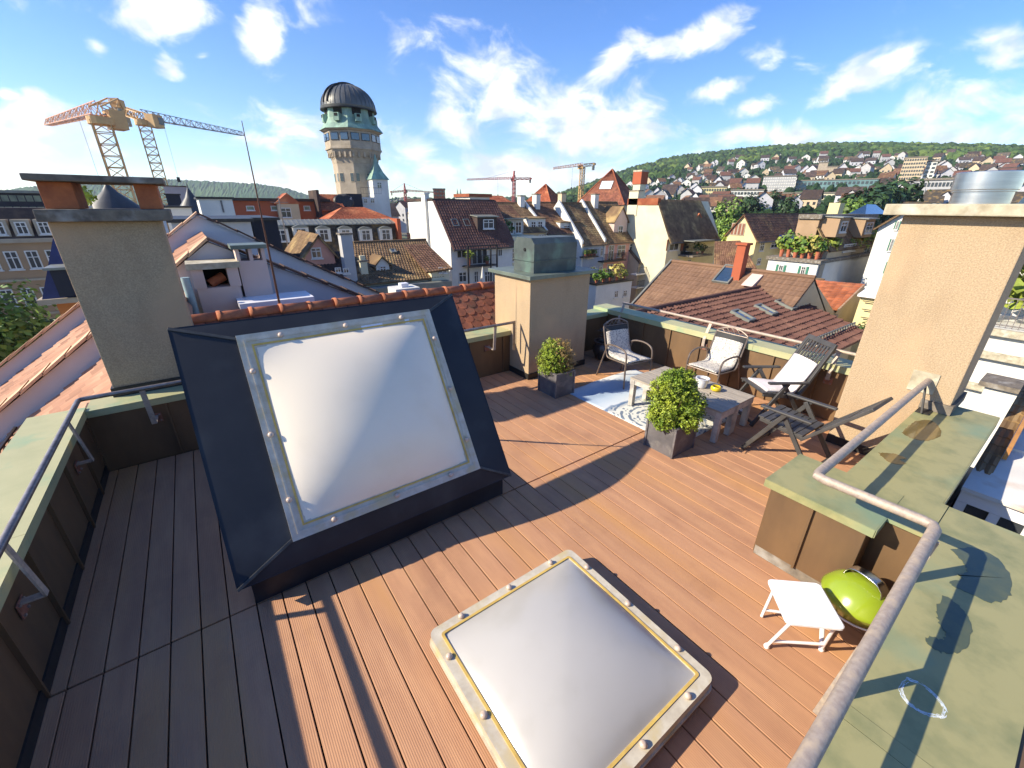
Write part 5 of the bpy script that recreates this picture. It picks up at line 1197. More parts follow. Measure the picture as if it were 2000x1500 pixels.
# ---- pink dormer house and lichen roof in front of the hotel
def pink_house():
    t = thing('dormer_house', 'small pink gabled dormer house with tan tile roof and white window', 'house')
    y = 36; a, b, pk = AY(597, 500, y), AY(652, 492, y), AY(613, 465, y)
    x0, x1 = a.x-.1, b.x; xm = (x0+x1)/2+.1; ze = b.z-.1; zr = ze+1.35
    prof(t, y, y+7, [(x0, -6), (x0, ze), (xm, zr), (x1, ze), (x1, -6)], W_PINK, 'y')
    for (ex, k) in ((x0-.3, -1), (x1+.3, 1)):
        zz = ze-.3*(zr-ze)/(xm-x0); slope(t, (ex, y-.25, zz), (ex, y+7, zz), (xm, y+7, zr+.08), (xm, y-.25, zr+.08), T_LICH, .32, .26)
    wrect(t, y, [(609, 483, 626, 505)])
    t = thing('tiled_roof', 'dark roof below the pink dormer house', 'roof'); a, b = AY(545, 490, 35), AY(700, 560, 33)
    slope(t, (a.x-3, 32.5, -4.6), (b.x+1, 32.5, -4.6), (b.x+1, 37, -.9), (a.x-3, 37, -.9), T_DARK)
    MB().box(a.x-3, b.x+1, 33, 44, GZ, -4.7).build('wall', W_BEIGE, t)
    stack(t, AY(676, 480, 34).x, 34, .8, .8, -4, AY(676, 458, 34).z, W_GREY); wrect(t, 32.9, [(655, 522, 665, 533), (671, 523, 681, 534)])
    # big lichen roof with small dormers
    t = thing('tiled_house', 'long house with speckled lichen tile roof and two tiny dormers in mid view', 'house'); y0 = 33; e = AY(705, 556, y0); r = AY(760, 472, y0+6.5)
    x0, x1 = e.x-.3, AY(868, 540, y0).x; zr = r.z; ze = e.z
    MB().box(x0, x1, y0+.3, y0+13, GZ, ze-.2).build('wall', W_CREAM, t)
    X1 = AY(832, 472, y0+6.5).x; X0 = AY(690, 472, y0+6.5).x
    slope(t, (x0, y0, ze), (x1, y0, ze), (X1, y0+6.5, zr), (X0, y0+6.5, zr), T_LICH, .34, .24)
    slope(t, (x1, y0+12, ze+.6), (x1, y0, ze), (X1, y0+6.5, zr), (X1, y0+6.51, zr), T_LICH, .34, .24)
    MB().tube([(X0, y0+6.5, zr+.05), (X1, y0+6.5, zr+.05)], .12, 8).build('ridge', T_LICH, t)
    for px, py in ((745, 520),):
        p = AY(px, py+8, y0+2.2); dormer(t, p.x-.55, p.x+.55, y0+1.8, p.z-.3, p.z+.5, p.z+1.05, 2.2, W_WHITE, T_LICH, (.55, .6, p.z-.2))
    p = AY(710, 520, y0+1.5); c_ = stack(t, p.x, y0+1.6, .55, .5, p.z-1.5, p.z+.35, W_CREAM); MB().box(p.x-.2, p.x+.2, y0+1.45, y0+1.75, p.z+.47, p.z+.8).build('cowl', W_CREAM, c_)
    for px, py in ((768, 492), (805, 500)): rooflight(t, AY(px, py, y0+4.6), (1, 0, 0), (0, 6.5, zr-ze), .5, .6)
    MB().box(x0-.4, x1+.2, y0-.9, y0+.25, ze-.7, ze-.25).build('gutter_roof', M_ZINC, t)
    wrect(t, y0+.29, [(735, 566, 745, 578), (750, 566, 760, 578), (845, 560, 856, 572)])
    # lean-to gable at its right end
    t = thing('annex_house', 'cream annex with small brown roof right of the lichen roof', 'house'); y = 33; a, b = AY(842, 525, y), AY(876, 512, y)
    MB().box(a.x, b.x, y, y+5, GZ, b.z-.6).build('wall', W_CREAM, t); slope(t, (a.x-.6, y-.3, a.z-.2), (b.x+.2, y-.3, b.z-.5), (b.x, y+4, b.z+1.2), (a.x-.6, y+4, b.z+1.2), T_BROWN); wrect(t, y-.01, [(857, 522, 863, 533), (865, 522, 871, 533)])
pink_house()
# ---- white gable house and its balcony
def white_house():
    t = thing('gable_house', 'tall white gable house with brown roof, dormer and planted balcony', 'house')
    x0, x1, y0, ze = 21.3, 29.1, 40, -1.0; yr, zr, y1 = 43.5, 3.1, 50
    prof(t, x0, x1, [(y0, GZ), (y0, ze), (yr, zr-.05), (y1, 2.95), (y1, GZ)], W_WHITE)
    k = (zr-ze)/(yr-y0)
    slope(t, (x0+.05, y0-.5, ze-.5*k+.08), (x1+.2, y0-.5, ze-.5*k+.08), (x1+.2, yr, zr+.08), (x0+.05, yr, zr+.08), T_MAROON, .34, .3)
    MB().box(x0-.02, x1, yr, y1+.2, 3.06, 3.3).build('flat_roof', T_DARK, t)
    MB().tube([(x0, y0-.55, ze-.5*k), (x1+.2, y0-.55, ze-.5*k)], .09, 6).build('gutter', M_GUTTER, t)
    stack(t, x0-.02, 45.2, .5, .9, -9, 3.75, W_WHITE, W_WHITE)
    p, q = AY(935, 447, y0+1.0), AY(962, 424, y0+1.0)
    shed_dormer(t, p.x-.2, q.x+.5, y0+.9, p.z-.6, q.z, 2.6, T_DARK, M_ZINC, .25); window(t, (p.x+.5, y0+.88, p.z), (q.x-p.x)*.75, (q.z-p.z)*.82)
    for px in (888, 911): rooflight(t, AY(px, 436, 41.7), (1, 0, 0), (0, 1, k), .75, .9)
    wrect(t, y0, [(892, 481, 910, 505), (972, 479, 981, 501), (896, 530, 911, 552), (926, 529, 934, 552), (946, 529, 957, 552), (962, 529, 968, 552)])
    # balcony frame in front
    a, b = AY(914, 521, y0-1.2), AY(970, 478, y0-1.2); fl = MB().box(a.x, b.x, y0-1.3, y0-.02, a.z-.12, a.z).build('balcony_floor', M_IRON, t)
    for x in (a.x, b.x, (a.x+b.x)/2+1): MB().bar((x, y0-1.25, GZ), (x, y0-1.25, b.z), .14, .14, up=(0, 1, 0)).build('balcony_post', M_IRON, t)
    MB().bar((a.x, y0-1.25, b.z), (b.x, y0-1.25, b.z), .12, .12).build('balcony_beam', M_IRON, t); railing(t, [(a.x, y0-1.2, a.z), (b.x, y0-1.2, a.z)])
    o = MB().box(a.x+.5, b.x-.3, y0-.03, y0-.005, a.z, b.z-.15).build('glazed_door', M_FRAME, t)
    for i in range(4): xx = a.x+.6+(b.x-a.x-1)*i/4; MB().box(xx, xx+(b.x-a.x-1)/4-.12, y0-.05, y0-.031, a.z+.1, b.z-.3).build('pane', M_GLASS, o)
    pot_plant('tall green potted plant on the balcony of the white gable house', (a.x+.4, y0-.8, a.z), .5, M_POTP[1], 21, h=.8); pot_plant('small potted plant on the balcony of the white gable house', (b.x-1.0, y0-.8, a.z), .3, M_POTP[0], 22)
    t = thing('umbrella', 'closed white parasol standing in front of the white gable house', 'umbrella'); p = AY(943, 553, 38); MB().lathe([(.16, 0), (.22, .4), (.06, 1.5), (.02, 1.7)], (p.x, 38, p.z), 10).build('canopy', W_WHITE, t, smooth=True); MB().tube([(p.x, 38, GZ), (p.x, 38, p.z+.1)], .04, 6).build('pole', M_IRON, t)
    t = thing('roof_terrace_house', 'house with glazed roof terrace and climbing plant between the gable houses', 'house'); y = 41; a, b = AY(975, 470, y), AY(1012, 420, y+3)
    MB().box(29.2, 33.4, y, y+8, GZ, -.6).build('wall', W_CREAM, t); slope(t, (29.3, y+2.6, 1.2), (33.3, y+2.6, 1.2), (33.3, y+5, 2.7), (29.3, y+5, 2.7), T_BROWN); MB().box(29.25, 33.4, y+2.6, y+8, -.6, 1.15).build('upper_wall', W_GREY, t); wgrid(t, y+2.59, 29.6, 33.2, [-.45], 3, .95, 1.35); MB().box(29.3, 33.4, y+1.6, y+2.7, 1.2, 1.32).build('canopy', M_ZINC, t)
    MB().tube([(29.25, y-.1, -.7), (29.25, y-.1, GZ)], .09, 6).build('downpipe', M_GUTTER, t); wgrid(t, y, 29.6, 33.2, [-3.4, -6.4], 3, .9, 1.6); pot_plant('climbing plant on the glazed roof terrace', (29.9, y+1.2, -.6), .8, M_POTP[2], 23)
white_house()
# ---- row houses in the centre
def row_houses():
    def rh(label, px0, px1, y, pe, pr, wm, rm, depth=10, fw=True, name='row_house'):
        t = thing(name, label, 'house'); a, b = AY(px0, pe, y), AY(px1, pe, y); zr = AY((px0+px1)/2, pr, y+depth/2).z
        gable(t, a.x, b.x-.05, y, y+depth, a.z, zr, wm, rm)
        if fw:
            ym = y+depth/2; prof(t, a.x-.18, a.x+.1, [(y-.1, a.z-3), (y-.1, a.z+.35), (ym, zr+.4), (y+depth, a.z+.35), (y+depth, a.z-3)], W_WHITE, 'x', 'fire_wall')
        return t, a.x, b.x, a.z, zr
    y = 44
    t, x0, x1, ze, zr = rh('row house with lichened roof and white fire wall just right of the glazed terrace', 1003, 1068, y, 452, 398, W_BEIGE, T_LICH)
    stack(t, x0+4.5, y+4.5, .7, .7, zr-2, zr+.9, W_WHITE); wgrid(t, y, x0, x1, [ze-2.0, ze-5], 3, .9, 1.5)
    p = AY(1072, 452, y-.4); shed_dormer(t, p.x-2.6, p.x+.2, y+.6, ze-.2, ze+1.4, 3, W_WHITE, T_LICH); window(t, (p.x-2.2, y+.58, ze+.0), .8, 1.1); window(t, (p.x-1.1, y+.58, ze+.0), .8, 1.1)
    t, x0, x1, ze, zr = rh('row house with mottled brown roof behind the metal chimney hood', 1068, 1140, y, 455, 397, W_GREY, T_BROWN)
    stack(t, x0+1.5, y+4.2, .7, .9, zr-2, zr+1.0, W_WHITE); stack(t, x1-1.2, y+3.5, .8, .8, zr-2, zr+1.2, W_BEIGE)
    p = AY(1105, 440, y+.8); shed_dormer(t, p.x-1.2, p.x+2.2, y+.6, ze-.1, ze+1.2, 3, W_WHITE, T_LICH); window(t, (p.x-.6, y+.58, ze+.05), 1.4, .8)
    y = 42
    t, x0, x1, ze, zr = rh('narrow blue-grey row house with planted balcony box right of the metal hood', 1138, 1182, y, 476, 398, wallm('blue_grey', s(168, 178, 190)), T_LICH)
    wrect(t, y, [(1146, 485, 1160, 505), (1172, 484, 1178, 500), (1150, 520, 1163, 545), (1168, 520, 1176, 542), (1152, 558, 1164, 580)])
    a, b = AY(1140, 502, y-.8), AY(1168, 502, y-.8); MB().box(a.x, b.x, y-.9, y-.01, a.z-.15, a.z).build('balcony_floor', M_IRON, t); railing(t, [(a.x, y-.85, a.z), (b.x, y-.85, a.z)], .9)
    for k in range(4): pot_plant('%s box plant on the balcony of the blue-grey row house' % ['first', 'second', 'third', 'fourth'][k], (a.x+.5+k*(b.x-a.x-1)/3, y-.6, a.z), .35, M_POTP[k % 3], 30+k, h=.3)
    t, x0, x1, ze, zr = rh('pink row house with gabled dormer and shaded balcony', 1182, 1248, y, 472, 396, W_PINK, T_LICH)
    p, q = AY(1198, 460, y+1.0), AY(1226, 430, y+1.0); dormer(t, p.x, q.x, y+1.0, p.z-1, q.z-.1, q.z+1.7, 5, W_PALEP, T_LICH, (1.0, 1.7, p.z-.4)); stack(t, x0+2, y+4.5, .8, .8, zr-2, zr+1.0, W_WHITE)
    wrect(t, y, [(1204, 478, 1222, 503), (1228, 475, 1240, 492), (1186, 478, 1200, 510), (1184, 515, 1197, 540)])
    a, b = AY(1178, 511, y-1), AY(1222, 511, y-1); MB().box(a.x, b.x, y-1.1, y-.01, a.z-.15, a.z).build('balcony_floor', M_IRON, t); railing(t, [(a.x, y-1.05, a.z), (b.x, y-1.05, a.z)], .95)
    pot_plant('pink flowering plant on the pink row house balcony', (a.x+4.5, y-.6, a.z), .4, mat('pink_flower', s(170, 90, 100), .7, col2=s(110, 100, 60), scale=6, tint=.4), 41)
    MB().tube([(x1, y-.12, ze), (x1, y-.12, GZ)], .08, 6).build('downpipe', M_GUTTER, t)
    t, x0, x1, ze, zr = rh('lower house with dark maroon roof and white balconies beside the cream gable', 1248, 1308, 40, 512, 452, W_BEIGE, T_DARK, fw=False)
    wrect(t, 40, [(1250, 512, 1266, 532), (1272, 511, 1286, 528), (1252, 545, 1262, 572), (1270, 545, 1284, 570)])
    for py in (536, 562): a, b = AY(1244, py, 38.9), AY(1290, py, 38.9); MB().box(a.x, b.x, 38.9, 39.99, a.z-.15, a.z).build('balcony_floor', W_WHITE, t); railing(t, [(a.x, 38.95, a.z), (b.x, 38.95, a.z)], .9)
    rooflight(t, AY(1262, 484, 42), (1, 0, 0), (0, 5, zr-ze), 1.6, 1.2)
    # planted terrace block in front
    t = thing('terrace_block', 'small white block with planted roof terrace in front of the pink row house', 'building'); y = 36; a, b = AY(1165, 556, y), AY(1234, 552, y)
    MB().box(a.x, b.x, y, y+5, GZ, a.z-.1).build('wall', W_WHITE, t); MB().box(a.x-.15, b.x+.15, y-.15, y+5, a.z-.098, a.z+.05).build('roof_edge', M_FLASH, t); wrect(t, y, [(1199, 567, 1208, 582), (1216, 566, 1225, 580)])
    labs = ['bushy green plant at the left end of the white planted terrace', 'second green plant on the white planted terrace', 'dark shrub in the middle of the white planted terrace', 'pale blossoming bush on the white planted terrace', 'trailing plant at the right end of the white planted terrace']
    for k in range(5): pot_plant(labs[k], (a.x+.8+k*(b.x-a.x-1.6)/4, y+.8, a.z+.05), [.8, .7, .5, 1.0, .6][k], M_POTP[[0, 0, 2, 3, 1][k]], 50+k)
row_houses()
def cream_gable():
    t = thing('gable_house', 'tall cream gable house with lichened roof and red dormers right of centre', 'house')
    y0 = 36; e = AY(1306, 462, y0); x0 = e.x; x1 = AY(1402, 462, y0).x; ze = e.z
    pk = AX(1284, 391, x0); bk = AX(1226, 396, x0); zr = pk.z
    prof(t, x0, x1, [(y0, GZ), (y0, ze), (pk.y, zr), (bk.y, bk.z), (bk.y, GZ)], W_CREAM)
    k = (zr-ze)/(pk.y-y0)
    slope(t, (x0, y0-.5, ze-.5*k+.08), (x1, y0-.5, ze-.5*k+.08), (x1-2, pk.y, zr+.08), (x0, pk.y, zr+.08), T_LICH, .36, .3)
    MB().box(x0-.1, x0+.5, pk.y-.2, bk.y, zr-.6, zr+.25).build('verge_coping', T_RED, t); stack(t, x0+.4, bk.y-1, 1.0, 1.6, zr-2, zr+1.2, W_CREAM)
    for (a, b, c, d) in ((1321, 436, 1332, 450), (1350, 424, 1372, 450)):
        p, q = AY(a, d, y0+1.4), AY(c, b, y0+1.4); dormer(t, p.x, q.x, y0+1.4, p.z-.5, q.z-.5, q.z+.4, 4, mat('dormer_red', s(146, 74, 56), .8, col2=s(122, 62, 50), scale=2), T_RED, ((q.x-p.x)*.5, (q.z-p.z)*.55, p.z-.1))
    MB().tube([(x0, y0-.55, ze-.5*k), (x1, y0-.55, ze-.5*k)], .1, 6).build('gutter', M_GUTTER, t)
    wrect(t, y0, [(1306, 468, 1327, 490), (1339, 469, 1350, 490), (1318, 506, 1328, 518), (1342, 506, 1350, 518)])
    for (a, b, c, d) in ((1328, 468, 1336, 490), (1300, 468, 1305, 490)): p, q = AY(a, d, y0), AY(c, b, y0); MB().box(p.x, q.x, y0-.08, y0-.005, p.z, q.z).build('shutter', M_RSHUT, t)
    a, b = AY(1352, 500, y0-2.2), AY(1396, 470, y0-2.2); MB().box(a.x, b.x, y0-2.3, y0-.01, a.z-.2, a.z).build('balcony_floor', M_CONC, t); railing(t, [(a.x, y0-2.2, a.z), (b.x, y0-2.2, a.z)], 1.0); MB().box(a.x, b.x, y0-2.2, y0-.01, b.z, b.z+.12).build('balcony_roof', M_ZINC, t)
    MB().box(a.x+.5, b.x-.5, y0-.06, y0-.005, a.z, b.z-.3).build('balcony_glazing', M_GLASS, t)
    pot_plant('dark leafy plant on the covered balcony of the cream gable house', (a.x+2.2, y0-1.5, a.z), .7, M_POTP[2], 61); pot_plant('second leafy plant on the covered balcony of the cream gable house', (b.x-1.5, y0-1.5, a.z), .6, M_POTP[2], 62)
cream_gable()
def pyramids():
    def pyr(label, cx, w0, w1, pe, pt, dist, m):
        t = thing('pyramid_roof_house', label, 'house'); p = AD(cx, pt, dist+8); l, r = AD(w0, pe, dist), AD(w1, pe, dist)
        c = Vector((p.x, p.y)); hw = (l-r).length/2/1.25; z = l.z; a = .35
        q = [(c.x+hw*math.cos(a+i*math.pi/2+.78)*1.41, c.y+hw*math.sin(a+i*math.pi/2+.78)*1.41) for i in range(4)]
        MB().prism([(x, y, GZ) for x, y in [((x_-c.x)*.94+c.x, (y_-c.y)*.94+c.y) for x_, y_ in q]], (0, 0, z-GZ)).build('wall', W_BEIGE, t)
        rf = MB().add([(x, y, z) for x, y in q]+[(c.x, c.y, p.z)], [(0, 1, 4), (1, 2, 4), (2, 3, 4), (3, 0, 4), (3, 2, 1, 0)]).build('roof', m, t)
        b = MB(); ap = Vector((c.x, c.y, p.z))
        for i in range(4):
            e0, e1 = Vector((*q[i], z)), Vector((*q[(i+1) % 4], z)); tiles(b, e0, e1, ap.lerp(e1, .02), ap.lerp(e0, .02), .5, .5, .05)
        b.build('tiles', m, rf, kind='stuff')
        for i in range(4): MB().tube([(*q[i], z+.1), ap+Vector((0, 0, .1))], .16, 6).build('hip_ridge', T_RED, rf)
        return t, q, z, ap
    pyr('orange-brown pyramidal roof left of the bigger pyramid on the skyline', 1066, 1022, 1104, 399, 360, 150, T_RED)
    t, q, z, ap = pyr('big reddish-brown pyramidal roof with bright skylight on the skyline', 1196, 1112, 1246, 400, 331, 120, mat('tiles_redbrown', s(136, 84, 62), .85, col2=s(112, 68, 54), scale=.5, tint=.22, col3=s(156, 104, 74), scale3=.3))
    best = min(range(4), key=lambda i: (Vector(q[i])+Vector(q[(i+1) % 4])).x); e0, e1 = Vector((*q[best], z)), Vector((*q[(best+1) % 4], z)); m = (e0+e1)/2
    rooflight(t, m.lerp(ap, .55), e1-e0, ap-m, 3.4, 2.6, True)
    t = thing('chimney', 'tall brick-topped chimney right of the big pyramidal roof', 'chimney'); p, r = AD(1236, 380, 95), AD(1258, 380, 95); zt = AD(1246, 336, 95).z; w = (p-r).length*.8; c = (p+r)/2
    MB().box(c.x-w/2, c.x+w/2, c.y-w/2, c.y+w/2, GZ, zt-2.2).build('shaft', W_CREAM, t); MB().box(c.x-w/2-.15, c.x+w/2+.15, c.y-w/2-.15, c.y+w/2+.15, zt-2.19, zt).build('brick_top', W_BRICK, t); MB().box(c.x-w/2-.2, c.x+w/2+.2, c.y-w/2-.2, c.y+w/2+.2, zt, zt+.3).build('cap', M_CONC2, t)
    t = thing('flat_house', 'orange flat-tiled roof on the skyline between the cranes', 'house'); y = 110; a, b = AY(955, 395, y), AY(1000, 382, y); MB().box(a.x, b.x, y, y+8, GZ, a.z).build('wall', W_WHITE, t); slope(t, (a.x, y-.3, a.z), (b.x, y-.3, a.z), (b.x, y+5, b.z), (a.x, y+5, b.z), T_RED, .5, .5)
    t = thing('flat_house', 'white house with low red roof on the skyline left of the red crane', 'house'); y = 105; a, b = AY(918, 395, y), AY(956, 379, y); MB().box(a.x, b.x, y, y+8, GZ, b.z-.8).build('wall', W_WHITE, t); MB().box(a.x-.5, b.x+.5, y-.5, y+8, b.z-.798, b.z).build('roof', T_RED, t)
pyramids()
# ---- right side
def yellow_house():
    t = thing('gable_house', 'yellow house with brown roof, gable vent and blue awning on the right', 'house')
    y0 = 27; e = AY(1478, 466, y0); x0 = e.x; x1 = AY(1612, 466, y0).x; ze = e.z; pk = AX(1455, 419, x0); lf = AX(1421, 458, x0)
    prof(t, x0, x1, [(y0, GZ), (y0, ze), (pk.y, pk.z), (lf.y, lf.z), (lf.y, GZ)], W_YEL)
    k = (pk.z-ze)/(pk.y-y0); z_ = .08; o = .35
    slope(t, (x0-.3, y0-o, ze-o*k+z_), (x1, y0-o, ze-o*k+z_), (x1, pk.y, pk.z+z_), (x0-.3, pk.y, pk.z+z_), T_BROWN, .36, .4)
    slope(t, (x0-.3, lf.y+.3, lf.z-.2), (x1, lf.y+.3, lf.z-.2), (x1, pk.y, pk.z+z_), (x0-.3, pk.y, pk.z+z_), T_BROWN, .5, .6)
    v = AX(1441, 450, x0); MB().box(x0-.06, x0-.003, v.y-.9, v.y+.9, v.z-.6, v.z+.9).build('gable_vent', W_STONE, t)
    for i in range(4): MB().box(x0-.09, x0-.061, v.y-.8+i*.45, v.y-.55+i*.45, v.z-.5, v.z+.8).build('vent_slat', M_RSHUT, t)
    wrect(t, y0, [(1482, 473, 1494, 491), (1504, 473, 1520, 485), (1526, 473, 1533, 486), (1477, 504, 1487, 517), (1498, 504, 1505, 516)])
    a, b = AY(1545, 468, y0-1.6), AY(1584, 465, y0-1.6); M_AWN = mat('blue_awning', s(38, 66, 150), .8, col2=s(30, 54, 128), scale=3)
    MB().prism([(a.x, y0-.05, b.z+.5), (b.x, y0-.05, b.z+.5), (b.x, y0-1.6, a.z-1.4), (a.x, y0-1.6, a.z-1.4)], (0, 0, -.06)).build('awning', M_AWN, t)
    rooflight(t, AY(1530, 441, y0+3.2), (1, 0, 0), (0, 1, k), 5.5, 1.0)
    MB().tube([(x0, y0-.45, ze-o*k), (x1, y0-.45, ze-o*k)], .1, 6).build('gutter', M_GUTTER, t)
    f = AY(1622, 465, 22); MB().box(f.x, f.x+1.6, 22, 23.2, GZ, AY(1635, 396, 22).z).build('fire_wall', W_YEL, t)
    # low roof in shade between cream gable and yellow house
    t = thing('tiled_roof', 'shaded brown lean-to roof between the cream gable and the yellow house', 'roof'); a, b = AZ(1400, 470, -3.5), AZ(1476, 525, -6.0); p = [AD(1396, 472, 62), AD(1446, 470, 62), AD(1478, 524, 58), AD(1394, 524, 58)]
    slope(t, p[3], p[2], p[1], p[0], T_BROWN); MB().prism([(q.x, q.y, GZ) for q in (p[3], p[2], p[1], p[0])], (0, 0, p[2].z-GZ-1.5)).build('wall', W_BEIGE, t)
yellow_house()
def terrace_house():
    t = thing('terrace_house', 'white house with green shutters and a flower-filled roof terrace', 'house')
    X0 = 46.0; c = AX(1600, 512, X0); l = AX(1503, 500, X0); y0 = c.y; zt = c.z+.15; x1 = AY(1712, 505, y0).x
    MB().box(X0, x1, y0, l.y, GZ, zt-.3).build('wall', W_WHITE, t); MB().box(X0-.2, x1+.2, y0-.2, l.y+.2, zt-.298, zt).build('terrace_slab', M_CONC, t)
    for (a, b, cc, d) in ((1516, 518, 1531, 544), (1562, 521, 1575, 537)):
        p, q = AX(a, d, X0), AX(cc, b, X0); w = p.y-q.y; window(t, (X0, p.y, p.z), w, q.z-p.z, '-x', shutters=M_GREEN)
    MB().box(X0+.3, X0+1.4, y0-.06, y0-.005, zt-3.5, zt-.4).build('corner_quoin', W_STONE, t)
    rr = random.Random(5); spots = [(X0+.6, y0+.5+k*.62) for k in range(6)]+[(X0+1.6+k*1.7, y0+.6) for k in range(9)]
    desc = ['leftmost', 'second', 'third', 'fourth', 'fifth', 'corner', 'sixth', 'seventh', 'eighth', 'ninth', 'tenth', 'eleventh', 'twelfth', 'thirteenth', 'last']
    spots = sorted(spots, key=lambda q: -q[1]*4+q[0])
    for k, (x, y) in enumerate(spots): pot_plant('%s potted plant along the edge of the white house roof terrace' % desc[k], (x, y, zt+.002), rr.uniform(.4, .95), M_POTP[rr.choice([0, 1, 1, 3])], 70+k, h=rr.uniform(.35, .8))
    railing(t, [(X0+8, y0+.1, zt), (x1, y0+.1, zt)], .9, .3)
    # mansard building behind
    t = thing('mansard_building', 'building with tan mansard, two white-framed dormers and glass roof lantern on the right', 'building'); y = 15.5
    a, b = AY(1622, 492, y), AY(1722, 492, y); zt2 = AY(1660, 418, y+2.5).z
    MB().box(a.x, b.x, y+.2, y+3.4, GZ, a.z).build('wall', W_BEIGE, t)
    slope(t, (a.x, y, a.z), (b.x, y, a.z), (b.x, y+1.6, AY(1660, 440, y+1.6).z), (a.x, y+1.6, AY(1660, 440, y+1.6).z), T_LICH, .4, .4)
    MB().box(a.x, b.x, y+1.6, y+3.4, a.z, zt2-.4).build('attic', W_TAN, t); MB().box(a.x-.2, b.x+.2, y+1.4, y+3.4, zt2-.39, zt2).build('roof_deck', M_CONC, t)
    for (p0, pt, p1, pb) in ((1638, 432, 1656, 454), (1687, 434, 1706, 456)):
        p, q = AY(p0, pb, y+.1), AY(p1, pt, y+.1); shed_dormer(t, p.x-.5, q.x+.5, y+.1, p.z-.4, q.z+.3, 2.0, W_TAN, M_ZINC, .1); window(t, (p.x, y+.08, p.z), q.x-p.x, q.z-p.z)
    p, q = AY(1690, 419, y+1.6), AY(1738, 404, y+1.6); xm = (p.x+q.x)/2
    MB().add([(p.x, y+1.6, zt2), (q.x, y+1.6, zt2), (q.x, y+3.2, zt2), (p.x, y+3.2, zt2), (xm-1.5, y+2.4, zt2+1.0), (xm+1.5, y+2.4, zt2+1.0)], [(0, 1, 5, 4), (1, 2, 5), (2, 3, 4, 5), (3, 0, 4)]).build('glass_lantern', M_BLUEG, t)
    wrect(t, y+.19, [(1645, 475, 1672, 492), (1685, 477, 1702, 496)])
    # white house with green shutters next to the right chimney
    t = thing('gable_house', 'white gabled house with green shutters beside the right chimney', 'house'); X = 52; a, b = AX(1716, 445, X), AX(1800, 445, X); ya, yb = b.y, a.y; ym = AX(1772, 412, X).y
    prof(t, X, X+14, [(ya, GZ), (ya, b.z), (ym, AX(1772, 412, X).z), (yb, a.z), (yb, GZ)], W_WHITE)
    slope(t, (X-.4, yb+.3, a.z-.1), (X+14, yb+.3, a.z-.1), (X+14, ym, AX(1772, 412, X).z+.1), (X-.4, ym, AX(1772, 412, X).z+.1), T_LICH); slope(t, (X-.4, ya-.3, b.z-.1), (X+14, ya-.3, b.z-.1), (X+14, ym, AX(1772, 412, X).z+.1), (X-.4, ym, AX(1772, 412, X).z+.1), T_LICH)
    for (p0, pt, p1, pb) in ((1748, 432, 1757, 448), (1735, 467, 1747, 490), (1728, 512, 1740, 534)): p, q = AX(p0, pb, X), AX(p1, pt, X); window(t, (X, p.y, p.z), p.y-q.y, q.z-p.z, '-x', shutters=M_GREEN)
    # yellow and white walls lower down
    t = thing('annex_house', 'pale yellow annex wall with white lean-to roof close to the right chimney', 'house'); X = 30; a, b = AX(1682, 578, X), AX(1740, 578, X)
    MB().box(X, X+8, b.y, a.y, GZ, a.z).build('wall', W_YEL, t); MB().prism([(X-.3, a.y+.1, a.z), (X-.3, b.y, a.z), (X+3, b.y, AX(1725, 548, X+3).z), (X+3, a.y+.1, AX(1725, 548, X+3).z)], (0, 0, .12)).build('roof', M_WHITE, t)
    for k in range(4): p = AX(1702-k*2, 590+k*16, X-.2); MB().bar((X-.2, p.y-.4, p.z), (X-.2, p.y+.4, p.z), .04, .04).build('ladder_rung', M_IRON, t)
    pot_plant('climbing greenery beside the pale yellow annex wall', AX(1684, 660, X-1), .4, M_POTP[2], 95, pot=False, h=.2)
terrace_house()
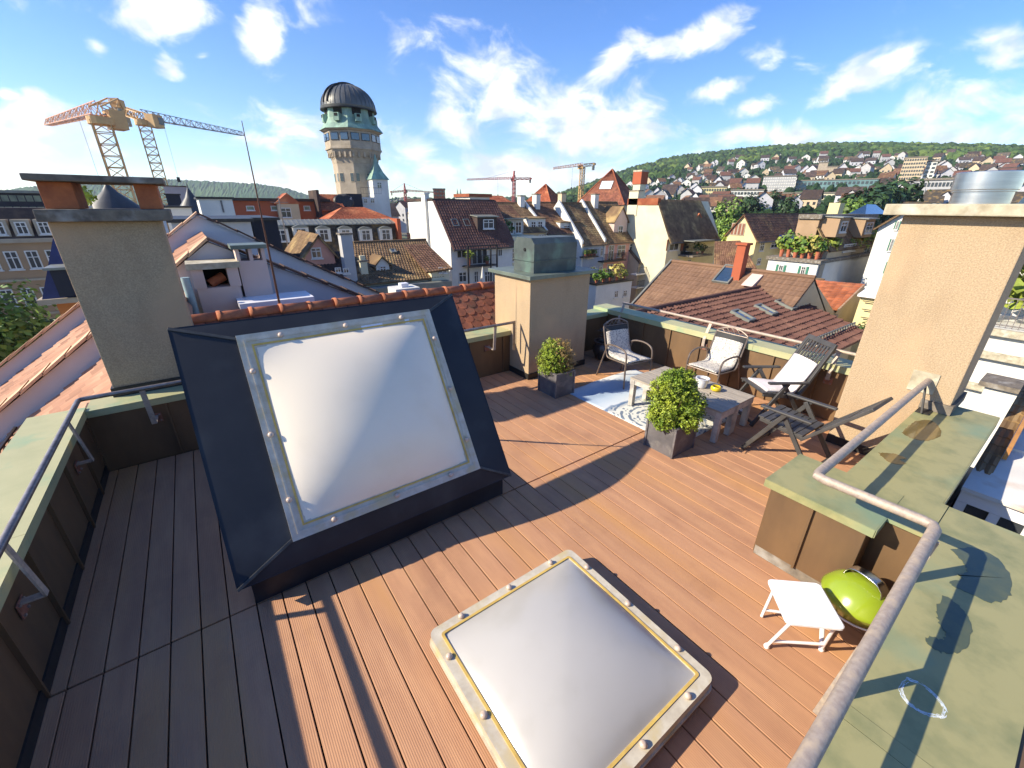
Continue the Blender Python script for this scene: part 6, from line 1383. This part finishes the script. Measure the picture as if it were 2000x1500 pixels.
def near_roofs():
    # lighter brown roof, ridge along y
    t = thing('tiled_house', 'house with smooth light brown tile roof, red chimney and roof window', 'house')
    xe, xr, ze, zr, y0, y1 = 21.8, 25.3, -3.15, -.72, 8.5, 16.85
    MB().box(xe+.3, xr+5, y0, y1-.2, GZ, ze).build('wall', W_BEIGE, t); prof(t, y0, y1-.2, [(xe+.4, ze), (xr, zr-.12), (xr+4.6, ze)], W_BEIGE, 'y', 'gable_wall')
    slope(t, (xe, y1, ze), (xe, y0, ze), (xr, y0, zr), (xr, y1, zr), T_SMOOTH, .33, .24)
    slope(t, (xr+3.5, y0, ze), (xr+3.5, y1, ze), (xr, y1, zr), (xr, y0, zr), T_SMOOTH, .33, .24)
    MB().prism([(xe-.05, y1+.02, ze-.05), (xr, y1+.02, zr), (xr, y1+.02, zr+.16), (xe-.05, y1+.02, ze+.12)], (0, .12, 0)).build('verge_flashing', M_ZINC, t)
    MB().tube([(xr, y0, zr+.05), (xr, y1, zr+.05)], .11, 8).build('ridge', T_SMOOTH, t); MB().tube([(xe-.06, y0, ze), (xe-.06, y1, ze)], .08, 8).build('gutter', M_ZINC, t)
    c = AX(1440, 500, xr-.4); st = stack(t, xr-.5, c.y-.3, .5, .48, zr-1.2, AX(1445, 478, xr-.5).z, W_BRICK, W_BRICK)
    d = view_dir(1420, 538); n = Vector((-(zr-ze), 0, xr-xe)).normalized(); tt = (Vector((xr, 0, zr))-CAM).dot(n)/d.dot(n); p = CAM+d*tt
    rooflight(t, p, (0, 1, 0), (xr-xe, 0, zr-ze), 1.0, 1.5)
    p = AX(1490, 555, xr+.2); MB().prism([(xr-1.3, 10.9, -1.35), (xr+.6, 10.9, -1.35), (xr-.3, 10.9, -.8)], (0, .6, 0)).build('small_gable', W_PALEP, t)
    # maroon roof with marked courses, slope to -y
    t = thing('tiled_house', 'house with maroon roof of strong tile courses and three small roof windows', 'house')
    xa, xb, yr, zr, ye, ze = 13.2, 25.6, 10.7, -1.42, 5.6, -3.05
    MB().box(xa+.3, xb-.4, ye+.5, 15, GZ, ze-.25).build('wall', W_BEIGE, t); prof(t, xa+.3, xb-.4, [(ye+.5, ze-.3), (yr, zr-.15), (15, ze-.3)], W_BEIGE, 'x', 'gable_wall')
    slope(t, (xa, ye, ze), (xb, ye, ze), (xb, yr, zr), (xa, yr, zr), T_MAROON, .33, .26, lift=.075); slope(t, (xa, 15.4, ze), (xb, 15.4, ze), (xb, yr, zr), (xa, yr, zr), T_MAROON, .5, .5)
    MB().tube([(xa, yr, zr+.05), (xb, yr, zr+.05)], .11, 8).build('ridge', T_MAROON, t)
    v = Vector((0, yr-ye, zr-ze)); n = Vector((0, -v.z, v.y)).normalized()
    for (px, py) in ((1449, 620), (1494, 608), (1533, 598)):
        d = view_dir(px, py); tt = (Vector((0, yr, zr))-CAM).dot(n)/d.dot(n); p = CAM+d*tt; rooflight(t, p, (1, 0, 0), v, .62, .95)
    for k in range(3):
        d = view_dir(1556+k*9, 572+k*9); tt = (Vector((0, yr, zr))-CAM).dot(n)/d.dot(n); p = CAM+d*tt; stack(t, p.x, p.y, .34, .34, p.z-.4, p.z+.55, W_GREY)
    g_ = MB()
    for k in range(40):
        x = xa+(xb-xa)*k/39; g_.box(x-.05, x+.05, ye+.75, ye+.80, ze+.28, ze+.46)
    g_.bar((xa, ye+.78, ze+.46), (xb, ye+.78, ze+.46), .04, .04); g_.build('snow_guard', M_ZINC, t, kind='stuff')
    wrect(t, ye+.49, [(1622, 668, 1632, 690)])
    # orange roof
    t = thing('tiled_house', 'small house with bright orange tile roof beside the maroon roof', 'house')
    tl, tr, br, bl = AD(1556, 544, 36), AD(1690, 556, 36), AD(1640, 606, 31), AD(1546, 590, 31)
    tr.z = tl.z; br.z = bl.z = (br.z+bl.z)/2
    slope(t, bl, br, tr, tl, T_ORANGE, .34, .3); pts = [bl, br, tr, tl]; MB().prism([((p.x+0), p.y, GZ) for p in pts], (0, 0, br.z-GZ-.3)).build('wall', W_BEIGE, t)
    c_ = (bl+br)/2; wrect(t, br.y-.01, [(1655, 600, 1668, 625)]) if False else None
    e = MB(); e.prism([br, tr, Vector((tr.x, tr.y, br.z-.3)), Vector((br.x, br.y, br.z-.3))], (-.25, .05, 0)); e.build('gable_wall', W_BEIGE, t)
    t = thing('tiled_roof', 'lichened tile roof strip beside the orange roof', 'roof'); q = [AD(1528, 556, 36), AD(1570, 540, 40), AD(1612, 545, 40), AD(1560, 570, 36)]; slope(t, q[0], q[3], q[2], q[1], T_LICH, .34, .3); MB().prism([(p.x, p.y, GZ) for p in q], (0, 0, min(p.z for p in q)-GZ-.4)).build('wall', W_BEIGE, t)
near_roofs()
def far_right():
    # glazed white dormer just below the right cap
    t = thing('glazed_dormer', 'white-framed glazed dormer with pale sheet roof below the right wall', 'dormer'); X = 5.06; Zf = .29
    MB().box(X+.02, X+3.2, -2.4, .115, -3, Zf-.03).build('wall', W_WHITE, t)
    MB().prism([(X-.09, -2.45, Zf), (X-.09, .12, Zf), (X+3.3, .12, Zf+.24), (X+3.3, -2.45, Zf+.24)], (0, 0, .035)).build('sheet_roof', M_PALESHEET, t)
    for x in (X+.95, X+1.9): MB().bar((x, -2.45, Zf+.05+.0708*(x-X)), (x, -.0, Zf+.05+.0708*(x-X)), .02, .03).build('standing_seam', M_PALESHEET, t)
    MB().box(X-.04, X+.018, -2.4, .115, Zf-.13, Zf-.012).build('head_rail', M_WHITE, t)
    for k in range(11): y = .115-.205*k; MB().box(X-.04, X+.018, y-.065, y, -1.5, Zf-.132).build('mullion', M_WHITE, t)
    for k in range(10): y = .115-.205*k-.065; MB().box(X-.015, X+.012, y-.138, y-.002, -1.2, Zf-.14).build('pane', M_GLASS, t)
    # tile verge with brown barge board
    t = thing('tiled_roof', 'strip of old tiles with brown barge board climbing beside the pale sheet roof', 'roof')
    slope(t, (5.35, .0, .34), (5.35, .115, .34), (7.6, .115, .80), (7.6, .0, .80), T_LICH, .17, .058, thick=.03, lift=.012); MB().prism([(5.7, -.004, .40), (7.6, -.004, .78), (7.6, -.004, .93), (5.7, -.004, .52)], (0, -.03, 0)).build('barge_board', mat('varnished_board', s(178, 130, 72), .5, col2=s(150, 104, 60), scale=6), t)
    t = thing('roof_box', 'small pale chimney block with brown slab and clamp behind the barge board', 'chimney'); p = AX(1955, 770, 12.5); MB().box(12.5, 13.1, p.y-.25, p.y+.25, -3, p.z+.1).build('body', W_WHITE, t); MB().box(12.4, 13.2, p.y-.35, p.y+.35, p.z+.102, p.z+.2).build('slab', M_CONC, t)
    # sunlit white facade across the yard, planted roof above
    t = thing('terrace_building', 'sunlit white facade with ledges and planted roof terrace right of the right chimney', 'building'); X = 24; zt = AX(1975, 645, X).z
    MB().box(X, X+9, -14, 4.5, GZ, zt).build('wall', W_WHITE, t)
    for dz in (0, .9, 2.2): MB().box(X-.25, X-.002, -14, 4.5, zt-dz-.25, zt-dz).build('ledge', M_CONC2, t)
    railing(t, [(X+.2, -10, zt), (X+.2, 4.4, zt)], 1.1, .16, M_RAIL)
    for k in range(6): pot_plant(['golden green hedge clump at the far right roof terrace', 'second golden hedge clump on the far right roof terrace', 'third golden hedge clump on the far right roof terrace', 'fourth golden hedge clump on the far right roof terrace', 'fifth hedge clump on the far right roof terrace', 'sixth hedge clump on the far right roof terrace'][k], (X+1.5, 2.2-k*1.5, zt+.002), 1.2, M_POTP[1], 110+k, h=.5)
    MB().box(X+3.5, X+9, -10, 4, zt, zt+2.6).build('upper_wall', W_WHITE, t); MB().prism([(X+3, -10, zt+2.6), (X+3, 4.2, zt+2.6), (X+6, 4.2, zt+4.2), (X+6, -10, zt+4.2)], (0, 0, .15)).build('roof', T_RED, t)
M_PALESHEET = mat('pale_sheet_roof', s(214, 212, 206), .8, metal=.0, col2=s(198, 196, 190), scale=1.5, col3=s(190, 168, 146), scale3=2.5)
far_right()
# ================================================================== CRANES
M_CY = mat('crane_yellow', s(206, 170, 112), .5, col2=s(192, 150, 100), scale=1); M_CR = mat('crane_red', s(188, 92, 82), .5, col2=s(170, 80, 74), scale=1); M_CO = mat('crane_orange', s(208, 160, 126), .5, col2=s(190, 136, 108), scale=1)
def lattice(b, p, q, w0, w1, step, r, tri=False):
    "lattice girder from p to q, square (or triangular) section"
    p, q = Vector(p), Vector(q); d = (q-p); L_ = d.length; d.normalize(); u = Vector((0, 0, 1)) if abs(d.z) < .8 else Vector((1, 0, 0)); sx = d.cross(u).normalized(); u = sx.cross(d)
    cs = [(-.5, -.5), (.5, -.5), (.5, .5), (-.5, .5)] if not tri else [(-.5, -.4), (.5, -.4), (0, .6)]
    n = max(2, int(L_/step)); P = []
    for i in range(n+1): w = w0+(w1-w0)*i/n; P.append([p+d*(L_*i/n)+sx*c[0]*w+u*c[1]*w for c in cs])
    k = len(cs)
    for j in range(k): b.bar(P[0][j], P[-1][j], r*1.5, r*1.5)
    for i in range(n):
        for j in range(k):
            a, c = (P[i][j], P[i+1][(j+1) % k]) if i % 2 else (P[i][(j+1) % k], P[i+1][j]); b.bar(a, c, r, r)
            b.bar(P[i+1][j], P[i+1][(j+1) % k], r, r)
def crane(label, top, jib, cj, w, r, mm, mj, ballast=M_CONC2, tri=True, apex=0., hook=None):
    t = thing('tower_crane', label, 'crane'); top, jib, cj = Vector(top), Vector(jib), Vector(cj)
    b = MB(); lattice(b, (top.x, top.y, GZ), top, w, w, w*.72, r); b.build('mast', mm, t, kind='stuff')
    b = MB(); lattice(b, top+Vector((0, 0, w*.7)), jib, w*.8, w*.45, w*.7, r*.7, tri); b.build('jib', mj, t, kind='stuff')
    b = MB(); lattice(b, top+Vector((0, 0, w*.5)), cj, w*.7, w*.7, w, r); b.build('counter_jib', mm, t, kind='stuff')
    d = (cj-top).normalized(); m = Matrix.Translation(cj-Vector((0, 0, w*.9))) @ Matrix.Rotation(math.atan2(d.y, d.x), 4, 'Z')
    MB().box(-w*.4, w*.15, -w*.3, w*.3, -w*.6, w*.6, m).build('counterweight', ballast, t)
    MB().box(-w*.05, w*.5, -w*.3, w*.3, w*.7, w*1.2, m).build('machine_house', mm, t)
    s_ = (jib-top).cross(Vector((0, 0, 1))).normalized()
    m = Matrix.Translation(top+s_*w*.95) @ Matrix.Rotation(math.atan2((jib-top).y, (jib-top).x), 4, 'Z'); cb = MB().box(-w*.3, w*.9, -w*.45, w*.45, -w*.4, w*.75, m).build('cab', mm, t); MB().box(w*.3, w*.95, -w*.47, w*.47, -w*.1, w*.55, m).build('cab_window', M_GLASS, cb)
    MB().lathe([(w*.75, -.25*w), (w*.75, .2*w)], tuple(top), 14).build('slewing_ring', mm, t)
    if apex:
        ap = top+Vector((0, 0, apex)); b = MB(); lattice(b, top+Vector((0, 0, w*.5)), ap, w*.8, w*.2, w, r); b.build('tower_head', mm, t, kind='stuff')
        b = MB(); b.bar(ap, top.lerp(jib, .6)+Vector((0, 0, w*.5)), r*.6, r*.6); b.bar(ap, cj, r*.6, r*.6); b.build('tie_bars', M_IRON, t, kind='stuff')
    h = top.lerp(jib, hook or .35); hk = MB().bar(h, h-Vector((0, 0, w*5)), r*.35, r*.35); hk.box(h.x-w*.15, h.x+w*.15, h.y-w*.15, h.y+w*.15, h.z-w*5.5, h.z-w*5); hk.build('hook', M_IRON, t, kind='stuff')
p = AD(197, 236, 84); crane('big yellow tower crane at far left, jib pointing away to the left', p, AZ(92, 240, p.z+1.6), AZ(226, 203, p.z+2.6), 1.9, .10, M_CY, M_CO)
p = AD(281, 240, 112); crane('yellow tower crane behind it with long grey jib reaching right', p, AZ(474, 262, p.z+2.0), AZ(241, 216, p.z+3.2), 1.8, .11, M_CY, mat('crane_grey', s(150, 150, 152), .5), hook=.16)
p = AD(1004, 352, 230); crane('red hammerhead crane on the skyline in the centre', p, AD(912, 351, 225), AD(1036, 349, 235), 1.3, .14, M_CR, M_CR, apex=4.2)
p = AD(1138, 327, 190); crane('orange-white crane on the skyline left of the pyramidal roof', p, AD(1081, 329, 185), AD(1160, 321, 192), 1.4, .14, M_CY, M_CO)
p = AD(791, 375, 300); crane('small red crane on the skyline right of the observatory', p, AD(850, 376, 305), AD(764, 375, 298), 1.3, .16, M_CR, M_CR, apex=5)
# ================================================================== FAR TOWN AND HILLS
def interp(tab, x):
    if x <= tab[0][0]: return tab[0][1]
    for (a, b), (c, d) in zip(tab[:-1], tab[1:]):
        if x <= c: return b+(d-b)*(x-a)/(c-a)
    return tab[-1][1]
def az_px(px): d = view_dir(px, 400); return math.atan2(d.x, d.y)
RIDGE = [(1010, 398), (1100, 380), (1215, 336), (1300, 312), (1400, 299), (1500, 289), (1600, 284), (1700, 283), (1850, 286), (2000, 291), (2300, 300)]
def hill_pt(px, t):
    d = 210*(1800/210)**t; base = 432 if px > 1200 else 432-(1200-px)*.16
    py = base+(interp(RIDGE, px)-base)*t**.95; return AD(px, py, d)
M_HILL = mat('hillside', s(70, 92, 50), .95, col2=s(56, 76, 44), scale=.02, col3=s(86, 104, 60), scale3=.01)
def hillside():
    n, k = 60, 16; vs = []; fs = []
    for i in range(n+1):
        px = 1000+1300*i/n
        for j in range(k+1): vs.append(hill_pt(px, j/k*.97)-Vector((0, 0, 6*(j/k))))
        q = hill_pt(px, .97); vs.append((q.x*1.4, q.y*1.4, -30))
    w = k+2
    for i in range(n):
        for j in range(w-1): a = i*w+j; fs.append((a, a+w, a+w+1, a+1))
    o = MB().add(vs, fs).build('hill', M_HILL, smooth='all'); o['kind'] = 'structure'
hillside()
def clump(rr, r):
    "irregular crown of a far tree: faceted lump"
    bm = bmesh.new(); bmesh.ops.create_icosphere(bm, subdivisions=2, radius=1)
    for v in bm.verts: v.co *= rr.uniform(.62, 1.2)
    bm.verts.index_update(); vs = [v.co.copy() for v in bm.verts]; fs = [[q.index for q in f.verts] for f in bm.faces]; bm.free(); return vs, fs
M_FOREST = mat('forest', s(58, 80, 42), .9, col2=s(46, 66, 37), scale=.03, tint=.42, col3=s(92, 108, 50), scale3=.012, spec=.05); M_FOREST2 = mat('garden_trees', s(46, 66, 42), .9, col2=s(36, 54, 36), scale=.03, tint=.4, spec=.05)
def FRONT(px, t):
    'ground kept open in front of the larger buildings'
    return (1484 < px < 1724 and .2 < t < .47) or (1760 < px < 1842 and .17 < t < .5) or (1362 < px < 1498 and .13 < t < .34) or (1500 < px < 1680 and .17 < t < .32)
def forest():
    rr = random.Random(3); CL = [clump(rr, 1) for _ in range(6)]; a, b = MB(), MB()
    for k in range(3600):
        px = rr.uniform(1090, 2080); t = rr.uniform(.82, 1.0) if px > 1330 else rr.uniform(.66, 1.0); p = hill_pt(px, min(t, .97)); r = rr.uniform(6, 11); v, f = rr.choice(CL); e = rr.uniform(0, 6.3); ce, se = math.cos(e), math.sin(e)
        a.add([(p.x+(q.x*ce-q.y*se)*r, p.y+(q.x*se+q.y*ce)*r, p.z+r*.2+q.z*r*1.1) for q in v], f, t=rr.random())
    for k in range(4300):
        px = rr.uniform(1030, 2060); t = rr.uniform(.02, .80)
        if px < 1250: t = rr.uniform(.05, .62)
        if FRONT(px, t) and rr.random() < .9: continue
        p = hill_pt(px, t); r = rr.uniform(2.2, 4.6)*(.5+1.5*t); v, f = rr.choice(CL); e = rr.uniform(0, 6.3); ce, se = math.cos(e), math.sin(e)
        b.add([(p.x+(q.x*ce-q.y*se)*r, p.y+(q.x*se+q.y*ce)*r, p.z+r*.1+q.z*r*1.1) for q in v], f, t=rr.random())
    o = a.build('forest', M_FOREST); o['kind'] = 'stuff'; o['label'] = 'dense sunlit forest along the crest of the right hill'
    o = b.build('garden_trees', M_FOREST2); o['kind'] = 'stuff'; o['label'] = 'dark garden trees between the hillside houses'
forest()
HV = []
def house_variants():
    rr = random.Random(8)
    cols = [W_WHITE, W_GREY, W_LILAC, W_WHITE, W_BEIGE, W_LILAC]; rfs = [T_BROWN, T_MAROON, T_DARK, T_SLATE, T_DARK, T_SLATE]
    for k in range(6):
        w, d, h, r = rr.uniform(9, 14), rr.uniform(8, 11), rr.uniform(6, 9.5), rr.uniform(3, 4.6)
        me = bpy.data.meshes.new('far_house')
        vs = [(-w/2, -d/2, -6), (w/2, -d/2, -6), (w/2, d/2, -6), (-w/2, d/2, -6), (-w/2, -d/2, h), (w/2, -d/2, h), (w/2, d/2, h), (-w/2, d/2, h), (-w/2, 0, h+r), (w/2, 0, h+r)]
        fs = [(0, 1, 5, 4), (1, 2, 6, 9, 5), (2, 3, 7, 6), (3, 0, 4, 8, 7)]; nw = len(fs)
        o_ = .7; vs += [(-w/2-o_, -d/2-o_, h-.5), (w/2+o_, -d/2-o_, h-.5), (w/2+o_, 0, h+r+.25), (-w/2-o_, 0, h+r+.25), (w/2+o_, d/2+o_, h-.5), (-w/2-o_, d/2+o_, h-.5)]
        fs += [(10, 11, 12, 13), (12, 14, 15, 13)]; nr = len(fs)
        for zz in range(2):
            for i in range(3):
                for sgn in (-1, 1):
                    x = -w/2+w*(i+.5)/3; z = .8+zz*3; y = sgn*(d/2+.05); b0 = len(vs); vs += [(x-.7, y, z), (x+.7, y, z), (x+.7, y, z+1.6), (x-.7, y, z+1.6)]; fs.append((b0, b0+1, b0+2, b0+3) if sgn < 0 else (b0+3, b0+2, b0+1, b0))
                    if i < 2: x = sgn*(w/2+.05); yy = -d/2+d*(i+.5)/2; b0 = len(vs); vs += [(x, yy-.7, z), (x, yy+.7, z), (x, yy+.7, z+1.6), (x, yy-.7, z+1.6)]; fs.append((b0, b0+1, b0+2, b0+3))
        me.from_pydata(vs, [], fs); me.update(); me.materials.append(cols[k]); me.materials.append(rfs[k]); me.materials.append(M_GLASS)
        for i, p in enumerate(me.polygons): p.material_index = 0 if i < nw else (1 if i < nr else 2)
        HV.append(me)
house_variants()
VN = ['white house with brown roof', 'grey house with maroon roof', 'pale house with dark roof', 'white house with slate roof', 'beige house with dark roof', 'pale house with slate roof']
def AREA(px): return 'behind the cream gable' if px < 1400 else ('above the yellow house' if px < 1500 else ('around the university block' if px < 1620 else ('above the glass hall' if px < 1750 else ('around the residential tower block' if px < 1850 else 'behind the steel flue'))))
def far_houses():
    rr = random.Random(21); placed = 0
    LB = ['small pale house among trees on the right hillside', 'cream house among trees on the right hillside']
    tries = 0
    while placed < 295 and tries < 5000:
        tries += 1; px = rr.uniform(1225, 1990); t = rr.betavariate(1.5, 1.2)*.84
        if px < 1330 and t > .62: continue
        if FRONT(px, t): continue
        p = hill_pt(px, t); o = bpy.data.objects.new('hillside_house', rr.choice(HV)); COL.objects.link(o); o.location = p; o.rotation_euler = (0, 0, -az_px(px)+rr.choice([0, math.pi/2])+rr.uniform(-.4, .4)); sc = rr.uniform(.75, 1.2)*(.68+.62*t); o.scale = (sc, sc, sc)
        tag(o, '%s %s on the right hillside %s' % (VN[HV.index(o.data)], 'low' if t < .27 else ('midway' if t < .52 else 'high'), AREA(px)), 'house', 'houses scattered over the right hillside'); placed += 1
    for k in range(90):
        px = rr.uniform(610, 1230) if k % 4 else rr.uniform(330, 640); d = rr.uniform(130, 480); p = AD(px, 404+817*1.0/d*2.0, d)
        o = bpy.data.objects.new('town_house', rr.choice(HV)); COL.objects.link(o); h = rr.uniform(-11.5, -8.5)+d*.008; o.location = (p.x, p.y, h); o.rotation_euler = (0, 0, rr.choice([0, math.pi/2, .3, 1.2])); o.scale = (1.1, 1.1, 1.0)
        tag(o, '%s on the skyline %s' % (VN[HV.index(o.data)], 'left of the observatory' if px < 640 else ('between observatory and white gable house' if px < 850 else ('behind the red crane' if px < 1040 else 'behind the pyramidal roofs'))), 'house', 'distant town houses on the skyline')
        MBx = None
far_houses()
def landmarks():
    def bx(name, label, px0, px1, pt, dist, m, depth=20, zb=None, win=None, wm=None):
        t = thing(name, label, 'building'); a, b = AD(px0, pt, dist), AD(px1, pt, dist); u = (b-a); u.z = 0; L_ = u.length; u.normalize(); v = Vector((-u.y, u.x, 0)); z0 = zb if zb is not None else -25
        mm = Matrix(((u.x, v.x, 0, a.x), (u.y, v.y, 0, a.y), (0, 0, 1, 0), (0, 0, 0, 1))); zt = (a.z+b.z)/2
        MB().box(0, L_, 0, depth, z0, zt, mm).build('wall', m, t); MB().box(-.5, L_+.5, -.5, depth, zt+.01, zt+.9, mm).build('roof', M_CONC, t)
        if win:
            nr, nc, hh = win; fh = hh/nr; base = None
            for r in range(nr):
                for c in range(nc):
                    if base is None: base = MB().box(0, L_/nc*.62, -.3, -.01, 0, fh*.5).build('window', wm or M_GLASS, t); o = base
                    else: o = dup(base, parent=t, name='window')
                    o.matrix_local = mm @ Matrix.Translation((L_/nc*(c+.19), 0, zt-fh*(r+.8)))
        return t, mm, L_, zt
    bx('university_block', 'pale grey perforated university block on the right hillside', 1492, 1556, 345, 520, W_GREY, 30, win=(8, 14, 20), wm=W_WHITE)
    bx('glass_hall', 'long low greenish glass hall beside the perforated block', 1556, 1716, 352, 540, mat('green_glass', s(116, 146, 144), .25, col2=s(90, 118, 120), scale=.1, spec=.6), 24, win=(2, 20, 9))
    bx('concrete_tower', 'slender concrete tower slab above the glass hall', 1600, 1618, 318, 620, W_STONE, 9); bx('concrete_tower', 'wider lower concrete tower slab above the glass hall', 1612, 1636, 326, 640, W_STONE, 12)
    bx('long_building', 'long cream building with dark roof below the glass hall', 1512, 1672, 378, 400, W_CREAM, 14, win=(2, 18, 7)); 
    bx('tower_block', 'tall pale residential tower block on the right hillside', 1768, 1812, 308, 560, W_BEIGE, 18, win=(12, 9, 36)); bx('tower_block', 'stepped balcony wing of the residential tower block', 1812, 1832, 316, 565, W_WHITE, 18, win=(10, 2, 32))
    bx('long_building', 'long grey building with dark roof right of the tower block', 1778, 1880, 352, 300, W_GREY, 14, win=(3, 14, 10)); bx('long_building', 'pale stone building behind the steel flue', 1940, 2060, 358, 320, W_STONE, 14, win=(3, 14, 11))
    bx('hall_building', 'yellow stately building with rows of windows below the hillside houses', 1370, 1420, 366, 420, W_YEL, 14, win=(3, 10, 10)); bx('hall_building', 'white-walled brown-roofed hall left of the perforated block', 1428, 1492, 372, 400, W_WHITE, 14, win=(2, 10, 7))
    bx('tower_block', 'brown tower block on the skyline right of the observatory', 846, 869, 370, 420, W_BRICK, 14, win=(5, 4, 16))
    for px, lab in ((893, 'left spire of the twin church spires on the skyline'), (899, 'right spire of the twin church spires on the skyline')):
        t = thing('church_spire', lab, 'spire'); p = AD(px, 372, 500); MB().lathe([(2.2, -14), (2.2, -8), (.1, 2)], tuple(p), 8).build('spire', M_COPPERG, t); MB().box(p.x-2.2, p.x+2.2, p.y-2.2, p.y+2.2, -20, p.z-14).build('tower', W_STONE, t)
    rr = random.Random(2)
    for k, (px, py, d, r) in enumerate([(1690, 398, 190, 9), (1720, 384, 210, 10), (1750, 380, 225, 10), (1665, 402, 180, 6), (1545, 400, 230, 6), (1470, 395, 240, 7), (1500, 388, 260, 6), (1425, 400, 200, 6), (1380, 425, 150, 3.5), (1435, 456, 95, 2.8), (1410, 448, 110, 2.6)]):
        p = AD(px, py, d); tree(['dark tree mass left of the right chimney', 'tallest dark tree left of the right chimney', 'dark tree touching the right chimney', 'lighter tree at the left of the dark trees', 'tree below the long cream building', 'dark round tree below the white-walled hall', 'dark tree below the perforated block', 'tree among the houses above the yellow house', 'tree behind the cream gable house roof', 'yellow-green tree above the yellow house gable', 'green tree between the cream gable and yellow house'][k], (p.x, p.y, p.z-r*1.6), r*2.2, r, [M_TREED, M_TREED, M_TREED, M_TREE, M_TREED, M_TREED, M_TREED, M_TREE, M_TREED, M_TREEY, M_TREE][k], 200+k, n=1100, lsz=r*.11, group='trees among the right-hand houses')
landmarks()
def far_ridges():
    "distant wooded ridges closing the view"
    def ridge(tab, d0, d1, base, amp, m, seed, label):
        rr = random.Random(seed); x0, x1 = tab[0][0], tab[-1][0]; n = int((x1-x0)/3.0); k = 10; vs = []; fs = []
        for i in range(n+1):
            px = x0+(x1-x0)*i/n; top = interp(tab, px)
            for j in range(k+1):
                t = j/k; py = base+(top-base)*t-rr.uniform(0, amp)*(.3+t); vs.append(AD(px+rr.uniform(-1, 1), py, d0+(d1-d0)*t*rr.uniform(.97, 1.0)))
            q = AD(px, base, d1*1.05); vs.append((q.x, q.y, -40))
        w = k+2
        for i in range(n):
            for j in range(w-1): a = i*w+j; fs.append((a, a+w, a+w+1, a+1))
        o = MB().add(vs, fs).build('hill', m); o['kind'] = 'structure'
    ridge([(-300, 374), (-100, 374), (0, 373), (60, 366), (130, 357), (230, 351), (330, 352), (420, 356), (500, 360), (560, 369), (612, 386), (660, 400)], 2100, 3000, 408, 2.2, M_FAR, 4, '')
    ridge([(560, 396), (700, 391), (800, 387), (900, 389), (1000, 386), (1100, 384), (1250, 384)], 900, 1300, 410, 3.0, M_FAR2, 5, '')
M_FAR = mat('far_forest', s(66, 94, 56), .95, col2=s(50, 78, 48), scale=.006, col3=s(84, 108, 62), scale3=.003, spec=.05); M_FAR2 = mat('far_woods', s(58, 84, 56), .95, col2=s(46, 66, 48), scale=.02, col3=s(150, 140, 130), scale3=.03, spec=.05)
far_ridges()
# ================================================================== HAZE
def haze():
    o = MB().box(-3600, 3600, -700, 3900, GZ-1.0, 420).build('haze', None); o['kind'] = 'stuff'; o['label'] = 'thin summer haze over the town'
    m = bpy.data.materials.new('haze_air'); m.use_nodes = True; nt = m.node_tree; nt.nodes.clear()
    out = nt.nodes.new('ShaderNodeOutputMaterial'); v = nt.nodes.new('ShaderNodeVolumePrincipled'); v.inputs['Color'].default_value = (.80, .90, 1.0, 1); v.inputs['Density'].default_value = 1.0e-4; v.inputs['Anisotropy'].default_value = .2
    nt.links.new(v.outputs[0], out.inputs['Volume']); o.data.materials.append(m)
haze()
